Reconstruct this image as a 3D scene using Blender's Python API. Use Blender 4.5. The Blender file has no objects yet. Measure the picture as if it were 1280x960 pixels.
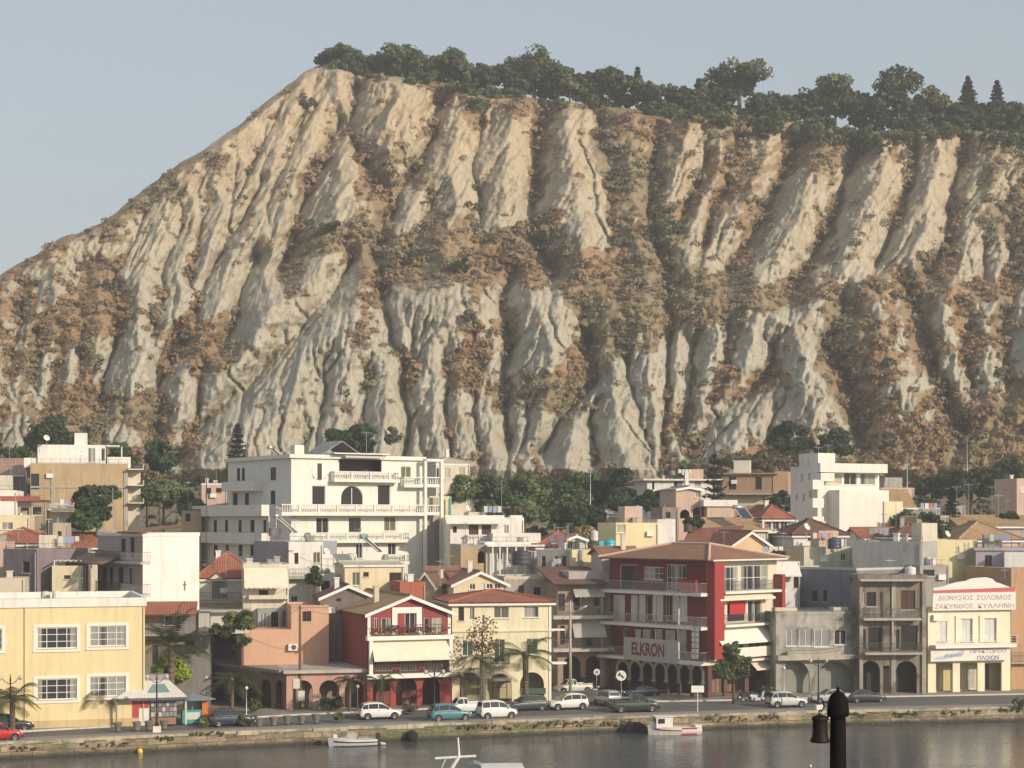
import bpy, math, random
import numpy as np
from mathutils import Vector, Matrix
S=bpy.context.scene; COL=S.collection
F=2180.0; H=18.6; HY=650.0; ZQ=1.2
R=math.radians
rnd=random.Random(7); HAZE=.00045
def at(px,py,Y): return Vector(((px-640)/F*Y,Y,H-(py-HY)/F*Y))
def zat(py,Y): return H-(py-HY)/F*Y
def xat(px,Y): return (px-640)/F*Y
def gY(py,z=ZQ): return (H-z)*F/(py-HY)
# ------------------------------------------------------------------ camera, world, sun
cam=bpy.data.objects.new('camera',bpy.data.cameras.new('camera')); COL.objects.link(cam); S.camera=cam
cam.location=(0,0,H); cam.rotation_euler=(R(90),0,0)
cam.data.sensor_width=36; cam.data.lens=36*F/1280; cam.data.shift_y=170/1280
cam.data.clip_start=.5; cam.data.clip_end=9000
SUN_AZ,SUN_EL=50,22           # degrees to the right of straight-behind the camera, and above the horizon
sd=Vector((math.sin(R(SUN_AZ))*math.cos(R(SUN_EL)),-math.cos(R(SUN_AZ))*math.cos(R(SUN_EL)),math.sin(R(SUN_EL))))
sl=bpy.data.lights.new('sun','SUN'); sl.energy=4.3; sl.angle=R(.6); sl.color=(1,.865,.695)
so=bpy.data.objects.new('sun',sl); COL.objects.link(so); so.rotation_euler=sd.to_track_quat('Z','Y').to_euler(); so.location=(120,-80,120)
W=bpy.data.worlds.new('World'); S.world=W; W.use_nodes=True
nt=W.node_tree; bg=nt.nodes['Background']; sky=nt.nodes.new('ShaderNodeTexSky')
sky.sky_type='NISHITA'; sky.sun_disc=False; sky.sun_elevation=R(SUN_EL); sky.sun_rotation=R(180-SUN_AZ)
sky.air_density=1.4; sky.dust_density=2.2; sky.ozone_density=1.5; sky.altitude=10
hs=nt.nodes.new('ShaderNodeHueSaturation'); hs.inputs['Saturation'].default_value=.72; nt.links.new(sky.outputs[0],hs.inputs['Color']); mxs=nt.nodes.new('ShaderNodeMix'); mxs.data_type='RGBA'; mxs.inputs[0].default_value=.6; mxs.inputs[7].default_value=(2.4,2.75,3.15,1); nt.links.new(hs.outputs[0],mxs.inputs[6]); nt.links.new(mxs.outputs[2],bg.inputs[0]); bg.inputs[1].default_value=.15
S.view_settings.view_transform='Standard'; S.view_settings.look='None'; S.view_settings.exposure=.2; S.view_settings.gamma=1
S.view_settings.use_curve_mapping=False
# ------------------------------------------------------------------ materials
MC={}
def lin(c): return tuple(((x/255+.055)/1.055)**2.4 if x>10 else x/255/12.92 for x in c)
class NB:
    def __init__(s,name):
        s.m=bpy.data.materials.new(name); s.m.use_nodes=True; s.t=s.m.node_tree; s.b=s.t.nodes['Principled BSDF']
    def n(s,typ,**k):
        q=s.t.nodes.new('ShaderNode'+typ)
        for a,v in k.items():
            if a in('ins',):
                for i,w in v.items(): q.inputs[i].default_value=w
            else: setattr(q,a,v)
        return q
    def l(s,a,b): s.t.links.new(a,b)
    def coord(s,kind='Object'):
        return s.n('TexCoord').outputs[kind]
    def noise(s,vec,scale,detail=4,rough=.6,stretch=None):
        if stretch:
            mp=s.n('Mapping'); mp.inputs['Scale'].default_value=stretch; s.l(vec,mp.inputs[0]); vec=mp.outputs[0]
        q=s.n('TexNoise'); q.inputs['Scale'].default_value=scale; q.inputs['Detail'].default_value=detail; q.inputs['Roughness'].default_value=rough
        s.l(vec,q.inputs['Vector']); return q.outputs['Fac']
    def ramp(s,fac,stops):
        q=s.n('ValToRGB'); e=q.color_ramp.elements
        while len(e)<len(stops): e.new(.5)
        for i,(p,c) in enumerate(stops):
            e[i].position=p; e[i].color=(*c,1) if len(c)==3 else c
        s.l(fac,q.inputs[0]); return q.outputs[0]
    def mix(s,fac,a,b,blend='MIX'):
        q=s.n('Mix',data_type='RGBA',blend_type=blend)
        for v,i in((fac,0),(a,6),(b,7)):
            if hasattr(v,'links'): s.l(v,q.inputs[i])
            elif i==0: q.inputs[0].default_value=v
            else: q.inputs[i].default_value=(*v,1)
        return q.outputs[2]
    def math(s,op,a,b=0):
        q=s.n('Math',operation=op)
        for v,i in((a,0),(b,1)):
            if hasattr(v,'links'): s.l(v,q.inputs[i])
            else: q.inputs[i].default_value=v
        return q.outputs[0]
    def bump(s,h,dist=.02,strength=1):
        q=s.n('Bump'); q.inputs['Distance'].default_value=dist; q.inputs['Strength'].default_value=strength
        s.l(h,q.inputs['Height']); s.l(q.outputs[0],s.b.inputs['Normal'])
    def col(s,c):
        if hasattr(c,'links'): s.l(c,s.b.inputs['Base Color'])
        else: s.b.inputs['Base Color'].default_value=(*c,1)
    def rough(s,r): s.b.inputs['Roughness'].default_value=r
def dk(c,k): return tuple(x*k for x in c)
def plaster(rgb,dirt=.35,name='plaster'):
    key=('pl',rgb,dirt)
    if key in MC: return MC[key]
    q=NB(name); c=q.coord()
    big=q.noise(c,.35,5,.6); st=q.noise(c,1.0,4,.65,(2.2,2.2,.22)); fi=q.noise(c,6,3,.6)
    k=q.ramp(big,[(.3,dk(rgb,1-.42*dirt)),(.7,rgb)]); md=q.noise(c,2.6,5,.7); k=q.mix(q.math('MULTIPLY',q.ramp(md,[(.5,(0,0,0)),(.75,(1,1,1))]),.3*dirt+.05),k,dk(rgb,.62))
    sm=q.ramp(st,[(.48,(0,0,0)),(.72,(1,1,1))])
    g=sum(rgb)/3
    if dirt>=.7: k=q.mix(q.ramp(q.noise(c,.42,5,.62),[(.5,(0,0,0)),(.62,(.8,.8,.8))]),k,(g*.22,g*.2,g*.18))
    k=q.mix(q.math('MULTIPLY',sm,dirt),k,(g*.5,g*.46,g*.4))
    q.col(k); q.rough(.92); q.bump(fi,.01,.6); MC[key]=q.m; return q.m
def plain(rgb,rough=.6,metal=0,name='paint',coat=0):
    key=('pn',rgb,rough,metal,coat)
    if key in MC: return MC[key]
    q=NB(name); c=q.coord(); f=q.noise(c,3,3)
    q.col(q.ramp(f,[(.3,dk(rgb,.86)),(.7,rgb)])); q.rough(rough); q.b.inputs['Metallic'].default_value=metal
    if coat: q.b.inputs['Coat Weight'].default_value=coat
    MC[key]=q.m; return q.m
def glassy(rgb=(.02,.024,.028),rough=.08):
    key=('gl',rgb,rough)
    if key in MC: return MC[key]
    q=NB('window_glass'); q.col(rgb); q.rough(rough); q.b.inputs['IOR'].default_value=1.5; MC[key]=q.m; return q.m
def curtained(k=0):
    key=('cu',k)
    if key in MC: return MC[key]
    q=NB('curtained_glass'); c=q.coord(); n=q.noise(c,.55,2,.5,(1,1,.02)); f=q.noise(c,3.2,2,.5,(1,1,.03))
    q.col(q.mix(q.ramp(n,[(.44+.08*k,(0,0,0)),(.5+.08*k,(1,1,1))]),(.03,.033,.035),q.ramp(f,[(.3,(.22,.22,.2)),(.7,(.36,.35,.32))]))); q.rough(.12); MC[key]=q.m; return q.m
def tiles(rgb,name='roof_tiles'):
    key=('ti',rgb)
    if key in MC: return MC[key]
    q=NB(name); uv=q.coord('UV'); ob=q.coord()
    w=q.n('TexWave',wave_type='BANDS',bands_direction='X',wave_profile='SIN'); w.inputs['Scale'].default_value=1.25; w.inputs['Distortion'].default_value=.35; w.inputs['Detail'].default_value=1
    q.l(uv,w.inputs[0])
    w2=q.n('TexWave',wave_type='BANDS',bands_direction='Y',wave_profile='SAW'); w2.inputs['Scale'].default_value=.8; q.l(uv,w2.inputs[0])
    n1=q.noise(ob,.5,5,.65); n2=q.noise(ob,3.5,4,.7)
    k=q.ramp(n1,[(.25,dk(rgb,.72)),(.5,rgb),(.78,tuple(min(1,x*1.15+.02) for x in rgb))])
    k=q.mix(q.math('MULTIPLY',q.ramp(n2,[(.5,(0,0,0)),(.7,(1,1,1))]),.5),k,(.16,.12,.085))
    q.col(k); q.rough(.9)
    q.bump(q.math('ADD',w.outputs['Fac'],q.math('MULTIPLY',w2.outputs['Fac'],.35)),.035,1); MC[key]=q.m; return q.m
def slats(rgb,scale=4.2):
    key=('sl',rgb,scale)
    if key in MC: return MC[key]
    q=NB('slatted_paint'); w=q.n('TexWave',wave_type='BANDS',bands_direction='Z',wave_profile='SAW'); w.inputs['Scale'].default_value=scale
    q.l(q.coord(),w.inputs[0]); q.col(q.ramp(q.noise(q.coord(),2,3),[(.3,dk(rgb,.8)),(.7,rgb)])); q.rough(.6); q.bump(w.outputs['Fac'],.03,.9); MC[key]=q.m; return q.m
def fabric(rgb,stripe=None,name='canvas'):
    key=('fa',rgb,stripe)
    if key in MC: return MC[key]
    q=NB(name); n=q.noise(q.coord(),1.2,4); k=q.ramp(n,[(.3,dk(rgb,.85)),(.7,rgb)])
    if stripe:
        w=q.n('TexWave',wave_type='BANDS',bands_direction='X'); w.inputs['Scale'].default_value=1.2; q.l(q.coord('UV'),w.inputs[0])
        k=q.mix(q.ramp(w.outputs['Fac'],[(.45,(0,0,0)),(.55,(1,1,1))]),k,stripe)
    q.col(k); q.rough(.9); q.b.inputs['Transmission Weight'].default_value=0; MC[key]=q.m; return q.m
def leafmat(rgb,name='leaves'):
    key=('lf',rgb)
    if key in MC: return MC[key]
    q=NB(name); a=q.n('Attribute',attribute_name='tint')
    q.col(q.mix(1,rgb,a.outputs['Color'],'MULTIPLY')); q.rough(.75); q.b.inputs['Specular IOR Level'].default_value=.25
    out=q.t.nodes['Material Output']; tr=q.n('BsdfTranslucent'); q.l(q.b.inputs['Base Color'].links[0].from_socket,tr.inputs[0])
    mx=q.n('MixShader'); mx.inputs[0].default_value=.35; q.l(q.b.outputs[0],mx.inputs[1]); q.l(tr.outputs[0],mx.inputs[2]); q.l(mx.outputs[0],out.inputs[0])
    MC[key]=q.m; return q.m
WHITE=(.8,.77,.71); CREAM=(.78,.68,.47)
GLASS=glassy(); GLASS2=glassy((.16,.17,.17),.15); DARK=plain((.025,.022,.02),.9,name='interior_shade')  # DARK: near-black panel painted as the unlit room behind an opening
WFR=plain((.78,.76,.72),.5,name='white_frame'); BROWN=plain((.1,.055,.03),.7,name='brown_wood'); METAL=plain((.12,.12,.12),.5,.6,name='dark_metal')
GALV=plain((.5,.5,.5),.45,.7,name='galvanised'); BLACKM=plain((.012,.011,.01),.55,name='black_paint'); CONC=plaster((.42,.39,.34),.5,'concrete')
# ------------------------------------------------------------------ mesh builder and frames
class Fr:
    def __init__(s,O,th): s.O=Vector(O); s.th=th; s.c=math.cos(R(th)); s.s=math.sin(R(th))
    def P(s,x,y,z): return Vector((s.O.x+x*s.c-y*s.s,s.O.y+x*s.s+y*s.c,s.O.z+z))
    def sh(s,x,y,z,dth=0): return Fr(s.P(x,y,z),s.th+dth)
    def uv(s,px,py=None,c=0):
        O=s.P(0,c,0); k=(px-640)/F; w=(k*O.y-O.x)/(s.c-k*s.s)
        if py is None: return w
        return w,H-(py-HY)/F*(O.y+w*s.s)-O.z
    def zc(s,px,py,c=0): return s.uv(px,py,c)[1]
    def left(s,d): return Fr(s.P(0,d,0),s.th-90)     # the left side wall, running from back to front
    def dto(s,px):                                     # depth at which the left side reaches pixel column px
        k=(px-640)/F; return (s.O.x-k*s.O.y)/(k*s.c+s.s)
WF=Fr((0,0,0),0)
SPLIT={'pilaster','gable','door_handle','column','corner_pier','porch_post','post','window_sill','balcony_post','wheel_arch','bumper','corner_trim','parapet_block','concrete_frame','shutter_leaf'}
class MB:
    def __init__(s): s.v=[];s.f=[];s.m=[];s.u={}
    def poly(s,pts,m=0,uv=None):
        i=len(s.v); s.v+=[tuple(p) for p in pts]; s.f.append(tuple(range(i,i+len(pts)))); s.m.append(m)
        if uv: s.u[len(s.f)-1]=uv
        return s
    def box(s,fr,x0,y0,z0,x1,y1,z1,m=0):
        P=[fr.P(x,y,z) for z in(z0,z1) for y in(y0,y1) for x in(x0,x1)]
        i=len(s.v); s.v+=[tuple(p) for p in P]
        for q in((0,1,5,4),(1,3,7,5),(3,2,6,7),(2,0,4,6),(4,5,7,6),(2,3,1,0)): s.f.append(tuple(i+k for k in q)); s.m.append(m)
        return s
    def ring(s,fr,x0,y0,x1,y1,z0,z1,t,m=0):
        s.box(fr,x0,y0,z0,x1,y0+t,z1,m); s.box(fr,x0,y1-t,z0,x1,y1,z1,m); s.box(fr,x0,y0+t,z0,x0+t,y1-t,z1,m); s.box(fr,x1-t,y0+t,z0,x1,y1-t,z1,m); return s
    def tube(s,a,b,r0,r1=None,n=8,m=0,cap=True):
        a=Vector(a);b=Vector(b); r1=r0 if r1 is None else r1; d=(b-a)
        if d.length<1e-6: return s
        d.normalize(); x=d.orthogonal().normalized(); y=d.cross(x); i=len(s.v)
        for p,r in((a,r0),(b,r1)):
            for k in range(n):
                t=2*math.pi*k/n; s.v.append(tuple(p+x*(r*math.cos(t))+y*(r*math.sin(t))))
        for k in range(n): s.f.append((i+k,i+(k+1)%n,i+n+(k+1)%n,i+n+k)); s.m.append(m)
        if cap:
            s.f.append(tuple(i+n+k for k in range(n))); s.m.append(m); s.f.append(tuple(i+n-1-k for k in range(n))); s.m.append(m)
        return s
    def path(s,pts,r,n=6,m=0):
        for a,b in zip(pts,pts[1:]): s.tube(a,b,r if not isinstance(r,(list,tuple)) else r[0],None,n,m)
        return s
    def lathe(s,c,prof,n=12,m=0,sq=(1,1)):
        i=len(s.v); c=Vector(c)
        for r,z in prof:
            for k in range(n):
                t=2*math.pi*k/n; s.v.append((c.x+r*math.cos(t)*sq[0],c.y+r*math.sin(t)*sq[1],c.z+z))
        for j in range(len(prof)-1):
            for k in range(n): s.f.append((i+j*n+k,i+j*n+(k+1)%n,i+(j+1)*n+(k+1)%n,i+(j+1)*n+k)); s.m.append(m)
        s.f.append(tuple(i+(len(prof)-1)*n+k for k in range(n))); s.m.append(m); s.f.append(tuple(i+n-1-k for k in range(n))); s.m.append(m)
        return s
    def extr(s,fr,pts,y0,y1,m=0):                      # polygon in local x,z extruded along local y
        n=len(pts); a=[fr.P(x,y0,z) for x,z in pts]; b=[fr.P(x,y1,z) for x,z in pts]
        s.poly(a,m); s.poly(b[::-1],m)
        for k in range(n): s.poly([a[k],b[k],b[(k+1)%n],a[(k+1)%n]],m)
        return s
    def slab(s,pts,t=.12,m=0):                         # thick sloping sheet; first edge is the eave
        p=[Vector(q) for q in pts]; e=(p[1]-p[0]).normalized(); nr=(p[1]-p[0]).cross(p[-1]-p[0]).normalized()
        if nr.z<0: nr=-nr
        up=nr.cross(e); uv=[((q-p[0]).dot(e),(q-p[0]).dot(up)) for q in p]
        s.poly(p,m,uv); lo=[q-nr*t for q in p]; s.poly(lo[::-1],m,uv[::-1])
        for k in range(len(p)): s.poly([p[k],lo[k],lo[(k+1)%len(p)],p[(k+1)%len(p)]],m)
        return s
    def grid(s,rows,m=0,close=False):                  # rows of points, lofted
        i=len(s.v); n=len(rows[0])
        for r in rows: s.v+=[tuple(p) for p in r]
        for j in range(len(rows)-1):
            for k in range(n if close else n-1): s.f.append((i+j*n+k,i+j*n+(k+1)%n,i+(j+1)*n+(k+1)%n,i+(j+1)*n+k)); s.m.append(m)
        return s
    def build(s,name,mats,parent=None,smooth=False,**k):
        if name in SPLIT and parent and len(s.f)>1:      # every separate piece becomes an object of its own
            par=list(range(len(s.v)))
            def fd(a):
                while par[a]!=a: par[a]=par[par[a]]; a=par[a]
                return a
            for f in s.f:
                for a in f[1:]: par[fd(a)]=fd(f[0])
            gr={}
            for i,f in enumerate(s.f): gr.setdefault(fd(f[0]),[]).append(i)
            if len(gr)>1:
                for ids in gr.values():
                    q=MB(); 
                    for i in ids:
                        b=len(q.v); q.v+=[s.v[a] for a in s.f[i]]; q.f.append(tuple(range(b,b+len(s.f[i])))); q.m.append(s.m[i])
                    last=q.build1(name,mats,parent,smooth)
                return last
        return s.build1(name,mats,parent,smooth)
    def build1(s,name,mats,parent=None,smooth=False):
        me=bpy.data.meshes.new(name); o0=Vector(parent['_w']) if parent else Vector((0,0,0))
        me.from_pydata([(v[0]-o0.x,v[1]-o0.y,v[2]-o0.z) for v in s.v],[],s.f)
        for m in (mats if isinstance(mats,(list,tuple)) else [mats]): me.materials.append(m)
        if any(s.m): me.polygons.foreach_set('material_index',s.m)
        if smooth: me.polygons.foreach_set('use_smooth',[True]*len(s.f))
        if s.u:
            L=me.uv_layers.new(name='UVMap')
            for fi,uv in s.u.items():
                st=me.polygons[fi].loop_start
                for q,c in enumerate(uv): L.data[st+q].uv=c
        return link(name,me,parent,o0)
def link(name,me,parent=None,o0=Vector((0,0,0))):
    o=bpy.data.objects.new(name,me); COL.objects.link(o); o['_w']=tuple(o0)
    if parent: o.parent=parent
    return o
def thing(name,label,cat,loc,group=None,kind=None,rz=0):
    o=bpy.data.objects.new(name,None); COL.objects.link(o); o.location=loc; o.rotation_euler=(0,0,rz); o['_w']=tuple(loc)
    o.empty_display_size=.5
    return tag(o,label,cat,group,kind)
def tag(o,label=None,cat=None,group=None,kind=None):
    if label: o['label']=label
    if cat: o['category']=cat
    if group: o['group']=group
    if kind: o['kind']=kind
    return o
def npmesh(name,V,Q,mats,tint=None,parent=None,smooth=False,origin=(0,0,0)):
    V=np.asarray(V,np.float32)-np.asarray(origin,np.float32); Q=np.asarray(Q,np.int32); me=bpy.data.meshes.new(name); k=Q.shape[1]
    me.vertices.add(len(V)); me.vertices.foreach_set('co',V.ravel()); me.loops.add(Q.size); me.loops.foreach_set('vertex_index',Q.ravel())
    me.polygons.add(len(Q)); me.polygons.foreach_set('loop_start',np.arange(0,Q.size,k,dtype=np.int32)); me.update(calc_edges=True)
    if smooth: me.polygons.foreach_set('use_smooth',np.ones(len(Q),bool))
    for m in mats: me.materials.append(m)
    if tint is not None:
        a=me.color_attributes.new('tint','FLOAT_COLOR','POINT'); a.data.foreach_set('color',np.concatenate([tint,np.ones((len(V),1))],1).astype(np.float32).ravel())
    me.validate(); return link(name,me,parent,Vector(origin))
def text_mesh(txt,fr,x0,z0,x1,z1,y,mat,parent,name='lettering',depth=.02,bold=0,shear=0):
    cu=bpy.data.curves.new('t','FONT'); cu.body=txt; cu.extrude=0; cu.offset=bold; cu.shear=shear; cu.resolution_u=3
    o=bpy.data.objects.new('t',cu); COL.objects.link(o); bpy.context.view_layer.update()
    me=bpy.data.meshes.new_from_object(o.evaluated_get(bpy.context.evaluated_depsgraph_get())); bpy.data.objects.remove(o)
    co=[v.co.copy() for v in me.vertices]; fs=[tuple(p.vertices) for p in me.polygons]
    ax=min(c.x for c in co);bx=max(c.x for c in co);az=min(c.y for c in co);bz=max(c.y for c in co)
    mb=MB(); mb.v=[tuple(fr.P(x0+(c.x-ax)/(bx-ax)*(x1-x0),y,z0+(c.y-az)/(bz-az)*(z1-z0))) for c in co]; mb.f=fs; mb.m=[0]*len(fs)
    return mb.build(name,mat,parent)
# ------------------------------------------------------------------ building kit
def lab(o,t):
    if t: o['label']=t
    return o
SH_GREEN=slats((.05,.13,.09)); SH_GREY=slats((.34,.34,.33)); SH_WHITE=slats((.82,.82,.8)); SH_BROWN=slats((.12,.07,.045)); SH_CREAM=slats((.6,.52,.36)); SH_OLIVE=slats((.16,.17,.11))
SILL=plaster((.6,.56,.5),.4,'sill_stone'); DOORB=plain((.16,.1,.07),.6,name='door_wood'); DOORR=plain((.2,.07,.045),.6,name='door_wood_red')
#            frame,  pane,   mullion columns, rows, kind
ST={'w':(WFR,GLASS,2,1),'w4':(WFR,curtained(),4,3),'w1':(WFR,GLASS,1,1),'w2':(WFR,GLASS,2,2),'c':(WFR,curtained(),2,1),'c4':(WFR,curtained(),4,2),'d':(BROWN,DARK,1,1),'dw':(WFR,DARK,1,1),'dw2':(WFR,DARK,2,1),
    'b':(BROWN,GLASS,2,1),'sg':(WFR,SH_GREEN,2,1),'sr':(WFR,SH_GREY,2,1),'sr1':(WFR,SH_GREY,1,1),'sw':(WFR,SH_WHITE,2,1),'sb':(BROWN,SH_BROWN,2,1),'so':(WFR,SH_OLIVE,2,1),'sc':(WFR,SH_CREAM,2,1),'db':(BROWN,DOORB,1,1),'dr':(BROWN,DOORR,2,1),'dg':(METAL,GLASS2,2,2)}
def window(parent,fr,x0,z0,x1,z1,style,y=0,arch=False,label=None):
    fm,pm,nx,nz=ST[style]; t=.055 if (x1-x0)<1.4 else .07; a=y+.07; b=y+.15
    nm='door' if style in('db','dr','d','dw','dw2') and (z1-z0)>1.75 else ('shutter_window' if style[0]=='s' else 'window')
    mb=MB()
    if arch:
        c=(x0+x1)/2; r=(x1-x0)/2; rise=min(r,z1-z0); zs=z1-rise; N=12
        pt=[(c+r*math.cos(math.pi*k/N),zs+rise*math.sin(math.pi*k/N)) for k in range(N+1)]; q=[(c+(r-t)*math.cos(math.pi*k/N),zs+(rise-t)*math.sin(math.pi*k/N)) for k in range(N+1)]
        for k in range(N):
            for yy in(a,): mb.poly([fr.P(pt[k][0],yy,pt[k][1]),fr.P(pt[k+1][0],yy,pt[k+1][1]),fr.P(q[k+1][0],yy,q[k+1][1]),fr.P(q[k][0],yy,q[k][1])])
        for xx in(x0,x1-t): mb.box(fr,xx,a,z0,xx+t,b,zs)
        for k in range(1,nx): mb.box(fr,x0+(x1-x0)*k/nx-t/2,a,z0,x0+(x1-x0)*k/nx+t/2,b,zs+rise*.8)
        P=MB().poly([fr.P(x0,b-.02,z0),fr.P(x1,b-.02,z0)]+[fr.P(u,b-.02,v) for u,v in pt])
    else:
        mb.box(fr,x0,a,z0,x0+t,b,z1); mb.box(fr,x1-t,a,z0,x1,b,z1); mb.box(fr,x0+t,a,z0,x1-t,b,z0+t); mb.box(fr,x0+t,a,z1-t,x1-t,b,z1)
        for k in range(1,nx): u=x0+(x1-x0)*k/nx; mb.box(fr,u-t*.4,a+.01,z0+t,u+t*.4,b-.01,z1-t)
        for k in range(1,nz): u=z0+(z1-z0)*k/nz; mb.box(fr,x0+t,a+.02,u-t*.35,x1-t,b-.022,u+t*.35)
        P=MB().box(fr,x0+t*.8,b-.03,z0+t*.8,x1-t*.8,b-.004,z1-t*.8)
    o=lab(mb.build(nm,fm,parent),label)
    if nm!='door' and x1-x0>.5 and not arch: MB().box(fr,x0-.08,y-.09,z0-.09,x1+.08,y-.004,z0-.004).build('sill',SILL,o)
    P.build('leaf' if nm=='door' else ('shutter' if style[0]=='s' else 'pane'),pm,o)  # DARK styles get a flat panel coloured like the shade inside
    return o
class Bld:
    def __init__(s,name,label,px0,Y,th,zb=None,px1=None,ybase=None,cat='building',group=None,w=None):
        x=xat(px0,Y); zb=gz(x,Y)-.05 if zb is None else zb
        s.fr=Fr((x,Y,zb),th); s.w=w if w else s.fr.uv(px1)
        s.t=thing(name,label,cat,(x,Y,zb),group)
    def z(s,px,py,c=0): return s.fr.zc(px,py,c)
    def rect(s,fr,r): (a,b)=fr.uv(r[0],r[3]); (c,d)=fr.uv(r[2],r[1]); return a,min(b,d),c,max(b,d)
    def facade(s,mb,fr,w,z0,z1,ops,rev=.2,m=0,zcut=None):
        rs=[]
        for op in ops:
            st=op[0]; a,b,c,d=s.rect(fr,op[1:5]); b=max(b,z0+.02); a=max(a,.05); c=min(c,w-.05)
            if len(op)>5 and op[5]=='base': b=z0
            if d>z1-.05: d=z1-.05
            if c-a<.15 or d-b<.15: continue
            rs.append((a,b,c,d,st))
        xs=sorted({0,w}|{r[0] for r in rs}|{r[2] for r in rs}); zs=sorted({z0,z1}|({zcut} if zcut else set())|{r[1] for r in rs}|{r[3] for r in rs})
        for i in range(len(xs)-1):
            for j in range(len(zs)-1):
                cx=(xs[i]+xs[i+1])/2; cz=(zs[j]+zs[j+1])/2
                if xs[i+1]-xs[i]<1e-4 or zs[j+1]-zs[j]<1e-4: continue
                if any(r[0]<cx<r[2] and r[1]<cz<r[3] for r in rs): continue
                mb.poly([fr.P(xs[i],0,zs[j]),fr.P(xs[i+1],0,zs[j]),fr.P(xs[i+1],0,zs[j+1]),fr.P(xs[i],0,zs[j+1])],1 if zcut and zs[j+1]<=zcut+.001 else m)
        for a,b,c,d,st in rs:
            mo=m; m=1 if zcut and b<zcut else m
            ar=st.startswith('a:') or st=='arch'
            if st=='hole' : rv=rev
            rv=rev
            if ar:
                cc=(a+c)/2; r=(c-a)/2; rise=min(r,d-b); zz=d-rise; N=12
                pt=[(cc+r*math.cos(math.pi*k/N),zz+rise*math.sin(math.pi*k/N)) for k in range(N+1)]
                for k in range(N):
                    cn=(c,d) if k<N/2 else (a,d)
                    mb.poly([fr.P(cn[0],0,cn[1]),fr.P(pt[k+1][0],0,pt[k+1][1]),fr.P(pt[k][0],0,pt[k][1])],m)
                    mb.poly([fr.P(pt[k][0],0,pt[k][1]),fr.P(pt[k+1][0],0,pt[k+1][1]),fr.P(pt[k+1][0],rv,pt[k+1][1]),fr.P(pt[k][0],rv,pt[k][1])],m)
                for xx in(a,c): mb.poly([fr.P(xx,0,b),fr.P(xx,rv,b),fr.P(xx,rv,zz),fr.P(xx,0,zz)],m)
            else:
                for xx in(a,c): mb.poly([fr.P(xx,0,b),fr.P(xx,rv,b),fr.P(xx,rv,d),fr.P(xx,0,d)],m)
                mb.poly([fr.P(a,0,d),fr.P(c,0,d),fr.P(c,rv,d),fr.P(a,rv,d)],m)
            mb.poly([fr.P(a,0,b),fr.P(c,0,b),fr.P(c,rv,b),fr.P(a,rv,b)],m)
            m=mo
            if st in('arch','hole'): continue
            window(s.t,fr,a,b,c,d,st[2:] if ar else st,0,ar)
    def body(s,d,z0,z1,mat,front=(),left=(),w=None,x0=0,roof=True,right=(),fr=None,name='wall',label=None,back=True,lm=None):
        fr=fr or s.fr; w=w or s.w; f2=fr.sh(x0,0,0) if x0 else fr
        mb=MB(); s.facade(mb,f2,w,z0,z1,front)
        L=f2.left(d); s.facade(mb,L,d,z0,z1,left,m=1 if lm else 0)
        Rr=Fr(f2.P(w,0,0),f2.th+90); s.facade(mb,Rr,d,z0,z1,right)
        if back: mb.poly([f2.P(w,d,z0),f2.P(0,d,z0),f2.P(0,d,z1),f2.P(w,d,z1)])
        if roof: mb.poly([f2.P(.0,.0,z1),f2.P(w,0,z1),f2.P(w,d,z1),f2.P(0,d,z1)])
        s.d=d; s.z1=z1; s.L=L
        return lab(mb.build(name,[mat,lm] if lm else mat,s.t),label)
    def flat(s,d,z,mat,par=.35,o=.0,t=.18,w=None,x0=0,name='parapet',slab=None,fr=None):
        fr=fr or s.fr; w=w or s.w; mb=MB()
        mb.ring(fr,x0-o,-o,x0+w+o,d+o,z-.1 if o>0 else z+.003,z+par,t)
        s.p(mb,name,mat)
        s.p(MB().box(fr,x0-o+t+.003,-o+t+.003,z+.012,x0+w+o-t-.003,d+o-t-.003,z+.06),'roof',slab or CONC)
    def cornice(s,z,mat,o=.12,h=.22,d=None,w=None,x0=0,name='cornice',fr=None):
        d=d or s.d; w=w or s.w; s.p(MB().ring(fr or s.fr,x0-o,-o,x0+w+o,d+o,z,z+h,o-.004),name,mat)
    def p(s,mb,name,mat,label=None,parent=None,smooth=False): return lab(mb.build(name,mat,parent or s.t,smooth),label)
    def hip(s,d,z,rise,mat,o=.4,w=None,x0=0,y0=0,ridge=None,t=.14,label=None,trim=True):
        fr=s.fr; w=w or s.w; a,b,c,e=x0-o,y0-o,x0+w+o,y0+d+o; mb=MB(); W_=c-a; D_=e-b
        if W_>=D_: p1=(a+D_/2,(b+e)/2); p2=(c-D_/2,(b+e)/2)
        else: p1=((a+c)/2,b+W_/2); p2=((a+c)/2,e-W_/2)
        A,B_,C_,D2=fr.P(a,b,z),fr.P(c,b,z),fr.P(c,e,z),fr.P(a,e,z); P1,P2=fr.P(*p1,z+rise),fr.P(*p2,z+rise)
        if W_>=D_: fs=[[A,B_,P2,P1],[B_,C_,P2],[C_,D2,P1,P2],[D2,A,P1]]
        else: fs=[[A,B_,P1],[B_,C_,P2,P1],[C_,D2,P2],[D2,A,P1,P2]]
        for q in fs: mb.slab(q,t)
        r=s.p(mb,'roof',mat,label); rb=MB(); up=Vector((0,0,.03))
        if (P1-P2).length>.05: rb.tube(P1+up,P2+up,.13,n=6)
        for q,pp in((A,P1),(D2,P1),(B_,P2 if W_>=D_ else P1),(C_,P2)): rb.tube(q+up,pp+up,.11,n=6)
        s.p(rb,'ridge_tiles',mat,None,r)
        if trim: s.p(MB().ring(fr,a+.06,b+.06,c-.06,e-.06,z-.36,z-.16,.12),'eave_board',WFR)
        return r
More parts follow.
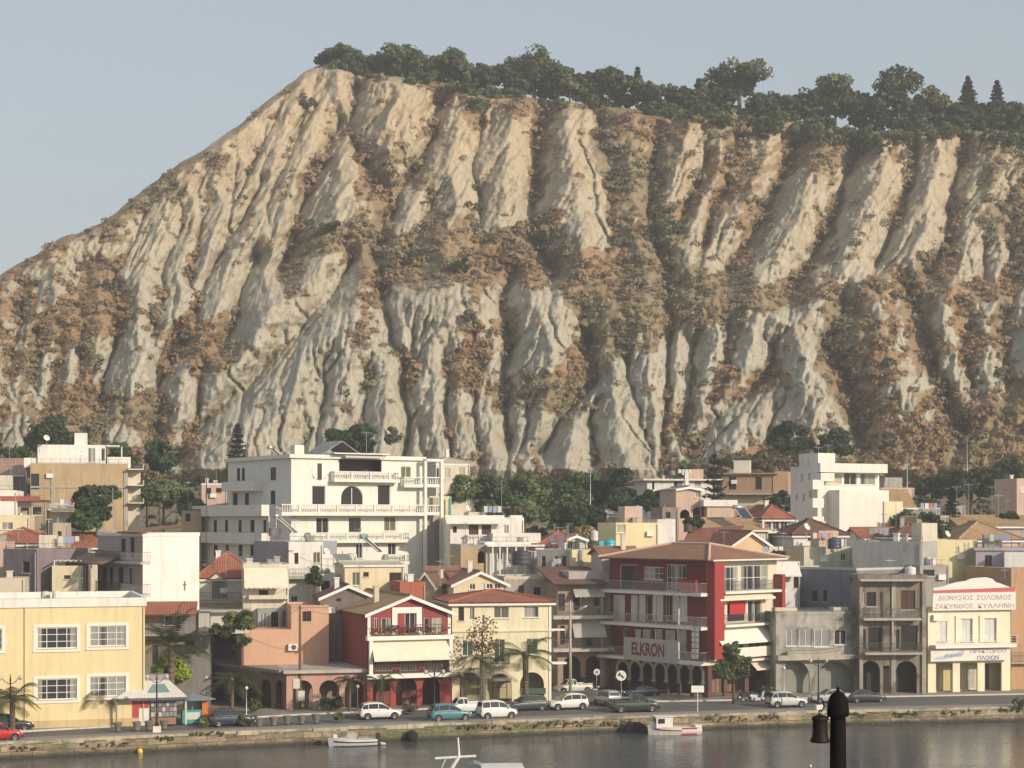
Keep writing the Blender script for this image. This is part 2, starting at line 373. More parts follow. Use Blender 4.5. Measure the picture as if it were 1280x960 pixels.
    def gfront(s,d,z,rise,mat,wall,o=.4,w=None,x0=0,t=.14,xm=.5,trim=WFR,bo=.35,label=None):
        fr=s.fr; w=w or s.w; m=x0+w*xm; mb=MB(); k=rise/(w/2); zl=z-o*k
        mb.slab([fr.P(x0-o,-bo,zl),fr.P(x0-o,d+bo,zl),fr.P(m,d+bo,z+rise),fr.P(m,-bo,z+rise)],t)
        mb.slab([fr.P(x0+w+o,-bo,zl),fr.P(x0+w+o,d+bo,zl),fr.P(m,d+bo,z+rise),fr.P(m,-bo,z+rise)],t)
        r=s.p(mb,'roof',mat,label); s.p(MB().tube(fr.P(m,-bo-.02,z+rise+.03),fr.P(m,d+bo,z+rise+.03),.13,n=6),'ridge_tiles',mat,None,r)
        g=MB()
        for y in(0,d): g.poly([fr.P(x0,y,z),fr.P(x0+w,y,z),fr.P(m,y,z+rise-.1)])
        s.p(g,'gable',wall)
        if trim:
            tb=MB()
            for xe in(x0-o,x0+w+o):
                a,b=fr.P(xe,-bo,zl),fr.P(m,-bo,z+rise); c=fr.P(0,-.06,0)-fr.P(0,0,0); dn=Vector((0,0,-.3))
                tb.slab([a+c,b+c,b+c+dn,a+c+dn],.05)
            s.p(tb,'barge_board',trim)
        return r
    def gside(s,d,z,rise,mat,wall,o=.35,w=None,x0=0,t=.14,y0=0,label=None,trim=True):
        fr=s.fr; w=w or s.w; m=y0+d/2; k=rise/(d/2); zl=z-o*k; mb=MB()
        mb.slab([fr.P(x0-o,y0-o,zl),fr.P(x0+w+o,y0-o,zl),fr.P(x0+w+o,m,z+rise),fr.P(x0-o,m,z+rise)],t)
        mb.slab([fr.P(x0-o,y0+d+o,zl),fr.P(x0+w+o,y0+d+o,zl),fr.P(x0+w+o,m,z+rise),fr.P(x0-o,m,z+rise)],t)
        r=s.p(mb,'roof',mat,label); s.p(MB().tube(fr.P(x0-o,m,z+rise+.03),fr.P(x0+w+o,m,z+rise+.03),.13,n=6),'ridge_tiles',mat,None,r)
        g=MB()
        for x in(x0,x0+w): g.poly([fr.P(x,y0,z),fr.P(x,y0+d,z),fr.P(x,m,z+rise-.1)])
        s.p(g,'gable',wall)
        if trim: s.p(MB().box(fr,x0-o,y0-o-.06,zl-.2,x0+w+o,y0-o-.003,zl-.01),'eave_board',WFR)
        return r
    def shed(s,x0,y0,x1,y1,zf,zb,mat,t=.12,label=None,name='roof'):
        fr=s.fr; return s.p(MB().slab([fr.P(x0,y0,zf),fr.P(x1,y0,zf),fr.P(x1,y1,zb),fr.P(x0,y1,zb)],t),name,mat,label)
    def balcony(s,fr,px0,px1,py,dep,rail='bars',rh=1.0,th=.16,mat=None,rmat=None,x=None,sides=True,bmat=None):
        """slab whose front edge top lies at pixel row py"""
        f=fr.sh(0,-dep,0); 
        if x: a,b=x; z=H-(py-HY)/F*f.P((a+b)/2,0,0).y-f.O.z
        else: (a,z)=f.uv(px0,py); b=f.uv(px1)
        mat=mat or CONC; o=s.p(MB().box(fr,a,-dep,z-th,b,-.004,z),'balcony',mat); rb=MB(); rm=rmat or METAL; e=.05
        if rail=='bars':
            for zz in(z+rh-.04,z+.08): rb.box(fr,a+e,-dep+e,zz,b-e,-dep+e+.04,zz+.04); rb.box(fr,a+e,-dep+e+.041,zz,a+e+.04,-.01,zz+.04); rb.box(fr,b-e-.04,-dep+e+.041,zz,b-e,-.01,zz+.04)
            n=max(4,int((b-a)/.16))
            for k in range(n+1): u=a+e+(b-a-2*e-.02)*k/n; rb.box(fr,u,-dep+e+.01,z+.12,u+.022,-dep+e+.032,z+rh-.04)
            for k in range(max(2,int(dep/.16))):
                for u in(a+e+.01,b-e-.03): y=-dep+.2+k*.16; rb.box(fr,u,y,z+.12,u+.02,y+.02,z+rh-.04)
            s.p(rb,'railing',rm,None,o)
        elif rail=='balusters':
            rb.box(fr,a,-dep,z+rh-.12,b,-dep+.22,z+rh); rb.box(fr,a,-dep+.01,z+.003,b,-dep+.21,z+.1)
            for u in(a,b-.2): rb.box(fr,u,-dep+.225,z+rh-.12,u+.2,-.01,z+rh)
            n=max(3,int((b-a)/.3))
            for k in range(n):
                u=a+(b-a)*(k+.5)/n
                if k%8==7: rb.box(fr,u-.12,-dep+.005,z+.1,u+.12,-dep+.205,z+rh-.12); continue
                c=fr.P(u,-dep+.11,z+.1); rb.lathe(c,[(.05,0),(.085,.2*rh),(.045,.55*rh),(.06,rh-.22)],6)
            n=int(dep/.3)
            for k in range(n):
                for u in(a+.1,b-.1): rb.lathe(fr.P(u,-dep+.35+k*.3,z+.003),[(.05,0),(.085,.3*rh),(.045,.6*rh),(.06,rh-.125)],6)
            s.p(rb,'balustrade',rm,None,o)
        elif rail=='solid':
            rb.box(fr,a,-dep,z+.003,b,-dep+.12,z+rh); rb.box(fr,a,-dep+.123,z+.003,a+.12,-.01,z+rh); rb.box(fr,b-.12,-dep+.123,z+.003,b,-.01,z+rh); s.p(rb,'railing',rm,None,o)
        return o
    def awning(s,fr,x0,y0,x1,y1,proj,mat,sc=False,x=None,side=False):
        f=fr.sh(0,-proj,0); (a,zt)=fr.uv(x0,y0); b=fr.uv(x1); zl=f.zc((x0+x1)/2,y1); mb=MB(); v=.22 if sc else .12
        mb.slab([fr.P(a,-proj,zl+v),fr.P(b,-proj,zl+v),fr.P(b,-.02,zt),fr.P(a,-.02,zt)],.04)
        n=int((b-a)/.45)
        for k in range(n):
            u0=a+(b-a)*k/n; u1=a+(b-a)*(k+1)/n; um=(u0+u1)/2
            if sc: mb.extr(fr,[(u0,zl+v+.0),(u0,zl+.1),(um,zl),(u1,zl+.1),(u1,zl+v+.0)],-proj-.02,-proj-.003)
        if not sc: mb.box(fr,a,-proj-.02,zl,b,-proj-.003,zl+v+.02)
        o=s.p(mb,'awning',mat)
        ab=MB()
        for u in(a+.03,b-.03): ab.tube(fr.P(u,-.03,zt-.9 if zt-.9<zl+v else zl+v-.3),fr.P(u,-proj,zl+v-.03),.02,n=5)
        s.p(ab,'awning_arm',METAL,None,o); return o
    def box(s,x0,y0,z0,x1,y1,z1,name,mat,label=None,fr=None): return s.p(MB().box(fr or s.fr,x0,y0,z0,x1,y1,z1),name,mat,label)
    def chimney(s,x,y,z0,h,mat,sz=.5,cap=True):
        mb=MB().box(s.fr,x,y,z0,x+sz,y+sz,z0+h)
        if cap: mb.box(s.fr,x-.06,y-.06,z0+h+.003,x+sz+.06,y+sz+.06,z0+h+.1)
        s.p(mb,'chimney',mat)
# ------------------------------------------------------------------ small roof things
def aerial(px,yb,yt,Y,label,el=3,wd=1.0,ang=20,group='television aerials on the roofs'):
    b=at(px,yb,Y); h=zat(yt,Y)-b.z; t=thing('tv_aerial',label,'aerial',b,group)
    MB().tube(b,b+Vector((0,0,h)),.028,.022,6).build('mast',GALV,t)
    mb=MB(); c=b+Vector((0,0,h*.96)); d=Vector((math.cos(R(ang)),math.sin(R(ang)),0)); q=Vector((-d.y,d.x,0))
    mb.tube(c-d*wd*.6,c+d*wd*.7,.02,n=5)
    for k in range(el+2): p=c+d*wd*(-.55+1.2*k/(el+1)); L=wd*(.45-.04*k); mb.tube(p-q*L-Vector((0,0,.0)),p+q*L,.014,n=4); mb.tube(p-Vector((0,0,L*.5)),p+Vector((0,0,L*.5)),.012,n=4)
    mb.build('antenna_elements',GALV,t); return t
def dish(px,py,Y,r,label,az=40,pole=1.2):
    c=at(px,py,Y); t=thing('satellite_dish',label,'satellite dish',c-Vector((0,0,pole)),'satellite dishes on the roofs')
    MB().tube(c-Vector((0,0,pole)),c+Vector((0,.06,0)),.035,n=6).build('pole',GALV,t)
    d=Vector((math.sin(R(az))*.85,-math.cos(R(az))*.85,.5)).normalized(); x=d.orthogonal().normalized(); y=d.cross(x); rows=[]
    for j in range(5):
        rr=r*j/4+.01; rows.append([c+d*(.35*r*(j/4)**2)+(x*math.cos(a)+y*math.sin(a))*rr for a in [2*math.pi*k/14 for k in range(14)]])
    m=MB().grid(rows,0,True); m.build('reflector',plain((.7,.7,.68),.5),t,True)
    MB().tube(c-y*r*.6,c+d*r*.9,.015,n=4).lathe(c+d*r*.9-Vector((0,0,.06)),[(.05,0),(.05,.12)],6).build('receiver_arm',METAL,t); return t
def tank(px,yb,yt,Y,r,label,mat,group=None):
    b=at(px,yb,Y); h=zat(yt,Y)-b.z; t=thing('water_tank',label,'water tank',b,group)
    MB().lathe(b,[(r*.97,0),(r,.06),(r,h*.3),(r*.985,h*.31),(r,h*.33),(r,h*.62),(r*.985,h*.63),(r,h*.65),(r,h*.88),(r*.55,h*.97)],16).build('tank',mat,t,True)
    MB().lathe(b+Vector((0,0,h*.97)),[(r*.3,0),(r*.3,h*.06),(r*.1,h*.07)],10).build('lid',mat,t); return t
def solar(px,py,Y,th,L,Wd,label,tankmat=None):
    b=at(px,py,Y); f=Fr(b,th); t=thing('solar_water_heater',label,'solar heater',b,'solar water heaters on the roofs')
    z=L*.62
    MB().slab([f.P(-Wd/2,-L*.75,.08),f.P(Wd/2,-L*.75,.08),f.P(Wd/2,0,z),f.P(-Wd/2,0,z)],.09).build('collector_panel',glassy((.035,.04,.045),.2),t)
    fm=MB()
    for x in(-Wd/2-.05,Wd/2+.05): fm.tube(f.P(x,-L*.75,.1),f.P(x,0,z+.03),.045,n=5); fm.tube(f.P(x,0,0),f.P(x,0,z),.03,n=5)
    fm.build('frame',WFR,t)
    MB().tube(f.P(-Wd/2-.1,.12,z+.2),f.P(Wd/2+.1,.12,z+.2),.26,n=14).build('tank',tankmat or GALV,t,True); return t
def hashn(ix,iy,seed):
    h=(ix.astype(np.int64)*374761393+iy.astype(np.int64)*668265263+seed*974634777)&0xffffffff
    h=((h^(h>>13))*1274126177)&0xffffffff; return ((h^(h>>16))&0xffff)/65535.0
def vnoise(x,y,seed=0):
    ix=np.floor(x);iy=np.floor(y);fx=x-ix;fy=y-iy;fx=fx*fx*(3-2*fx);fy=fy*fy*(3-2*fy)
    a=hashn(ix,iy,seed);b=hashn(ix+1,iy,seed);c=hashn(ix,iy+1,seed);d=hashn(ix+1,iy+1,seed)
    return (a*(1-fx)+b*fx)*(1-fy)+(c*(1-fx)+d*fx)*fy
# ------------------------------------------------------------------ ground, quay, road, water
QX=[-39.8,-21,-5.4,5.6,29,47.4]; QY=[135.5,143.1,148.2,152.3,158,161.4]
def Q(x):
    if x<QX[0]: return QY[0]+(x-QX[0])*.40
    if x>QX[-1]: return QY[-1]+(x-QX[-1])*.185
    return float(np.interp(x,QX,QY))
def RB(x): return float(np.interp(x,[-70,-40,-30,-20,0,20,60],[6.6,7.4,8.6,11.2,13.2,11.6,11.4]))
def gz(x,y):
    return ZQ+.09+.2*max(0,y-182)*min(1,max(0,(y-182)/30)) if y<310 else ZQ+.09+.2*128
XS=[-400,-250,-160,-110,-80]+[-60+2*k for k in range(66)]+[80,110,160,250,400]
def strip(t0,t1,z,mat,name,kind='structure',z1=None,parent=None):
    mb=MB(); rows=[]
    f0=t0 if callable(t0) else (lambda x:t0); f1=t1 if callable(t1) else (lambda x:t1)
    mb.grid([[Vector((x,Q(x)+f0(x),z)) for x in XS],[Vector((x,Q(x)+f1(x),z if z1 is None else z1)) for x in XS]]); return tag(mb.build(name,mat,parent),None,None,None,kind)
def asphalt():
    q=NB('asphalt'); c=q.coord(); a=q.noise(c,.25,5,.6); b=q.noise(c,9,3,.7)
    q.col(q.mix(q.ramp(b,[(.3,(0,0,0)),(.8,(.5,.5,.5))]),q.ramp(a,[(.3,(.075,.07,.066)),(.7,(.13,.12,.112))]),(.19,.175,.16))); q.rough(.88); q.bump(b,.01); return q.m
def paving():
    q=NB('paving'); c=q.coord(); n=q.noise(c,.6,5,.65); b=q.n('TexBrick'); b.inputs['Scale'].default_value=1.6; b.inputs['Mortar Size'].default_value=.02; b.inputs['Color1'].default_value=(.34,.3,.245,1); b.inputs['Color2'].default_value=(.28,.25,.21,1); b.inputs['Mortar'].default_value=(.16,.145,.12,1); q.l(c,b.inputs[0])
    q.col(q.mix(q.ramp(n,[(.35,(0,0,0)),(.75,(.6,.6,.6))]),b.outputs[0],(.2,.17,.13))); q.rough(.9); return q.m
def quaystone():
    q=NB('quay_stone'); c=q.coord(); mp=q.n('Mapping'); mp.inputs['Rotation'].default_value=(R(90),0,0); q.l(c,mp.inputs[0])
    b=q.n('TexBrick'); b.inputs['Scale'].default_value=1.0; b.inputs['Brick Width'].default_value=1.5; b.inputs['Row Height'].default_value=.55; b.inputs['Mortar Size'].default_value=.025; b.inputs['Color1'].default_value=(.42,.345,.22,1); b.inputs['Color2'].default_value=(.24,.185,.12,1); b.inputs['Mortar'].default_value=(.1,.085,.06,1); q.l(mp.outputs[0],b.inputs[0])
    n=q.noise(c,.9,6,.7); n2=q.noise(c,.35,3,.6,(1,1,.6)); k=q.mix(q.ramp(n,[(.38,(0,0,0)),(.7,(.85,.85,.85))]),b.outputs[0],(.14,.105,.065))
    k=q.mix(q.ramp(n2,[(.5,(0,0,0)),(.62,(.8,.8,.8))]),k,(.12,.125,.06))
    z=q.n('SeparateXYZ'); q.l(c,z.inputs[0]); k=q.mix(q.ramp(q.math('ADD',z.outputs[2],q.math('MULTIPLY',n,.3)),[(.3,(.9,.9,.9)),(.62,(0,0,0))]),k,(.035,.03,.02))
    q.col(k); q.rough(.9); q.bump(q.math('ADD',b.outputs['Fac'],q.math('MULTIPLY',n,-1.5)),.06,1); return q.m
def earth():
    q=NB('earth'); c=q.coord(); n=q.noise(c,.12,6,.65); q.col(q.ramp(n,[(.3,(.1,.085,.05)),(.55,(.2,.165,.11)),(.75,(.3,.27,.2))])); q.rough(.95); return q.m
AS=asphalt(); PV=paving()
gm=MB(); YS=[6.0,9,13,18,24,30,36,44,54,66,80,95,110,126,142,170,400,1200,3500]; XG=[-3500,-1200]+XS+[1200,3500]
gm.grid([[Vector((x,Q(x)+.3,ZQ+.0)) for x in XG]]+[[Vector((x,Q(x)+t,gz(x,Q(x)+t)-.09)) for x in XG] for t in YS]); tag(gm.build('ground',earth(),None,True),kind='structure')
# town street surface, a sheet just above the ground
strip(.45,2.3,ZQ+.10,PV,'promenade'); strip(2.3,2.5,ZQ+.125,plaster((.55,.5,.42),.5),'promenade_kerb')
strip(2.5,lambda x:RB(x),ZQ+.02,AS,'road'); strip(RB,lambda x:RB(x)+.2,ZQ+.15,plaster((.66,.62,.54),.35),'pavement_kerb')
strip(lambda x:RB(x)-.001,lambda x:RB(x)-.0005,ZQ+.02,plaster((.6,.56,.5),.4),'kerb_face',z1=ZQ+.15)
strip(lambda x:RB(x)+.2,lambda x:RB(x)+7,ZQ+.146,PV,'pavement')
tag(MB().poly([(0.5,Q(0)+RB(0)-.3,ZQ+.16),(8.2,Q(8)+RB(8)-.3,ZQ+.16),(10.4,192,ZQ+.5),(3.5,192,ZQ+.5)]).build('side_street',AS),kind='structure')
# quay wall with a coping of pale slabs
qm=MB(); wv=random.Random(3); rows=[]
QS=[x*.3 for x in range(-300,301)]; QS=[-400,-300,-200,-140]+QS+[140,200,300,400]
for z in(-1.5,-.2,.0,.15,.3,.45,.6,.75,.9,1.02,1.15):
    rows.append([Vector((x,Q(x)+.14+(1.05-z)*.03-wv.uniform(0,.1)-.22*float(vnoise(np.array(x*.7),np.array(z*1.6+3),7)),z+(wv.uniform(-.06,.06) if .1<z<1 else 0))) for x in QS])
qm.grid(rows); tag(qm.build('quay_wall',quaystone(),None,False),'weathered stone quay wall along the water\'s edge','quay wall')
cp=MB(); x=-100.0
while x<110:
    L=wv.uniform(.8,3.4); y0=Q(x); y1=Q(x+L-.03); f=Fr((x,y0,0),math.degrees(math.atan2(y1-y0,L))); dz=wv.uniform(-.05,.03); dy=wv.uniform(-.06,.16)
    cp.box(f,0,-.04+dy,1.0,L-.005,.5,ZQ+.16+dz); x+=L*math.cos(R(f.th))-.01
tag(cp.build('quay_coping',plaster((.52,.45,.33),.9,'coping')),'pale stone coping slabs along the quay edge','coping')
# weeds on the quay wall
def water():
    q=NB('water'); c=q.coord(); mp=q.n('Mapping'); mp.inputs['Scale'].default_value=(.8,1.5,1); q.l(c,mp.inputs[0])
    a=q.noise(mp.outputs[0],1.7,3,.55); b=q.noise(mp.outputs[0],.16,3,.5); d=q.noise(mp.outputs[0],4.5,2,.5)
    q.col((.075,.085,.092)); q.rough(.03); q.b.inputs['IOR'].default_value=1.33
    h=q.math('ADD',q.math('ADD',q.math('MULTIPLY',a,.75),q.math('MULTIPLY',b,1.2)),q.math('MULTIPLY',d,.22)); wp=q.noise(c,.035,3,.5,(.5,1,1)); st=q.ramp(wp,[(.4,(.018,.018,.018)),(.66,(.1,.1,.1))]); bn=q.n('Bump'); bn.inputs['Strength'].default_value=1; q.l(st,bn.inputs['Distance']); q.l(h,bn.inputs['Height']); q.l(bn.outputs[0],q.b.inputs['Normal']); return q.m
tag(MB().grid([[Vector((x,y,0)) for x in XG] for y in(-1500,-300,0,60)]+[[Vector((x,Q(x)+.4,0)) for x in XG]]).build('water',water()),kind='structure')
# ------------------------------------------------------------------ the cliff
CR=np.array([(-900,640),(-500,560),(-200,448),(-80,385),(0,343),(45,318),(75,300),(100,291),(125,280),(150,264),(200,222),(225,203),(250,191),(290,161),(330,131),(350,115),(365,103),(380,90),(395,81),(410,78),(428,80),(450,88),(520,98),(600,112),(700,127),(800,137),(900,142),(1000,152),(1100,166),(1200,162),(1280,166),(1500,190),(1800,230),(2200,300)],float)
BDV=np.array([40,80,150,330,400,580,605],float); BDD=np.array([399,390,377,345,328,303,299],float)
CRS=[[(421,184),(408,216),(402,268)],[(349,316),(336,327),(326,361),(311,410)],[(300,297),(277,327),(259,372)],[(250,230),(236,268),(222,320),(216,372)],[(205,250),(180,305),(160,345)],[(155,420),(137,470)],
 [(431,331),(415,365),(397,395),(360,425),(330,451),(311,477),(277,526),(262,560)],[(285,432),(240,455),(225,511)],[(485,122),(470,145),(462,164),(470,210)],[(567,149),(552,197),(545,227)],[(616,149),(609,205)],[(511,235),(492,280)],[(552,246),(560,280)],[(639,246),(616,280)],
 [(725,160),(736,227),(744,280),(748,310)],[(890,145),(867,171),(841,220),(834,250)],[(897,216),(879,265),(864,299)],[(920,250),(905,280),(888,325)],[(1006,242),(980,287),(961,340)],
 [(1115,179),(1077,220),(1051,280),(1044,317),(1030,370),(1010,410),(987,430),(975,470),(969,485)],[(1164,179),(1149,235),(1136,295)],[(1220,212),(1216,287),(1205,347)],[(1250,302),(1239,355)],[(435,406),(409,440),(395,500),(390,560)],[(542,341),(562,380),(577,440),(582,520),(580,570)],
 [(500,390),(525,440),(545,500),(550,570)],[(690,366),(672,410),(648,470),(640,530)],[(760,469),(734,495),(707,525),(690,565)],[(760,469),(775,500),(790,560)],[(764,390),(752,435)],[(842,405),(838,465),(850,500)],[(901,410),(888,470)],[(950,420),(927,477)],[(969,485),(930,515),(894,541),(880,580)],[(969,485),(1000,505),(1025,530),(1040,560)],
 [(1047,345),(1062,370),(1092,376),(1122,432),(1145,485)],[(330,150),(300,200),(285,260)],[(380,110),(350,160),(325,240),(322,290)],[(400,85),(415,130),(421,184)],[(60,350),(50,390)],[(20,430),(10,480)],[(63,425),(55,490)],[(95,430),(90,490)],[(1180,400),(1190,460)],[(1230,400),(1240,470)],[(800,150),(795,250),(790,330)],[(955,165),(940,205)],[(1270,380),(1275,450)],
 [(478,420),(490,480),(480,560)],[(610,400),(608,470),(612,560)],[(705,420),(690,450)],[(800,420),(808,500),(805,570)],[(340,480),(325,530),(310,580)],[(225,540),(215,590)],[(100,300),(80,330)],[(130,285),(105,340)],[(660,160),(650,210)]]
VLS=[[(424,150),(395,215),(378,255),(366,300),(352,335)],[(319,324),(304,357),(296,402),(280,430)],[(330,225),(310,265),(285,300),(268,335),(255,362),(245,390)],[(232,272),(218,293),(206,331),(202,372),(195,410)],[(187,249),(165,305),(142,340),(140,360)],[(146,357),(146,410),(131,470),(125,500)],[(49,421),(41,470)],[(79,425),(67,485)],
 [(440,320),(409,376),(375,410),(337,455),(300,492),(262,522),(232,545),(222,570)],[(225,425),(205,465),(197,515),(195,560)],[(444,110),(436,167),(451,197),(485,255),(470,320)],[(552,130),(530,197),(504,235),(489,272)],[(605,152),(594,205),(601,250),(600,300)],[(537,250),(522,295),(512,330),(490,340)],
 [(680,131),(669,197),(667,250),(665,295),(690,335)],[(822,180),(813,250),(815,290),(833,330),(838,400),(834,450),(832,520),(829,580)],[(882,197),(864,250),(849,284)],[(908,230),(893,262),(880,305)],[(1000,165),(965,250),(935,302),(912,332)],[(1070,185),(1047,255),(1020,315),(990,365)],
 [(1142,190),(1132,250),(1115,280),(1095,330)],[(1205,182),(1192,235),(1184,302),(1160,340)],[(1235,300),(1226,362)],[(1269,260),(1262,347)],[(405,460),(400,520),(370,570)],[(475,340),(482,400),(503,450),(509,520),(505,580)],[(640,345),(630,380),(640,430),(629,487),(638,560)],[(520,420),(515,480),(530,570)],
 [(735,430),(745,472),(722,498),(698,530),(680,562)],[(748,500),(740,530),(742,578)],[(726,397),(737,435)],[(870,430),(862,490),(850,540)],[(912,415),(905,470),(890,500)],[(968,440),(962,465),(924,500),(885,530),(862,560)],[(969,505),(962,530),(958,565)],[(1058,387),(1032,425),(1050,455),(1065,500),(1075,560)],[(1130,350),(1150,400),(1170,470),(1200,540)],
 [(360,110),(335,160),(310,210),(290,240)],[(400,100),(375,160),(350,215),(335,260)],[(460,470),(450,520),(440,580)],[(560,450),(560,510),(565,575)],[(600,430),(596,500),(598,570)],[(660,500),(655,560)],[(780,440),(790,490),(815,560)],[(250,480),(245,540)],[(30,350),(25,400),(15,450)],[(110,330),(100,380),(105,430),(100,490)],[(1210,400),(1215,480)],[(1255,400),(1258,480)],[(930,150),(915,205)],[(750,150),(765,230),(775,330)],[(640,290),(620,330)],[(260,250),(248,300),(240,350)]]
VG_U=[0,100,200,300,400,500,600,700,800,900,1000,1100,1200,1280]; VG_V=[120,180,240,300,360,420,480,540,590]
VG=np.array([[.7,.7,.6,.4,.25,.45,.65,.75,.85,.9,.9,.9,.9,.9],[.7,.7,.6,.35,.3,.4,.45,.62,.78,.68,.72,.6,.5,.65],[.7,.6,.5,.22,.22,.42,.4,.45,.78,.55,.65,.45,.45,.65],[.6,.55,.3,.2,.42,.6,.62,.55,.75,.62,.6,.52,.5,.65],[.5,.58,.32,.28,.42,.58,.52,.68,.82,.82,.78,.5,.65,.7],[.62,.68,.4,.35,.3,.25,.3,.38,.5,.5,.5,.7,.72,.74],[.38,.32,.42,.36,.25,.3,.36,.46,.28,.6,.42,.68,.78,.82],[.75,.8,.6,.2,.12,.15,.15,.2,.2,.4,.3,.72,.9,.92],[.95,.95,.8,.3,.2,.3,.4,.5,.5,.8,.8,.9,.95,.95]])
PATCH=[(440,285,62,26,.5),(385,300,30,25,.3),(600,320,95,34,.42),(720,345,75,42,.42),(785,385,62,50,.42),(800,250,38,120,.4),(700,490,52,34,.6),(450,450,28,50,.55),(590,440,24,48,.5),(565,290,20,20,.3),(300,440,45,16,.5),(245,440,32,30,.5),(90,385,58,40,.5),(235,230,38,18,.3),(165,245,55,26,.55),(250,200,50,16,.5),(330,140,40,12,.3),(40,480,60,18,.3),(100,510,110,22,.6),(1060,440,45,70,.5),(930,470,50,30,.45),(900,375,90,26,.4),(1170,360,90,22,.3),(520,330,40,30,.4),(470,200,24,60,.4),(650,310,50,20,.3),(745,435,24,22,.4),
 (420,240,14,40,-.6),(340,215,26,55,-.45),(320,370,14,45,-.6),(275,320,14,40,-.4),(195,330,38,50,-.3),(575,190,22,40,-.5),(630,185,24,40,-.45),(500,150,30,26,-.4),(520,265,18,24,-.5),(638,262,24,20,-.6),(740,250,18,60,-.35),(760,300,16,16,-.6),(870,195,20,32,-.5),(848,235,16,16,-.5),(905,300,14,30,-.6),(985,290,28,40,-.5),(1085,250,34,70,-.62),(1175,230,24,60,-.62),(1065,330,16,24,-.5),(1215,310,14,40,-.4),(1000,410,26,60,-.5),(950,525,50,34,-.7),(760,530,60,50,-.45),(545,380,40,36,-.45),(700,400,40,36,-.5),(380,480,60,50,-.35),(560,540,80,40,-.3),(850,440,26,40,-.5),(400,110,22,30,-.35),(150,460,34,40,-.4),(260,500,30,30,-.3),(940,430,50,30,-.3)]
def segdist(U,V,lines):
    best=np.full(U.shape,1e9)
    for ln in lines:
        for (a,b),(c,d) in zip(ln,ln[1:]):
            dx,dy=c-a,d-b; t=np.clip(((U-a)*dx+(V-b)*dy)/(dx*dx+dy*dy+1e-9),0,1)
            best=np.minimum(best,np.hypot(U-a-t*dx,(V-b-t*dy)*.8))
    return best
def fbm(x,y,o=4,seed=0):
    s=0;a=.5;t=0
    for k in range(o): s=s+a*vnoise(x,y,seed+k*17); t+=a; a*=.5; x=x*2.03+11.3; y=y*2.03+5.7
    return s/t
def ridg(x,y,o=3,seed=0):
    s=0;a=.5;t=0
    for k in range(o): s=s+a*(1-np.abs(2*vnoise(x,y,seed+k*31)-1)); t+=a; a*=.5; x=x*2.1+3.3; y=y*2.0+7.1
    return s/t
def bilin(U,V):
    u=np.interp(U,VG_U,np.arange(len(VG_U))); v=np.interp(V,VG_V,np.arange(len(VG_V))); i=np.clip(np.floor(v).astype(int),0,len(VG_V)-2); j=np.clip(np.floor(u).astype(int),0,len(VG_U)-2); fi=v-i; fj=u-j
    return (VG[i,j]*(1-fj)+VG[i,j+1]*fj)*(1-fi)+(VG[i+1,j]*(1-fj)+VG[i+1,j+1]*fj)*fi
NC,NR=900,300
uu=np.concatenate([np.linspace(-900,-60,60,endpoint=False),np.linspace(-60,1340,NC-120),np.linspace(1345,2200,60)]); NC=len(uu)
tt=np.linspace(0,1,NR)
vc=np.interp(uu,CR[:,0],CR[:,1])+ (fbm(uu*.05,uu*0,4,5)-.5)*9*np.interp(uu,[380,430],[1,.4])
vc=np.minimum(vc,598)
U=np.repeat(uu[None,:],NR,0); Vv=606+(vc[None,:]-606)*tt[:,None]
def relief(U,V):
    wx=(fbm(U*.035,V*.035,4,3)-.5)*15; wy=(fbm(U*.035+50,V*.035,4,4)-.5)*14; U2=U+wx; V2=V+wy
    dc=segdist(U2,V2,CRS); dv=segdist(U2,V2,VLS); s=dc+dv; n=dv/(s+1e-6)
    amp=np.clip(s,8,62)*.15; n=.5*n+.5*(1-(1-n)**2)
    inside=np.clip(1.7-s/95,0,1)
    lean=np.where(V<340,.55*V-119,.2*V)
    big=ridg((U2+lean)*.02,V*.006,3,21)
    Rf=amp*n*inside+(1-inside)*(big*7)
    return Rf,n*inside+(1-inside)*big,lean
Rf,Nn,lean=relief(U,Vv)
veg=bilin(U,Vv)
for cx,cy,rx,ry,s in PATCH:
    q=((U-cx)/rx)**2+((Vv-cy)/ry)**2; veg=veg+s*np.exp(-q*q*.7)
nz=fbm((U+lean*.6)*.03,Vv*.022,5,9); nf=fbm((U+lean)*.12,Vv*.09,4,14)
vm=veg+.04+.11*np.clip((U-620)/400,0,1)*np.clip((Vv-100)/60,0,1)+(nz-.5)*1.6+(nf-.5)*.9-(Nn-.5)*.75
vm=vm+np.clip(1-np.abs(Vv-vc[None,:])/14,0,1)*.4
VM=np.clip((vm-.46)/.26,0,1)
flut=ridg((U+lean+ (fbm(U*.06,Vv*.04,2,8)-.5)*14)*.055,Vv*.012,4,33)
rough=fbm(U*.07,Vv*.07,5,41)
fade=np.clip((606-Vv)/20,0,1)*np.clip((Vv-vc[None,:])/10,.1,1)
MAIN=[(0,15,11),(1,15,10),(2,9,5),(8,11,8),(9,14,8),(14,15,10),(18,20,11),(19,16,10),(20,9,6),(21,10,7),(15,10,6),(26,13,9),(25,9,6),(28,15,9),(29,9,6),(31,20,9),(33,14,6),(35,16,7),(10,9,5),(11,9,6),(5,9,5),(16,8,5),(17,8,5),(36,12,6)]
trench=0
_wx=U+(fbm(U*.035,Vv*.035,4,3)-.5)*12; _wy=Vv+(fbm(U*.035+50,Vv*.035,4,4)-.5)*12
for k,wd,dp in MAIN: q=segdist(_wx,_wy,[VLS[k]])/wd; trench=np.maximum(trench,.62*dp*np.exp(-q**1.6)*np.clip((606-Vv)/40,0,1))
fl2=ridg((U+lean+(fbm(U*.1,Vv*.05,3,18)-.5)*9)*.15,Vv*.02,2,63)
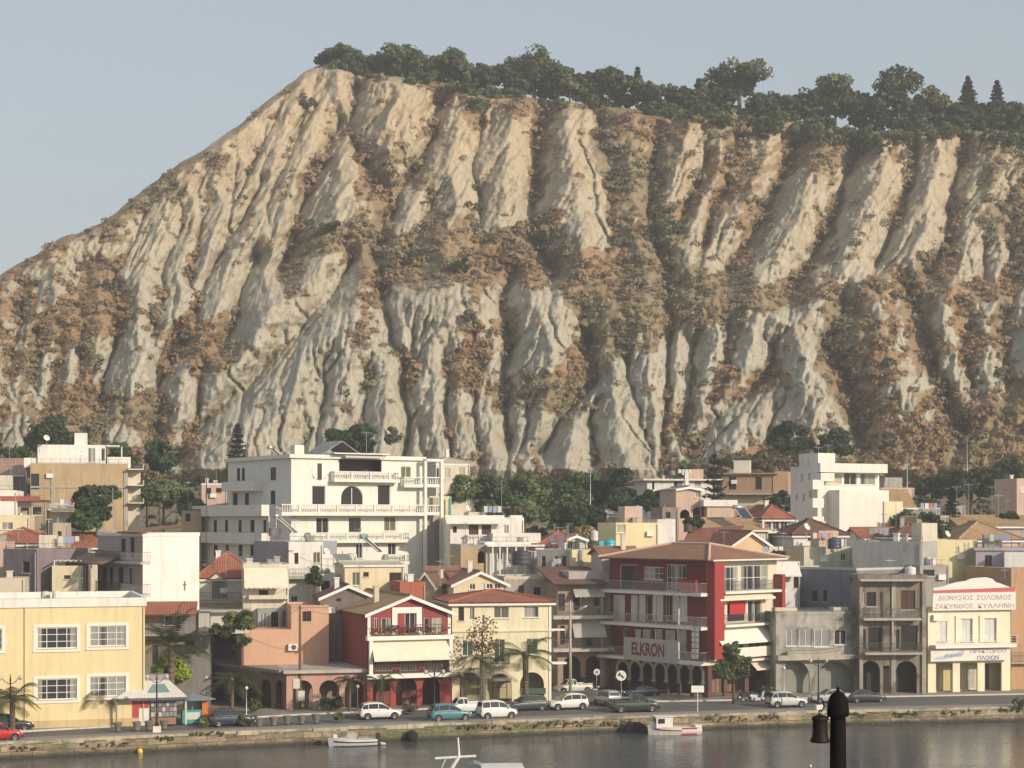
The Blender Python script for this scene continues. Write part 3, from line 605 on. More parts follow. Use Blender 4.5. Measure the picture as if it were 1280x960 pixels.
Rt=(Rf-trench+flut*2.3+fl2*1.1*(1-VM*.7)*np.clip(.4+Nn,0,1)*(1-VM*.55)+(rough-.5)*3.2*(.5+VM*.7)+(fbm(U*.3,Vv*.3,3,77)-.5)*.7)*fade
def erode(Rg,rounds=14,nd=16000,steps=110,seed=3):
    # run water down the slope: drops follow the relief, cut it and so join into branching rills
    gg=np.random.default_rng(seed); nr_,nc_=Rg.shape; soft=(1-.55*VM)*fade; wx0=60; wx1=nc_-60
    for r_ in range(rounds):
        sm=(Rg+np.roll(Rg,1,1)+np.roll(Rg,-1,1))/3; gx=(np.roll(sm,-1,1)-np.roll(sm,1,1))/2/.27
        x=gg.uniform(wx0,wx1,nd); y=gg.uniform(40,nr_-3,nd); vx=np.zeros(nd); acc=np.zeros(nr_*nc_)
        for s_ in range(steps):
            xi=np.clip(x.astype(int),1,nc_-2); yi=np.clip(y.astype(int),1,nr_-2); fx=x-xi
            g_=gx[yi,xi]*(1-fx)+gx[yi,np.minimum(xi+1,nc_-1)]*fx
            vx=np.clip(.5*vx-.36*g_-.1*(Vv[yi,xi]<345)+gg.normal(0,.07,nd),-.85,.85); x=np.clip(x+vx,2,nc_-3); y=y-1.0; y=np.where(y<2,2,y); w_=(y>3)*np.minimum(s_/25,1)
            k_=yi*nc_+xi; acc+=np.bincount(k_,w_*(1-fx),nr_*nc_)+np.bincount(k_+1,w_*fx,nr_*nc_)
        a_=acc.reshape(nr_,nc_); a_=np.minimum(a_,9)**.8; Rg=Rg-a_*soft*.015
        b_=(np.roll(Rg,1,1)+np.roll(Rg,-1,1)+np.roll(Rg,1,0)+np.roll(Rg,-1,0))/4; b_[0]=Rg[0]; b_[-1]=Rg[-1]; Rg=Rg+.06*(b_-Rg)
    return Rg
R0=Rt; Rt=erode(Rt.copy()); Rt=Rt+(R0.mean()-Rt.mean())*fade
sw_=U+lean+(fbm(U*.05,Vv*.03,3,88)-.5)*26; fin=ridg(sw_*.085,Vv*.013,2,91)**2; fin2=ridg(sw_*.23,Vv*.03,2,95)**2
Rt=Rt+((fin-.4)*1.1+(fin2-.4)*.5)*fade*(1-VM*.6)
bl=Rt.copy()
for _k in range(7):
    b2=(bl+np.roll(bl,1,1)+np.roll(bl,-1,1)+np.roll(bl,1,0)+np.roll(bl,-1,0))/5; b2[0]=bl[0]; b2[-1]=bl[-1]; bl=b2
Rt=Rt+np.clip((Rt-bl)*.55,-1.3,1.3)*fade*(1-.5*VM)
D=np.interp(Vv,BDV,BDD)-Rt
PX=(U-640)/F*D; PZ=H-(Vv-HY)/F*D
# back of the hill: rounded top, then falling away
rowsV=[np.stack([PX,D,PZ],-1)]
top=rowsV[0][-1]
for k,(dy,dz) in enumerate([(3,.6),(8,1.0),(16,.6),(40,-2),(90,-14),(170,-45),(330,-110)]):
    b=top.copy(); b[:,0]*=(top[:,1]+dy)/top[:,1]; b[:,1]+=dy; b[:,2]=np.maximum(b[:,2]+dz,20); rowsV.append(b[None])
Vall=np.concatenate([rowsV[0]]+rowsV[1:],0); nr=Vall.shape[0]
idx=np.arange(nr*NC).reshape(nr,NC); Qd=np.stack([idx[:-1,:-1],idx[:-1,1:],idx[1:,1:],idx[1:,:-1]],-1).reshape(-1,4)
vt=np.concatenate([VM,np.repeat(VM[-1:]*0+1,nr-NR,0)],0); rus=np.concatenate([fbm(U*.02,Vv*.02,3,55),np.ones((nr-NR,NC))*.5],0)
hgt=np.clip((Vall[:,:,2]-28)/100,0,1)
tint=np.stack([vt,rus,hgt],-1).reshape(-1,3)
def cliffmat():
    q=NB('clay_cliff'); c=q.coord(); a=q.n('Attribute',attribute_name='tint'); sp=q.n('SeparateColor'); q.l(a.outputs['Color'],sp.inputs[0])
    st=q.noise(c,.5,6,.65,(1,1,.22)); n1=q.noise(c,.16,5,.6); n2=q.noise(c,1.6,5,.7); n3=q.noise(c,.9,4,.65)
    low=q.ramp(st,[(.3,(.26,.235,.18)),(.45,(.43,.405,.325)),(.7,(.5,.475,.39))]); hi=q.ramp(st,[(.3,(.27,.21,.135)),(.45,(.45,.37,.255)),(.7,(.52,.44,.315))])
    k=q.mix(q.ramp(sp.outputs[2],[(.2,(0,0,0)),(.75,(1,1,1))]),low,hi)
    k=q.mix(q.math('MULTIPLY',q.ramp(n1,[(.45,(0,0,0)),(.7,(1,1,1))]),.35),k,(.33,.22,.12))
    sc=q.mix(q.ramp(sp.outputs[1],[(.35,(0,0,0)),(.65,(1,1,1))]),q.ramp(n3,[(.35,(.22,.175,.105)),(.6,(.3,.24,.15)),(.75,(.37,.305,.2))]),q.ramp(n3,[(.35,(.26,.175,.1)),(.6,(.35,.24,.145)),(.75,(.41,.3,.19))]))
    f=q.math('ADD',sp.outputs[0],q.math('MULTIPLY',q.math('SUBTRACT',n2,.5),1.3)); k=q.mix(q.ramp(f,[(.32,(0,0,0)),(.72,(1,1,1))]),k,sc)
    q.col(k); q.rough(.95); q.b.inputs['Specular IOR Level'].default_value=.1
    rl=q.noise(c,1.5,5,.7,(1.6,1.6,.2)); q.bump(q.math('ADD',q.math('ADD',q.math('MULTIPLY',n2,.5),q.math('MULTIPLY',rl,.8)),st),.55,.9); return q.m
hill=npmesh('hill',Vall.reshape(-1,3),Qd,[cliffmat()],tint,smooth=True); tag(hill,kind='structure')
def hillpt(u,v):
    j=np.clip(np.searchsorted(uu,u),1,NC-1); t=(606-v)/(606-vc[j]); i=np.clip((t*(NR-1)).astype(int),0,NR-1); return i,j
# low scrub on the slopes: thousands of tufts and bushes
rg=np.random.default_rng(5)
def tufts(P,size,nq,flat=.75,leaf=.42,rg=rg):
    """leaf quads spread through a small mound at each point P; returns verts,quads"""
    n=len(P); k=nq
    d=rg.normal(size=(n,k,3)); d/=np.linalg.norm(d,axis=2,keepdims=True); d[:,:,2]=np.abs(d[:,:,2])*flat+.05
    c=P[:,None,:]+d*(size[:,None,None]*rg.uniform(.55,1.0,(n,k,1)))
    nrm=d+rg.normal(size=(n,k,3))*.32; nrm/=np.linalg.norm(nrm,axis=2,keepdims=True)
    a=np.cross(nrm,rg.normal(size=(n,k,3))); a/=np.linalg.norm(a,axis=2,keepdims=True)+1e-9; b=np.cross(nrm,a)
    s=(size[:,None,None]*leaf)*rg.uniform(.7,1.3,(n,k,1)); a=a*s; b=b*s*rg.uniform(.6,1,(n,k,1))
    V=np.stack([c-a-b*.4,c+a*.3-b,c+a+b*.4,c-a*.3+b],2).reshape(-1,3); Qn=np.arange(n*k*4).reshape(-1,4); return V,Qn,k*4
m=13000; u=rg.uniform(-60,1340,m); v=rg.uniform(80,604,m); i,j=hillpt(u,v); ok=(v>vc[j]+2)&(rg.uniform(0,1,m)<VM[i,j]**1.3*.9+.035); i=i[ok];j=j[ok]
P=rowsV[0][i,j]; ru=rus[i,j]; sz=rg.gamma(2.4,.24,len(P))+.62; sz*=np.where(Nn[i,j]<.35,1.3,.9)
V_,Q_,k4=tufts(P,sz,44,leaf=.19)
russ=np.array([.31,.21,.125]);oliv=np.array([.26,.215,.13]);dark=np.array([.09,.095,.055]); mixr=np.clip((ru-.36)/.25+rg.normal(0,.3,len(P)),0,1)[:,None]; ct=oliv*(1-mixr)+russ*mixr
dm=(rg.uniform(0,1,len(P))<.05+.08*(Nn[i,j]<.25)*(P[:,2]<130))[:,None]; ct=np.where(dm,dark,ct)*rg.uniform(.88,1.14,(len(P),1))
scr=npmesh('scrub',V_,Q_,[leafmat((1,1,1),'scrub_leaves')],np.repeat(ct,k4,0)); tag(scr,'dry brown scrub and dark bushes on the clay slopes','scrub',None,'stuff')
# ------------------------------------------------------------------ trees
LEAF=leafmat((1,1,1),'tree_leaves'); BARK=plain((.1,.075,.05),.95,name='bark'); PBARK=plain((.15,.11,.075),.95,name='palm_bark')
LG=2.05
def crown_np(c,rx,ry,rz,n,leaf,clumps,col,seed,flatb=.5,irr=.35):
    g=np.random.default_rng(seed); d=g.normal(size=(clumps,3)); d/=np.linalg.norm(d,axis=1,keepdims=True); d[:,2]=np.where(d[:,2]<0,d[:,2]*flatb,d[:,2])
    r=g.uniform(.35,1,(clumps,1))**.6*(1+g.normal(0,irr*.5,(clumps,1))); cc=d*r*np.array([rx,ry,rz])*.82
    cs=g.uniform(.55,1.25,clumps)*(rx*ry*rz)**(1/3)*.36; ctint=g.uniform(.55,1.45,(clumps,1))*(1+g.normal(0,.07,(clumps,3)))
    k=max(6,n//clumps); dd=g.normal(size=(clumps,k,3)); dd/=np.linalg.norm(dd,axis=2,keepdims=True); rr=g.uniform(.25,1,(clumps,k,1))**.5
    p=cc[:,None,:]+dd*rr*cs[:,None,None]*np.array([1,1,.72]); nrm=dd*.9+g.normal(size=dd.shape)*.6; nrm/=np.linalg.norm(nrm,axis=2,keepdims=True)
    a=np.cross(nrm,g.normal(size=dd.shape)); a/=np.linalg.norm(a,axis=2,keepdims=True)+1e-9; b=np.cross(nrm,a); s=leaf*g.uniform(.6,1.4,(clumps,k,1)); a=a*s; b=b*s*.7
    V=np.stack([p-a,p-b*.9+a*.1,p+a,p+b],2).reshape(-1,3)+np.asarray(c); Qn=np.arange(clumps*k*4).reshape(-1,4)
    T=np.repeat(np.clip(ctint,.3,1.8)*np.asarray(col)*LG,k*4,0)*g.uniform(.85,1.15,(clumps*k*4,1)); return V,Qn,T
def limbs(mb,b,top,r0,rx,rz,seed,nb=5):
    g=random.Random(seed); b=Vector(b); top=Vector(top); m=b.lerp(top,.5)+Vector((g.uniform(-.15,.15),g.uniform(-.1,.1),0))*rx*.3
    mb.tube(b,m,r0,r0*.75,7); mb.tube(m,top,r0*.75,r0*.4,7)
    for k in range(nb):
        s=m.lerp(top,g.uniform(0,.9)); a=2*math.pi*(k+g.random()*.6)/nb; mb.tube(s,s+Vector((math.cos(a)*rx*.6,math.sin(a)*rx*.6,rz*g.uniform(.25,.7))),r0*.35,r0*.12,5)
def tree(name,label,px,pyt,pyb,Y,wpx,col=(.05,.07,.025),n=1700,leaf=None,cl=26,group=None,ground=None,cat='tree',trunkf=.28,asp=1,flatb=.6,extra=()):
    """crown spans pixel rows pyt..pyb (crown bottom) and wpx pixels across"""
    x=xat(px,Y); zt=zat(pyt,Y); zb=zat(pyb,Y); rx=wpx/2/F*Y; rz=(zt-zb)/2; g0=gz(x,Y) if ground is None else ground
    base=(x,Y,min(g0,zb-.3)-.1); t=thing(name,label,cat,base,group); leaf=leaf or Y*.00125; n=int(n*1.7)
    s=int(px*131+pyt*17)%99991
    V,Qn,T=crown_np((x,Y,(zt+zb)/2),rx,rx*asp,rz,n,leaf,cl,col,s,flatb)
    for k,(ex,e0,e1,ew) in enumerate(extra): v2,q2,t2=crown_np((xat(ex,Y),Y,(zat(e0,Y)+zat(e1,Y))/2),ew/2/F*Y,ew/2/F*Y,(zat(e0,Y)-zat(e1,Y))/2,n//2,leaf,cl//2,col,s+k+1,.8); Qn=np.concatenate([Qn,q2+len(V)]); V=np.concatenate([V,v2]); T=np.concatenate([T,t2])
    npmesh('crown',V,Qn,[LEAF],T,t,origin=base)
    mb=MB(); limbs(mb,base,(x,Y,zt-rz*.5),max(.09,rx*.075),rx,rz,s); mb.build('trunk',BARK,t,True); return t
def conifer(name,label,px,pyt,pyb,Y,wpx,col,n=1400,tiers=11,group=None,ground=None,open_=False,leaf=None):
    x=xat(px,Y); zt=zat(pyt,Y); zb=zat(pyb,Y); rx=wpx/2/F*Y; g0=gz(x,Y) if ground is None else ground; base=(x,Y,min(g0,zb)-.1)
    t=thing(name,label,'tree',base,group); g=np.random.default_rng(int(px*7+pyt)); P=[];A=[];B=[]; leaf=leaf or Y*.0014
    for k in range(tiers):
        f=k/(tiers-1); z=zb+(zt-zb)*f; r=rx*(1-f)**.8+.06*rx; nb=max(4,int(9*(1-f)+4))
        for q in range(nb):
            a=2*math.pi*(q+g.uniform(0,.7))/nb; m=max(2,int(n/tiers/nb)); rr=np.linspace(.12,1,m)*r*g.uniform(.8,1.1)
            p=np.stack([x+math.cos(a)*rr,Y+math.sin(a)*rr,z+rr*(.28 if open_ else -.12)+g.normal(0,.06*rx,m)],1); P.append(p)
    P=np.concatenate(P); n=len(P); a=g.normal(size=(n,3)); a[:,2]*=.4; a/=np.linalg.norm(a,axis=1,keepdims=True); b=np.cross(a,g.normal(size=(n,3))); b/=np.linalg.norm(b,axis=1,keepdims=True)
    s=leaf*g.uniform(.6,1.3,(n,1)); a*=s; b*=s*.6; V=np.stack([P-a,P-b,P+a,P+b],1).reshape(-1,3)
    T=np.repeat(np.asarray(col)*g.uniform(.65,1.3,(n,1)),4,0); npmesh('crown',V,np.arange(n*4).reshape(-1,4),[LEAF],T,t,origin=base)
    MB().tube(base,(x,Y,zt),max(.12,rx*.07),.03,7).build('trunk',BARK,t,True); return t
def palm(name,label,px,pyt,pyb,Y,flen,nf=16,col=(.075,.1,.03),lean=(0,0),tr=.2,group=None,droop=1.0,dead=False,up=.75):
    """pyt: row of the crown heart, pyb: row of the foot"""
    b=at(px,pyb,Y); top=Vector((b.x+lean[0],b.y+lean[1],zat(pyt,Y))); t=thing(name,label,'palm',b,group); mb=MB(); N=7; pts=[b.lerp(top,k/N)+Vector((lean[0]*.35*math.sin(math.pi*k/N)*-1,0,0)) for k in range(N+1)]
    for k in range(N):
        q=pts[k].lerp(pts[k+1],.5); mb.tube(pts[k],q,tr*1.02,tr*.9,9); mb.tube(q,pts[k+1],tr*1.06,tr*.92,9)
    mb.lathe(top-Vector((0,0,.25)),[(tr*.8,0),(tr*1.5,.15),(tr*1.3,.4),(tr*.4,.6)],9); mb.build('trunk',PBARK,t,True)
    g=np.random.default_rng(int(px*13+pyt)); V=[];T=[]
    for k in range(nf):
        a=2*math.pi*k/nf*2.4+g.uniform(-.3,.3); el=up*(1-2*k/nf*.62)+g.uniform(-.1,.1); L=flen*g.uniform(.85,1.1); d=np.array([math.cos(a)*math.cos(el),math.sin(a)*math.cos(el),math.sin(el)]); m=18; c=np.asarray(top,float); tn=g.uniform(.75,1.25)
        for s in range(m):
            dn=d.copy(); dn[2]-=droop*1.35*(s/m)**1.6; dn/=np.linalg.norm(dn); c=c+dn*L/m; sd_=np.cross(dn,[0,0,1.0]); sd_/=np.linalg.norm(sd_)+1e-9; upv=np.cross(sd_,dn); l=flen*.2*math.sin(math.pi*(.12+.85*s/m))+.02
            for sg in(-1,1):
                tip=c+sd_*sg*l+dn*l*.55-np.array([0,0,l*.45]); wv_=dn*L/m*.34; V+= [c-wv_,c+wv_,tip+wv_*.35,tip-wv_*.2]; T.append(tn*g.uniform(.85,1.15))
    V=np.array(V); T=np.repeat(np.array(T)[:,None]*np.array(col),4,0); npmesh('crown',V,np.arange(len(V)).reshape(-1,4),[LEAF],T,t,origin=tuple(b)); return t
def bush(label,px,pyt,pyb,Y,wpx,col=(.06,.07,.03),n=500,group=None,name='bush',kind=None,asp=.8,leaf=None):
    x=xat(px,Y); zt=zat(pyt,Y); zb=zat(pyb,Y); rx=wpx/2/F*Y; rz=(zt-zb)/2
    V,Qn,T=crown_np((x,Y,(zt+zb)/2),rx,rx*asp,rz,n,leaf or Y*.0013,14,col,int(px*31+pyt),.8); o=npmesh(name,V,Qn,[LEAF],T); return tag(o,label,'bush' if name=='bush' else 'plant',group,kind)
# ------------------------------------------------------------------ cars
TYRE=plain((.015,.015,.015),.85,name='tyre'); RIM=plain((.62,.62,.62),.35,.5,name='wheel_rim'); LAMP=plain((.75,.75,.72),.15,name='headlight'); RED=plain((.35,.02,.015),.25,name='tail_light'); PLATE=plain((.7,.7,.68),.5); TRIM=plain((.02,.02,.02),.6,name='black_trim')
def wheel(t,x,y,r,w):
    s=1 if y>0 else -1; mb=MB(); f=lambda a,rr,yy: Vector((x+rr*math.cos(a),y+s*yy,r+rr*math.sin(a))); A=[2*math.pi*k/18 for k in range(18)]
    mb.grid([[f(a,rr,yy) for a in A] for rr,yy in((r*.62,-w),(r*.95,-w),(r,-w*.8),(r,-.03),(r*.95,0),(r*.64,.0),(r*.62,-.02))],0,True); o=mb.build('wheel',TYRE,t,True)
    rm=MB(); rm.grid([[f(a,rr,yy) for a in A] for rr,yy in((r*.63,-.015),(r*.55,-.03),(r*.2,-.01),(r*.02,0))],0,True)
    for k in range(5): a=2*math.pi*k/5; rm.poly([f(a-.18,r*.2,.003),f(a+.18,r*.2,.003),f(a+.1,r*.56,.004),f(a-.1,r*.56,.004)])
    rm.build('rim',RIM,o)
CT={ # length,width,height, belt profile (x,z), roof profile (x,z) from the tail at 0 to the nose at 1; pillars
 'hatch':(3.7,1.66,1.47,[(0,.74),(.03,.9),(.3,.93),(.68,.9),(.9,.76),(.97,.62),(1,.5)],[(.02,.93),(.1,1.36),(.2,1.45),(.42,1.47),(.55,1.4),(.74,.9)],(.2,.44)),
 'mini':(3.4,1.58,1.62,[(0,.72),(.02,.98),(.3,1.0),(.72,.95),(.92,.82),(.98,.62),(1,.5)],[(.015,1.0),(.05,1.52),(.14,1.61),(.5,1.62),(.64,1.5),(.8,.95)],(.26,.5)),
 'sedan':(4.4,1.74,1.42,[(0,.72),(.02,.96),(.16,.98),(.5,.94),(.7,.9),(.9,.78),(.97,.62),(1,.5)],[(.13,.98),(.28,1.36),(.4,1.42),(.52,1.4),(.72,.91)],(.3,.5)),
 'estate':(4.3,1.72,1.46,[(0,.72),(.02,.94),(.3,.95),(.68,.91),(.9,.77),(.97,.62),(1,.5)],[(.02,.95),(.09,1.38),(.2,1.46),(.45,1.46),(.56,1.4),(.73,.91)],(.24,.46)),
 'pickup':(4.6,1.72,1.66,[(0,.8),(.02,.96),(.4,.96),(.72,.98),(.92,.9),(.98,.7),(1,.55)],[(.42,.98),(.45,1.58),(.5,1.65),(.6,1.66),(.66,1.6),(.77,.99)],(.55,.555)),
 'suv':(4.2,1.78,1.7,[(0,.8),(.02,1.02),(.3,1.04),(.7,1.02),(.92,.92),(.98,.7),(1,.55)],[(.02,1.04),(.06,1.6),(.15,1.7),(.46,1.7),(.56,1.62),(.72,1.03)],(.24,.46))}
def car(label,px,pyb,face,kind,rgb,head=None,Y=None,scale=1,glass=None,bed=None,group='cars along the waterfront road'):
    L,Wd,Hh,belt,roof,pil=CT[kind]; Y=Y or gY(pyb,ZQ+.02); x=xat(px,Y); th=head if head is not None else math.degrees(math.atan2(Q(x+3)-Q(x-3),6)); th+= 180 if face<0 else 0
    t=thing('car' if kind not in('pickup',) else 'pickup_truck',label,'car' if kind!='pickup' else 'pickup truck',(x,Y,ZQ+.025),group,None,R(th)); o0=(0,0,0); t['_w']=o0; t.scale=(scale,)*3
    paint=plain(rgb,.28,0,'car_paint',.6); w=Wd/2; bx=[p[0] for p in belt]; bz=[p[1] for p in belt]; rx=[p[0] for p in roof]; rz=[p[1] for p in roof]
    X=lambda f:(f-.5)*L
    fs=sorted({0,.02,.05,.1,.16,.22,.3,.4,.5,.6,.68,.74,.8,.86,.92,.96,.98,1}); rows=[]
    wr=.165*L/3.7 if L<4 else .155; r=.3 if kind not in('pickup','suv') else .35; ax=(.17,.82)
    for f in fs:
        zb_=float(np.interp(f,bx,bz)); ww=w*(1-.16*max(0,(f-.86)/.14)**2-.1*max(0,(.06-f)/.06)**2); lo=.2 if .04<f<.96 else .3
        half=[(ww*.88,lo),(ww*.97,lo+.12),(ww,zb_*.62),(ww*.985,zb_*.86),(ww*.93,zb_),(ww*.5,zb_+.02)]
        rows.append([Vector((X(f),y,z)) for y,z in half]+[Vector((X(f),-y,z)) for y,z in half[::-1]])
    mb=MB(); mb.grid(rows,0,True); mb.poly(rows[0]); mb.poly(rows[-1])
    # cabin shell
    cf=[roof[0][0]]+[f for f in(.04,.07,.1,.14,.2,.28,.36,.42,.46,.5,.55,.6,.64,.68,.72) if roof[0][0]<f<roof[-1][0]]+[roof[-1][0]]; rows=[]
    sec=lambda f:(float(np.interp(f,bx,bz))-.01,float(np.interp(f,rx,rz)))
    def side(f,t_): # point on cabin flank
        b,rf=sec(f); return Vector((X(f),w*(.925-.2*t_*(max(rf-b,.01)/.55)),b+(rf-b)*t_))
    for f in cf:
        b,rf=sec(f); p0=side(f,0);p1=side(f,.88);p2=side(f,1); rows.append([p0,p1,Vector((p2.x,p2.y*.9,p2.z)),Vector((p2.x,0,p2.z+.03)),Vector((p2.x,-p2.y*.9,p2.z)),Vector((p1.x,-p1.y,p1.z)),Vector((p0.x,-p0.y,p0.z))])
    mb.grid(rows); body=mb.build('body',paint,t,True)
    G=glass or glassy((.015,.018,.02),.06); off=.012
    pf=[roof[0][0]+.035]+list(pil)+[roof[-1][0]-.05]
    for sg in(1,-1):
        for a,b in zip(pf,pf[1:]):
            if b-a<.04: continue
            ns=6; lo=[side(a+.008+(b-a-.016)*k/ns,.1) for k in range(ns+1)]; hi=[]
            for p in [a+.008+(b-a-.016)*k/ns for k in range(ns+1)]: hi.append(side(p,.84))
            V=[[Vector((q.x,sg*(q.y+off),q.z)) for q in lo],[Vector((q.x,sg*(q.y+off),q.z)) for q in hi]]; MB().grid(V).build('side_window',G,t)
    def cross(a,b,name,top,bot):
        A=[];
        for f in np.linspace(a,b,4):
            bb,rf=sec(f); yy=side(f,1).y*.88; A.append([Vector((X(f),yy*(1-2*k/4),rf+.03*(1-abs(1-2*k/4))+.016)) for k in range(5)])
        MB().grid(A).build(name,G,t,True)
    cross(roof[-2][0]+.015,roof[-1][0]-.015,'windscreen',0,0)
    i=1 if kind!='sedan' else 1; a=roof[0][0]+.008; b=roof[1][0]-.004
    A=[]
    for f in np.linspace(a,b,4):
        bb,rf=sec(f); yy=side(f,1).y*.86; dx=-.012; A.append([Vector((X(f)+dx,yy*(1-2*k/4),rf+.012)) for k in range(5)])
    MB().grid(A).build('rear_window',G,t,True)
    for fx in ax:
        for sg in(1,-1): wheel(t,X(fx),sg*(w+.006),r,.19)
    ar=MB()
    for fx in ax:
        for sg in(1,-1):
            pts=[Vector((X(fx)+(r+.055)*math.cos(math.pi*k/12),sg*(w+.003),r+(r+.055)*math.sin(math.pi*k/12))) for k in range(13)]; ar.poly(pts+[Vector((X(fx)-(r+.055),sg*(w+.003),.2)),Vector((X(fx)+(r+.055),sg*(w+.003),.2))])
    ar.build('wheel_arch',TRIM,t); ar=MB(); ar.box(WF,X(.005)-.03,-w*.9,.3,X(.005),w*.9,.46); ar.box(WF,X(1)-.06,-w*.72,.28,X(1)+.02,w*.72,.44); ar.build('bumper',TRIM,t)
    for sg in(1,-1):
        MB().box(WF,X(.955),sg*w*.62-.16,.58,X(.985),sg*w*.62+.16,.72).build('headlight',LAMP,t); MB().box(WF,X(0)-.015,sg*w*.78-.09,.62,X(.03),sg*w*.78+.12,.86).build('tail_light',RED,t)
        MB().box(WF,X(roof[-1][0]-.06),sg*(w+.0)-.0 if sg>0 else -w-.16,.93 if kind!='pickup' else 1.0,X(roof[-1][0]-.03),w+.16 if sg>0 else -w,1.06 if kind!='pickup' else 1.12).build('wing_mirror',paint,t)
    MB().box(WF,X(1)+.021,-.25,.32,X(1)+.03,.25,.42).build('number_plate',PLATE,t)
    hm=MB()
    for sg in(1,-1):
        for f in pil: hm.box(WF,X(f)-.1,sg*w*.985-.012,.8,X(f)+.08,sg*w*.985+.02,.83)
    hm.build('door_handle',TRIM,t)
    if bed:
        b=MB().box(WF,X(.03),-w*.86,.965,X(.4),w*.86,.985); b.build('load_bed',plain(bed,.8,name='load_bed'),t)
        rl=MB(); rl.ring(WF,X(.02),-w*.93,X(.415),w*.93,.97,1.14,.05); rl.build('bed_rail',paint,t)
    return t
# ------------------------------------------------------------------ front row of buildings
T_RED=tiles((.32,.11,.06)); T_BRN=tiles((.27,.13,.075)); T_OCH=tiles((.36,.23,.12)); T_DK=tiles((.15,.07,.05)); T_TAN=tiles((.4,.25,.14))
PW=plaster(WHITE,.38); PW2=plaster((.74,.72,.68),.4); AWN=fabric((.75,.68,.53)); AWG=fabric((.42,.41,.38)); AWW=fabric((.74,.71,.63))
# 1 yellow school-like block at the left
Y1=plaster((.76,.625,.35),.28)
b=Bld('yellow_building','plain two storey yellow building with white barred windows at the left edge',-60,142.6,16.7,ZQ+.05,px1=181)
zt=b.z(100,757); ops=[('w4',46,784,96,811),('w4',112,782,157,808),('w4',46,848,96,875),('w4',112,845,157,871),('w4',-46,786,2,813),('w4',-46,850,-20,877)]
b.body(14,0,zt,Y1,ops,roof=True); b.flat(14,zt,PW,.62,.14,.3); 
for st,x0,y0,x1,y1 in ops:
    a,z0,c,z1=b.rect(b.fr,(x0,y0,x1,y1)); b.p(MB().ring(Fr(b.fr.P(0,-.05,0),b.fr.th),a-.28,0,c+.28,.04,z0-.28,z0-.02,.03).box(b.fr,a-.28,-.05,z1+.02,c+.28,-.006,z1+.28).box(b.fr,a-.28,-.05,z0-.02,a-.02,-.006,z1+.02).box(b.fr,c+.02,-.05,z0-.02,c+.28,-.006,z1+.02).box(b.fr,a-.3,-.1,z0-.3,c+.3,-.051,z0-.2),'window_surround',plaster((.8,.72,.62),.1))
b.p(MB().tube(b.fr.P(*(b.fr.uv(31)-.0,-.07),.3) if False else b.fr.P(b.fr.uv(31),-.07,.3),b.fr.P(b.fr.uv(31),-.07,zt),.05,n=6).tube(b.fr.P(b.w-.12,-.07,.3),b.fr.P(b.w-.12,-.07,zt),.05,n=6),'downpipe',plain((.6,.5,.3),.6)); b.box(0,-.03,.0,b.w,-.004,.7,'plinth',plaster((.62,.47,.24),.5))
# 2 white blank block with purple balcony side
b=Bld('white_block','tall white blank-walled house with a mauve balconied side behind the yellow building',178.5,163,34,px1=249,group=None)
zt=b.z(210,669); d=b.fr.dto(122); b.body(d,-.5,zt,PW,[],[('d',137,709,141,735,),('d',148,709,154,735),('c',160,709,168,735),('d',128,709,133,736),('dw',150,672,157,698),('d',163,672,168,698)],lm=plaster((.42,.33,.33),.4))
b.flat(d,zt,PW,.25,.06,.2,slab=plaster((.35,.3,.25))); L=b.L
b.p(MB().box(L,0,-.03,-.5,d-.02,-.004,b.z1-.3),'side_rendering',plaster((.36,.27,.29),.5)) if False else None
for py in(699,737): b.balcony(L,118,176,py+1,1.0,'bars',.95,.2,plaster((.5,.46,.45)))
m=MB(); za=L.zc(130,703); m.slab([L.P(-3.2,-2.4,za),L.P(d*.62,-2.4,za),L.P(d*.62,-.05,za+.9),L.P(-3.2,-.05,za+.9)],.12); b.p(m,'porch_roof',tiles((.3,.19,.13)))
m=MB(); 
for u in(-3.0,0,3): m.box(L,u,-2.3,-.5,u+.16,-2.14,za-.15)
m.tube(L.P(-3,-2.2,za-2.2),L.P(-1.2,-2.2,za-.3),.07,n=5); b.p(m,'porch_post',BROWN)
tx=b.fr.uv(230,738); b.p(MB().box(b.fr,tx[0],-.05,tx[1],tx[0]+.12,-.004,tx[1]+.9).box(b.fr,tx[0]-.12,-.05,tx[1]+.5,tx[0]+.24,-.004,tx[1]+.6),'wall_bracket',METAL)
b.p(MB().slab([L.P(d*.55,-.5,zt+.3),L.P(d+.4,-.5,zt+.3),L.P(d+.4,4,zt+.9),L.P(d*.55,4,zt+.9)],.12),'roof_cover',T_BRN)
# 3 low grey house with red lean-to roof, its shadow painted as darker grey
G3_SHADE=plaster((.23,.21,.2),.6)
b=Bld('grey_house','low grey house, shade painted dark, with a red lean-to roof beside the white block',181,160,8,px1=262); zt=b.z(215,766); zs=b.z(215,793)
b.body(9,-.2,zt,G3_SHADE,[('w',205,769,227,782),('d',190,806,198,832),('b',232,800,243,818)],x0=0); b.shed(-.3,-1.5,b.fr.uv(246),2.2,zt-.05,b.z(215,753),T_RED)
b.balcony(b.fr,181,258,793,1.2,'none',mat=plaster((.33,.3,.28),.6)); b.box(b.fr.uv(247)+.1,-.3,zs,b.w,-.01,zt+.1,'upper_wall',plaster((.5,.47,.42),.5))
b.balcony(b.fr,252,300,762,.6,'bars',.9,x=(b.fr.uv(250),b.w+3.8)); b.box(b.w+.05,.3,zs,b.w+3.6,6,b.z(280,763)-.2,'side_room',plaster((.62,.58,.5),.4))
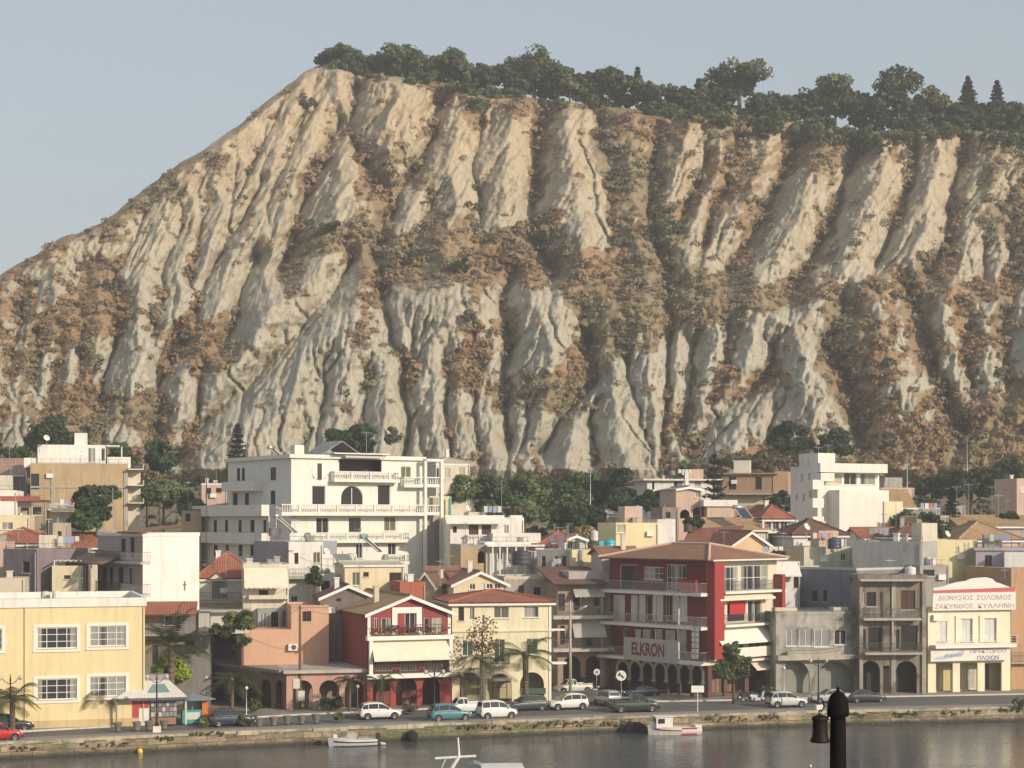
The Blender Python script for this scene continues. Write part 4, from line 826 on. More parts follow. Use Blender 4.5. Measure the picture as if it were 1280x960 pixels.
# 4 peach arcade building: wing on the left with shade painted into its plaster, sunny front with arches
PEACH=plaster((.6,.36,.245),.22); PK2=plaster((.55,.33,.26),.4)
b=Bld('peach_building','peach painted house on a low arcade with a shaded wing, left of the red house',358,158.2,13,ZQ+.1,px1=460)
zt=b.z(400,841); fr=b.fr
b.body(8,0,zt,PK2,[('arch',366,850,391,890,'base'),('arch',399,850,424,890,'base'),('arch',431,850,455,890,'base')],back=False,name='arcade_wall',roof=False)
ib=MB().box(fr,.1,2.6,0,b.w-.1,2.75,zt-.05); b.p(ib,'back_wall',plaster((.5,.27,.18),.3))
for u0,u1,st in((367,384,'db'),(392,398,'c'),(404,420,'dr'),(436,450,'dg')):
    a,z0,c,z1=b.rect(fr.sh(0,2.55,0),(u0,857,u1,888)); window(b.t,fr.sh(0,2.45,0),a,max(z0,.05),c,z1,st)
vx=xat(229,173); wing=Fr((vx,173,ZQ+.1),math.degrees(math.atan2(fr.O.y-173,fr.O.x-vx))); ww=(Vector((vx,173,0))-Vector((fr.O.x,fr.O.y,0))).length-.15
WING_SHADE=plaster((.27,.18,.15),.5); wops=[('arch',236,850,261,893,'base'),('arch',264,850,282,893,'base'),('arch',286,850,302,893,'base'),('arch',306,850,321,893,'base'),('arch',325,850,339,893,'base'),('arch',343,851,355,892,'base')]  # wing plaster darkened to the tone of its shaded face
b.body(9,0,zt,WING_SHADE,wops,w=ww,fr=wing,name='wing_arcade_wall',back=False,roof=False); b.p(MB().box(wing,.1,2.2,0,ww-.1,2.35,zt-.05),'wing_back_wall',plaster((.2,.14,.12),.4))  # wing back wall coloured dark for the shade under the arches
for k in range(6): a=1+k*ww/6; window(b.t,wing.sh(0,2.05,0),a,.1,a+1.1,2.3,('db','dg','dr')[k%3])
sl_=MB().box(fr,-.3,-.5,zt+.0,b.w+.05,8,zt+.3); b.p(sl_,'terrace',plaster((.5,.43,.38),.5)); b.p(MB().box(wing,-.3,-.5,zt+.004,ww-.3,9,zt+.29),'wing_terrace',plaster((.36,.3,.28),.5))  # wing terrace is a darker, shade-toned copy of the terrace
f2=Fr((xat(302,163.5),163.5,ZQ+.1),13); w2=f2.uv(411); z2=f2.zc(340,787); z3=f2.zc(390,759); xm=f2.uv(364)
b.body(7,zt+.3,z2,PEACH,[],w=xm,fr=f2,name='upper_wall'); b.body(7.2,zt+.3,z3,PEACH,[('b',378,764,389,777)],[],w=w2-xm,x0=xm+.004,fr=f2,name='upper_wall')
b.p(MB().ring(f2,xm,-.1,w2,7.2,z3+.002,z3+.18,.25),'parapet',PEACH)
a,z=f2.uv(360,813); b.p(MB().box(f2,a,-.42,z,a+.85,-.01,z+.62).lathe(f2.P(a+.5,-.43,z+.3),[(.02,0),(.02,.01)],6),'air_conditioner',WFR); b.p(MB().lathe((0,0,0),[(0,0),(0.001,0.001)],4) if False else MB().extr(f2,[(a+.5+.24*math.cos(k*math.pi/8),z+.31+.24*math.sin(k*math.pi/8)) for k in range(16)],-.435,-.422),'fan_grille',METAL)
# recessed wall above the wing terrace, its shade painted as dark plaster
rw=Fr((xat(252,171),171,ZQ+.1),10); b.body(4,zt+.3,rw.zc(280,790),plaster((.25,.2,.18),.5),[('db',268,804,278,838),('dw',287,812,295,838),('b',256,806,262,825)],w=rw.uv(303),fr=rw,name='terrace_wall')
pm=MB().box(rw,-.5,-1.2,rw.zc(280,791),rw.uv(303),3,rw.zc(280,791)+.18); b.p(pm,'terrace_roof',CONC)
k=Fr((xat(322,168),168,ZQ+.1),13); b.body(5,k.zc(340,786),k.zc(340,761),plaster((.3,.3,.31),.4),[('c',325,766,333,784),('dw',338,764,349,786),('db',353,764,357,786)],w=k.uv(366),fr=k,name='roof_room')
# 5 red house
RD=plaster((.3,.06,.05),.25); RDS=plaster((.36,.045,.045),.2)
b=Bld('red_house','bright red gabled house with cream awning and red arcade on the waterfront',459,159.3,20,ZQ+.1,px1=563.5); fr=b.fr; d=b.fr.dto(411); ze=b.z(460,766); zp=b.z(508,744); zf1=b.z(510,841); zf2=b.z(510,794)
b.body(d,0,ze,RD,[('arch',466,846,488,889,'base'),('arch',495,846,521,889,'base'),('arch',528,846,550,889,'base'),('dw2',506,766,519,793),('dw2',468,772,474,792),('c',477,772,489,792),('dw',530,772,537,792),('c',540,772,553,792),('dg',470,812,490,838),('dg',500,812,522,838),('dg',530,812,556,838)],[])
b.gfront(d,ze,zp-ze,T_OCH,RD,.35,bo=.5)
b.p(MB().box(fr,.1,2.4,0,b.w-.1,2.5,zf1-.2),'arcade_back_wall',plaster((.2,.06,.05)))  # shade inside the arcade painted as a darker red wall
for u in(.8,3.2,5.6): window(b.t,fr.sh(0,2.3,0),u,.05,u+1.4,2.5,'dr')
WP=plaster((.8,.77,.7),.12)
for z,h in((zf1,.42),(zf2,.38)): b.p(MB().box(fr,-.18,-.75,z-h,b.w+.18,-.005,z),'balcony',WP)
cm=MB()
for u in(0.02,b.w-.35): cm.box(fr,u,-.72,zf1+.003,u+.33,-.4,zf2-.385); 
for u in(.02,b.w-.3): cm.box(fr,u,-.05,zf2+.003,u+.28,-.006,ze-.1)
b.p(cm,'pilaster',WP)
a,_,c,_=b.rect(fr,(490,765,527,790)); b.p(MB().box(fr,a,-.09,ze-.1,c,-.004,b.z(508,759)).box(fr,a,-.085,zf2,a+.5,-.004,ze-.105).box(fr,c-.5,-.085,zf2,c,-.004,ze-.105),'door_surround',WP)
for z0,hh,pat in((zf1,1.15,1),(zf2,.95,0)):
    rm=MB(); n=26
    for k in range(n):
        u=.25+(b.w-.5)*k/n; v=u+(b.w-.5)/n
        if pat: rm.tube(fr.P(u,-.68,z0+.1),fr.P((u+v)/2,-.68,z0+hh*.55),.035,n=5); rm.tube(fr.P(v,-.68,z0+.1),fr.P((u+v)/2,-.68,z0+hh*.55),.035,n=5); rm.tube(fr.P((u+v)/2,-.68,z0+hh*.5),fr.P(u+.03,-.68,z0+hh-.05),.035,n=5); rm.tube(fr.P((u+v)/2,-.68,z0+hh*.5),fr.P(v-.03,-.68,z0+hh-.05),.035,n=5)
        else: rm.box(fr,u,-.7,z0,u+.03,-.67,z0+hh)
    rm.box(fr,.2,-.71,z0+hh,b.w-.2,-.65,z0+hh+.06); rm.box(fr,.2,-.705,z0+.06,b.w-.2,-.66,z0+.1); b.p(rm,'railing',plain((.09,.045,.035),.6,name='dark_railing'))
b.awning(fr,463,797,562.5,826,1.35,AWN)
fw=MB(); g=random.Random(4)
for k in range(22):
    u=.4+(b.w-.8)*g.random(); h=g.uniform(.3,1.0); fw.tube(fr.P(u,-.45,zf2),fr.P(u,-.45,zf2+.25),.1,.13,7)
b.p(fw,'flower_pot',plain((.3,.13,.07),.8))
V=[];T=[];Qs=[]
for k in range(20):
    u=.4+(b.w-.8)*g.random(); vv,qq,tt_=crown_np(fr.P(u,-.48,zf2+.55),.24,.24,.42,60,.07,4,(.1,.09,.04) if k%3 else (.22,.05,.04),k); Qs.append(qq+sum(len(x) for x in V)); V.append(vv); T.append(tt_)
o=npmesh('balcony_flowers',np.concatenate(V),np.concatenate(Qs),[LEAF],np.concatenate(T),b.t,origin=tuple(b.t.location))
b.chimney(1.8,4.0,b.z(500,757),1.6,plaster((.6,.5,.38)),.45)
# 6 pale yellow three storey house
PY=plaster((.78,.7,.48),.35)
b=Bld('pale_yellow_house','pale yellow three storey house with green shutters and arched ground floor',565,163.6,11,ZQ+.1,px1=689); fr=b.fr; ze=b.z(625,752); zr=zat(738,168)-fr.O.z
b.body(9,0,ze,PY,[('d',573,759,580,776),('so',587,759,593,775),('so',617,758,636,773),('c',655,758,673,772),('sg',578,801,591,820),('sg',618,799,631,828),('sg',658,798,672,818),('arch',575,840,600,888,'base'),('arch',609,842,640,885,'base'),('arch',650,840,680,884,'base')],[])
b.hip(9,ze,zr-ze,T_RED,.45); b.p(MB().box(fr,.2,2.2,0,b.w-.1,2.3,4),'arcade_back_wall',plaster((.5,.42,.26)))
for u,st in((1.4,'db'),(4.2,'dg'),(7.4,'c')): window(b.t,fr.sh(0,2.1,0),u,.05,u+1.5,2.5,st)
b.p(MB().box(fr,-.02,-.14,b.z(600,790),b.w+.35,-.004,b.z(600,788)),'string_course',PY); a,_,c,_=b.rect(fr,(612,820,636,828)); b.balcony(fr,0,0,831,.7,'bars',.9,.14,PY,x=(a,c))
m=MB(); 
for (x0,y0,x1,y1) in((578,801,591,820),(658,798,672,818)):
    a,z0,c,z1=b.rect(fr,(x0,y0,x1,y1)); m.box(fr,a-.1,-.1,z0-.14,c+.1,-.004,z0-.02)
b.p(m,'window_sill',WP); b.p(MB().box(fr,b.w+.01,-.1,b.z(689,788)-.02,b.w+1.3,.9,b.z(689,788)+.12).box(fr,b.w+.01,-.1,b.z(689,829)-.1,b.w+1.5,.9,b.z(689,829)+.08).box(fr,b.w-.22,-.08,0,b.w-.004,-.004,ze-.2),'corner_trim',WP)
a,z=fr.uv(652,867); b.p(MB().box(fr,a-.1,-.12,z-.05,fr.uv(682),-.005,z+.5),'shop_sign',plain((.05,.09,.06),.6)); b.p(MB().box(fr,fr.uv(610),-.8,b.z(625,849)-.1,fr.uv(638),-.005,b.z(625,847)),'door_canopy',plaster((.4,.38,.3)))
# 7 shaded brown house in the side street
SB=plaster((.34,.25,.2),.5)
b=Bld('brown_house','shaded brown arcaded house with grey awnings between the pale yellow house and hotel',697,178,14,ZQ+.1,px1=775); fr=b.fr; ze=b.z(730,728)
b.body(12,0,ze,SB,[('b',697,742,706,764),('sb',742,747,749,758),('dw',716,742,726,764),('d',700,782,706,806),('d',733,785,741,808),('arch',704,820,726,862,'base'),('arch',732,820,750,862,'base'),('arch',756,820,772,862,'base')],[])
b.p(MB().box(fr,.1,2.4,0,b.w-.1,2.5,4.5),'arcade_back_wall',plaster((.12,.09,.08)))  # dark brown wall paints the shade inside the arcade
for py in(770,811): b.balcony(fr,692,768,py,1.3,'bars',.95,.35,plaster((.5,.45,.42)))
b.awning(fr,715,732,752,747,1.1,AWG,True); b.awning(fr,714,773,754,797,1.2,AWG); b.shed(-.8,-1.4,b.w*.75,6,b.z(720,729),b.z(720,716)+.5,T_DK)
b.box(b.w*.2,.5,ze,b.w,6,ze+1.1,'roof_parapet',plaster((.45,.42,.4)))
# 8 the corner hotel
HR_SHADE=plaster((.2,.03,.033),.25); GRT=plaster((.5,.47,.44),.3); SLABW=plaster((.72,.68,.6),.2)  # wall red darkened for the shaded side; sunlit piers get a brighter copy
b=Bld('hotel','four storey dark red corner hotel with white slabs, brown tile roof and arcade',885,169,43,ZQ+.1,px1=969,w=10.6); fr=b.fr; X7=xat(762,179.5); L=Fr((X7,179.5,ZQ+.1),math.degrees(math.atan2(169-179.5,fr.O.x-X7))); d=(Vector((X7,179.5,0))-Vector((fr.O.x,169,0))).length
z4=b.z(885,701); z3=b.z(885,741); z2=b.z(885,781); z1=b.z(885,824)
# front (sunny) and left (shaded) walls around one block
mb=MB(); WH=('dw2',)
b.facade(mb,fr,b.w,0,z4,[('c4',888,708,922,740),('c4',926,706,960,738),('c',889,750,904,778),('dw',909,752,932,778),('c',935,750,952,778),('c',890,792,902,820),('dw2',906,792,930,818),('c',936,792,952,818),('hole',890,836,905,868,'base'),('hole',909,836,931,868,'base'),('hole',936,836,966,868,'base')],m=2,zcut=3.2)
b.facade(mb,L,d,0,z4,[('c4',805,709,829,724),('w1',775,706,797,737),('c4',833,706,858,738),('sw',766,744,781,776),('sw',788,744,797,776),('sw',798,744,807,776),('dw',808.5,744,813,776),('sw',815,744,829,776),('dw2',832,744,839,776),('sw',840,744,847,776),('sw',849,744,859,776),('dw2',779,786,785,812),('sw',793,787,801,812),('sw',803,787,813,812),('dw',814,787,817,812),('sw',818,787,828,812),('sw',831,788,844,813),('sw',847,788,858,814)]+[('arch',773+15.4*k,827.5+.9*k,785.5+15.4*k,866+1.1*k,'base') for k in range(7)],zcut=2.3)
P1=fr.P(0,0,0);P2=fr.P(b.w,0,0);P3=P2+(L.P(0,0,0)-P1);P4=L.P(0,0,0)
for a,c in((P2,P3),(P3,P4)): mb.poly([a,c,c+Vector((0,0,z4)),a+Vector((0,0,z4))])
b.p(mb,'wall',[HR_SHADE,plaster((.13,.06,.05),.4),plaster((.68,.6,.46),.25)])
b.p(MB().box(L,.1,2.8,0,d-2.9,2.9,4),'arcade_back_wall',plaster((.08,.04,.035))); b.p(MB().box(fr,2.9,2.8,0,b.w-.1,2.9,4),'shop_wall',plaster((.25,.14,.1)))  # arcade wall nearly black, its shade put into the colour
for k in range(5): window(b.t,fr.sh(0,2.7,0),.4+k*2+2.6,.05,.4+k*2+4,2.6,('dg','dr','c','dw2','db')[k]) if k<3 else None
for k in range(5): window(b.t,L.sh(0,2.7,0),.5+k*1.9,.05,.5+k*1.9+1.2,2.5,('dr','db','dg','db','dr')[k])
# white arch mouldings of the left arcade
for k in range(7):
    a,z0,c,z1a=b.rect(L,(773+15.4*k,827.5+.9*k,785.5+15.4*k,846+k)); cc=(a+c)/2; r=(c-a)/2; rise=min(r,z1a-z0+1); zs=z1a-rise; m=MB()
    for j in range(12):
        a0,a1=math.pi*j/12,math.pi*(j+1)/12; m.extr(L,[(cc+(r+.0)*math.cos(a0),zs+rise*math.sin(a0)),(cc+(r+.3)*math.cos(a0),zs+(rise+.3)*math.sin(a0)),(cc+(r+.3)*math.cos(a1),zs+(rise+.3)*math.sin(a1)),(cc+r*math.cos(a1),zs+rise*math.sin(a1))],-.1,-.004)
    for u in(a-.3,c): m.box(L,u,-.1,zs-.9,u+.3,-.004,zs); m.box(L,u-.06,-.18,zs-1.1,u+.36,-.004,zs-.904)
    b.p(m,'arch_moulding',GRT)
for py,nm in((739,'bars'),(780,'bars'),(823,'bars')):
    b.balcony(L,758,884,py,1.3,nm,.98,.3,SLABW,x=(-.6,d+.3),rmat=GALV); b.balcony(fr,890,968,py-1 if py<800 else py,1.05,nm,.98,.25,SLABW,x=(1.4,b.w+.25))
m=MB()
for px in(762,806,830,858):
    for pa,pb in((741,780),(782,823)):
        if pa>750 and px==806: continue
        u=L.uv(px); m.box(L,u-.09,-1.2,L.zc(px,pb)+.0,u+.09,-1.02,L.zc(px,pa)-.32)
b.p(m,'balcony_post',GRT)
# corner pier, projecting a little, in the brighter, sunlit copy of the red
b.p(MB().box(fr,-.35,-1.15,z1+.03,1.1,-.005,z4-.0).box(L,d-3.3,-.9,z3+.05,d-.8,-.005,z3+1.2),'corner_pier',plaster((.32,.04,.035),.15))
b.p(MB().box(fr,b.w-.5,-1.1,0,b.w+.0,-.03,z4-1.5),'end_pier',plaster((.3,.045,.04),.2))
m=MB().box(fr,-.7,-1.3,z4-.02,b.w+.2,-.01,z4+.12); b.p(m,'eave_slab',SLABW)
# hip roof: two wings meeting over the corner
rz_=zat(680,176)-fr.O.z; cx=(P1+P2+P3+P4)/4; o=1.2; ex=(P2-P1).normalized(); ey=(P4-P1).normalized(); up=lambda p,z: Vector((p.x,p.y,fr.O.z+z))
C1=P1-ex*o-ey*o;C2=P2+ex*.6-ey*o;C3=P3+ex*.6+ey*.5;C4=P4-ex*o+ey*.5; R1=C1+(C2-C1)*.47+(C4-C1)*.33; R2=C1+(C2-C1)*.47+(C4-C1)*.67; m=MB(); z=z4+.13
m.slab([up(C1,z),up(C2,z),up(R1,rz_)],.15); m.slab([up(C2,z),up(C3,z),up(R2,rz_),up(R1,rz_)],.15); m.slab([up(C3,z),up(C4,z),up(R2,rz_)],.15); m.slab([up(C4,z),up(C1,z),up(R1,rz_),up(R2,rz_)],.15)
r=b.p(m,'roof',T_BRN); k=MB(); 
for a,c in((C1,R1),(C2,R1),(C3,R2),(C4,R2)): k.tube(up(a,z+.05),up(c,rz_+.05),.14,n=6)
k.tube(up(R1,rz_+.04),up(R2,rz_+.04),.14,n=6); b.p(k,'ridge_tiles',plaster((.6,.45,.35)),None,r)
b.awning(fr,889,741.5,958,751,1.15,AWN,True); b.awning(fr,888,785,962,805,1.4,AWW); b.awning(fr,934,824,964,838,1.2,fabric((.7,.6,.5)))
a,z=fr.uv(911,768); b.p(MB().box(fr,a,-.16,z,fr.uv(930),-.03,z+1.3),'red_banner',fabric((.45,.03,.04)))
a,zz=fr.uv(893,821); b.p(MB().box(fr.sh(0,-1.2,0),1.6,-.1,z1+.02,b.w-1,-.02,z1+1.0),'balcony_front',SLABW)
# name board on the left balcony
LB=L.sh(0,-1.25,0); a,z0=LB.uv(780,824); c,z1b=LB.uv(848,801); sg=tag(MB().box(LB,a,-.06,z0,c,0,z1b).build('name_board',plain((.4,.4,.38),.7)),'pale board with dark red letters ELKRON on the hotel balcony','sign')
a,z0=LB.uv(790,818.5); c,z1c=LB.uv(831,805); text_mesh('ELKRON',LB,a,z0,c,z1c,-.07,plain((.16,.025,.03),.6),sg,bold=.035)
a,z0=fr.sh(0,-1.2,0).uv(866,824); vs=Fr(L.P(d-1.6,-1.35,0),L.th); x0=0; zt=vs.zc(868,783); zb=vs.zc(868,824); x1=vs.uv(874)-vs.uv(865.5); x0=vs.uv(865.5)
sg=tag(MB().box(vs,x0,-.1,zb,x0+x1,0,zt).build('vertical_sign',plain((.04,.04,.04),.6)),'narrow vertical sign of six white squares at the hotel corner','sign'); n=6; hh=(zt-zb)/n
for k,ch in enumerate('ΙΩΣΟΟΠ'):
    zz=zt-(k+1)*hh; MB().box(vs,x0+.02,-.13,zz+.05,x0+x1-.02,-.103,zz+hh-.03).build('sign_panel',plain((.7,.68,.62),.5),sg)
    text_mesh(ch,vs,x0+x1*.38,zz+hh*.28,x0+x1*.66 if ch!='Ι' else x0+x1*.5,zz+hh*.74,-.135,plain((.03,.02,.02),.6),sg)
# 9 derelict grey house
GD=plaster((.42,.4,.35),.78)
b=Bld('grey_derelict_house','weathered grey two storey house with closed shutters, right of the hotel',969,172.5,13,ZQ+.1,px1=1075); fr=b.fr; zt=b.z(1020,767)
b.body(8,0,zt,GD,[('sr',983,786,997,808),('sr',999,786,1015,808),('sr',1018,786,1037,809),('dw2',1043,787,1058,806),('arch',976,826,1012,868,'base'),('arch',1018,826,1068,868,'base')],[]); b.flat(8,zt,GD,.2,.05,.25)
b.p(MB().box(fr,-.05,-.9,b.z(1020,824)-.0,b.w,-.005,b.z(1020,818)).box(fr,1,-.85,b.z(1020,818)+.003,b.w-2.4,-.3,b.z(1020,813)),'balcony',plaster((.5,.45,.38),.8)); b.p(MB().box(fr,.1,1.2,0,b.w-.1,1.3,4),'shop_shutter',slats((.3,.3,.26),2))
for x0,x1 in((970,998),(1043,1062)): a=fr.uv(x0); b.p(MB().ring(fr,a+.05,.3,fr.uv(x1),1.3,zt+.25,b.z(1020,762)+.2,.15),'parapet_block',plaster((.62,.56,.44),.5))
b.p(MB().box(fr,.02,-.12,0,.3,-.005,zt-.1).box(fr,b.w-.35,-.12,0,b.w-.05,-.005,zt-.1),'pilaster',GD)
# 10 slate wall behind it
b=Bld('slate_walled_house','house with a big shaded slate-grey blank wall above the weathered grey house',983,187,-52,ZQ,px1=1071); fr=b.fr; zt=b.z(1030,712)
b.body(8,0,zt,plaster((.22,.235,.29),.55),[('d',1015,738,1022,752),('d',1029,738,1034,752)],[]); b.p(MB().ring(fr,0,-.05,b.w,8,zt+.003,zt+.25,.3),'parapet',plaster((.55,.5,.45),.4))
b.p(MB().extr(fr,[(fr.uv(994),b.z(1000,766)),(fr.uv(1015),b.z(1000,766)),(fr.uv(1016),b.z(1000,757)),(fr.uv(1008),b.z(1000,752)),(fr.uv(998),b.z(1000,756))],-.25,-.01),'fallen_render',plaster((.16,.16,.19),.6))
# 11 dark derelict three storey house
DD=plaster((.3,.245,.185),.95)
b=Bld('dark_derelict_house','grimy dark three storey house with open balconies, left of the cream agency',1074,173.2,3,ZQ+.1,px1=1157); fr=b.fr; zt=b.z(1115,722)
b.body(4,0,zt,DD,[('d',1083,740,1095,758),('sb',1126,738,1144,762),('d',1085,784,1102,814),('dw',1078,786,1083,812),('d',1126,782,1147,813),('dw',1119,786,1125,812),('arch',1076,826,1100,866,'base'),('hole',1104,832,1112,866,'base'),('arch',1120,826,1146,866,'base'),('c',1078,740,1082,756)],[]); b.flat(4,zt,DD,.3,.15,.2)
for py,x0,x1 in((773,1080,1152),(816,1082,1154),(724,1076,1156)): b.balcony(fr,x0,x1,py,1.1,'bars' if py>740 else 'none',.95,.22,plaster((.5,.45,.38),.6))
b.p(MB().box(fr,.0,-.16,0,.35,-.005,zt-.1).box(fr,b.w-.4,-.2,0,b.w,-.005,zt-.3).box(fr,b.w*.48,-.12,0,b.w*.55,-.005,zt-.3),'pilaster',plaster((.4,.36,.3),.8)); b.p(MB().box(fr,.1,1.4,0,b.w-.1,1.5,4),'shop_back_wall',plaster((.05,.035,.03)))  # back wall painted near-black as the shade in the doorways
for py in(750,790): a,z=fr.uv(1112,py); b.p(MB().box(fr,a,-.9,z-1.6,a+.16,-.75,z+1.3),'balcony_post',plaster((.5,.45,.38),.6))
# 12 cream shipping agency with sign boards
CY=plaster((.8,.735,.54),.3); b=Bld('cream_agency','cream two storey shipping agency with a large white roof sign at the right',1160,174.2,15,ZQ+.1,px1=1263); fr=b.fr; zt=b.z(1200,765)
b.body(5,0,zt,CY,[('sw',1173,776,1184,802),('sw',1202,774,1216,802),('sw',1231,773,1246,802),('hole',1170,828,1191,866,'base'),('hole',1200,828,1222,864,'base'),('hole',1231,828,1252,863,'base')],[],back=True); b.flat(5,zt,CY,.3,.0,.25)
b.balcony(fr,1170,1271,807,1.1,'none',.9,.32,WP); b.p(MB().box(fr,.1,1.6,0,b.w-.1,1.7,4),'shop_wall',plaster((.6,.5,.25),.3)); rb=MB()
for z in(.25,.5,.75,1.0): za=b.z(1200,807)+z; rb.box(fr,1.2,-1.05,za,b.w+.4,-1.02,za+.025)
b.p(rb,'railing',WFR)
for u,st in((1.1,'sc'),(3.4,'dg'),(5.0,'sw'),(6.6,'dr')): window(b.t,fr.sh(0,1.48,0),u,.1,u+1.1,2.6,st)
a,z=fr.uv(1165,776); b.p(MB().box(fr,a,-.35,z,a+.7,-.005,z+.6),'air_conditioner',WFR)
a,_,c,_=b.rect(fr,(1194,770,1219,803)); a2,_,c2,_=b.rect(fr,(1224,770,1249,803)); zz0,zz1=b.z(1220,803),b.z(1220,770); m=MB()
for p,q in((a,c),(a2,c2)): m.box(fr,p,-.12,zz0,p+.45,-.005,zz1-.25).box(fr,q-.35,-.12,zz0,q,-.005,zz1-.25).box(fr,p,-.125,zz1-.245,q,-.005,zz1+.05)
b.p(m,'window_surround',plaster((.78,.72,.55),.1))
PB=plain((.74,.7,.64),.6,name='sign_board'); LT=plain((.3,.25,.3),.6,name='sign_letters')
f=fr.sh(0,-.35,0); a,z0=f.uv(1165,763.5); c,z1=f.uv(1269,733.5); zr0=f.zc(1200,741.5); top=[(a,z0),(c,z0),(c,z1-.25)]+[f.uv(x,y) for x,y in((1252,730),(1244,727.5),(1240,723.5),(1232,721.5),(1222,722),(1212,723.5),(1207,726),(1196,727.5),(1186,730),(1178,733),(1166,735))]
sg=tag(MB().extr(f,top,-.1,0).build('roof_sign',PB),'big white roof sign with red band reading ΔΙΟΝΥΣΙΟΣ ΣΟΛΩΜΟΣ','sign'); MB().extr(f,[(a+.05,f.zc(1165,741.5)),(c-.05,f.zc(1269,739.5)),(c-.05,f.zc(1269,733.8)),((a+c)/2,f.zc(1217,736)),(a+.05,f.zc(1165,738))],-.12,-.103).build('red_band',plain((.5,.1,.1),.6),sg)
x0,zz=f.uv(1172,750.5); x1,zy=f.uv(1216,744); text_mesh('ΔΙΟΝΥΣΙΟΣ',f,x0,zz,x1,zy,-.115,LT,sg); x0=f.uv(1220); x1,_=f.uv(1264,744); text_mesh('ΣΟΛΩΜΟΣ',f,x0,zz,x1,zy,-.115,LT,sg)
x0,zz=f.uv(1168,761); x1,zy=f.uv(1216,754.5); text_mesh('ΖΑΚΥΝΘΟΣ',f,x0,zz,x1,zy,-.115,LT,sg); x0=f.uv(1222); x1=f.uv(1267); text_mesh('ΚΥΛΛΗΝΗ',f,x0,zz,x1,zy,-.115,LT,sg)
f=fr.sh(0,-.5,0); a,z0=f.uv(1163,827); c,z1=f.uv(1262,810); sg=tag(MB().box(f,a,-.08,z0,c,0,z1).build('shop_sign',PB),'white and blue shop board reading ΠΡΑΚΤΟΡΕΙΟ ΠΛΟΙΩΝ above the columns','sign')
BL=plain((.1,.12,.25),.6,name='blue_letters'); x0,zz=f.uv(1212,816.5); x1,zy=f.uv(1257,811); text_mesh('ΠΡΑΚΤΟΡΕΙΟ',f,x0,zz,x1,zy,-.09,BL,sg); x0,zz=f.uv(1221,825); x1,zy=f.uv(1248,819); text_mesh('ΠΛΟΙΩΝ',f,x0,zz,x1,zy,-.09,BL,sg,bold=.02)
sw=[f.uv(x,y) for x,y in((1164,824),(1172,821),(1186,818.5),(1198,815),(1203,811.3),(1206,814),(1203,818.5),(1192,821),(1178,824.5))]; MB().extr(f,sw,-.095,-.083).build('emblem',plain((.42,.5,.6),.6),sg)
m=MB(); g=random.Random(8)
for k in range(9): x0,zz=f.uv(1180+2.5*k,821); h=g.uniform(.2,.3); m.extr(f,[(x0,zz),(x0+.05,zz-(.12 if k in(0,3) else 0)),(x0+.15,zz+h),(x0+.1,zz+h)],-.112,-.1); m.extr(f,[(x0+.06,zz+h*.8),(x0+.2,zz+h*.8),(x0+.19,zz+h),(x0+.06,zz+h)],-.112,-.1)
m.build('script_lettering',BL,sg)
# 13 terracotta wall at the right edge
b=Bld('terracotta_house','plain terracotta walled house at the far right beside the cream agency',1264,177.5,15,ZQ+.1,px1=1340); b.body(9,0,b.z(1280,712),plaster((.5,.3,.17),.4),[('b',1262,795,1270,803),('b',1300,760,1312,785),('db',1290,820,1306,866)],[]); b.flat(9,b.z1,plaster((.5,.3,.17),.4),.15); b.balcony(b.fr,1264,1330,828,.8,'bars')
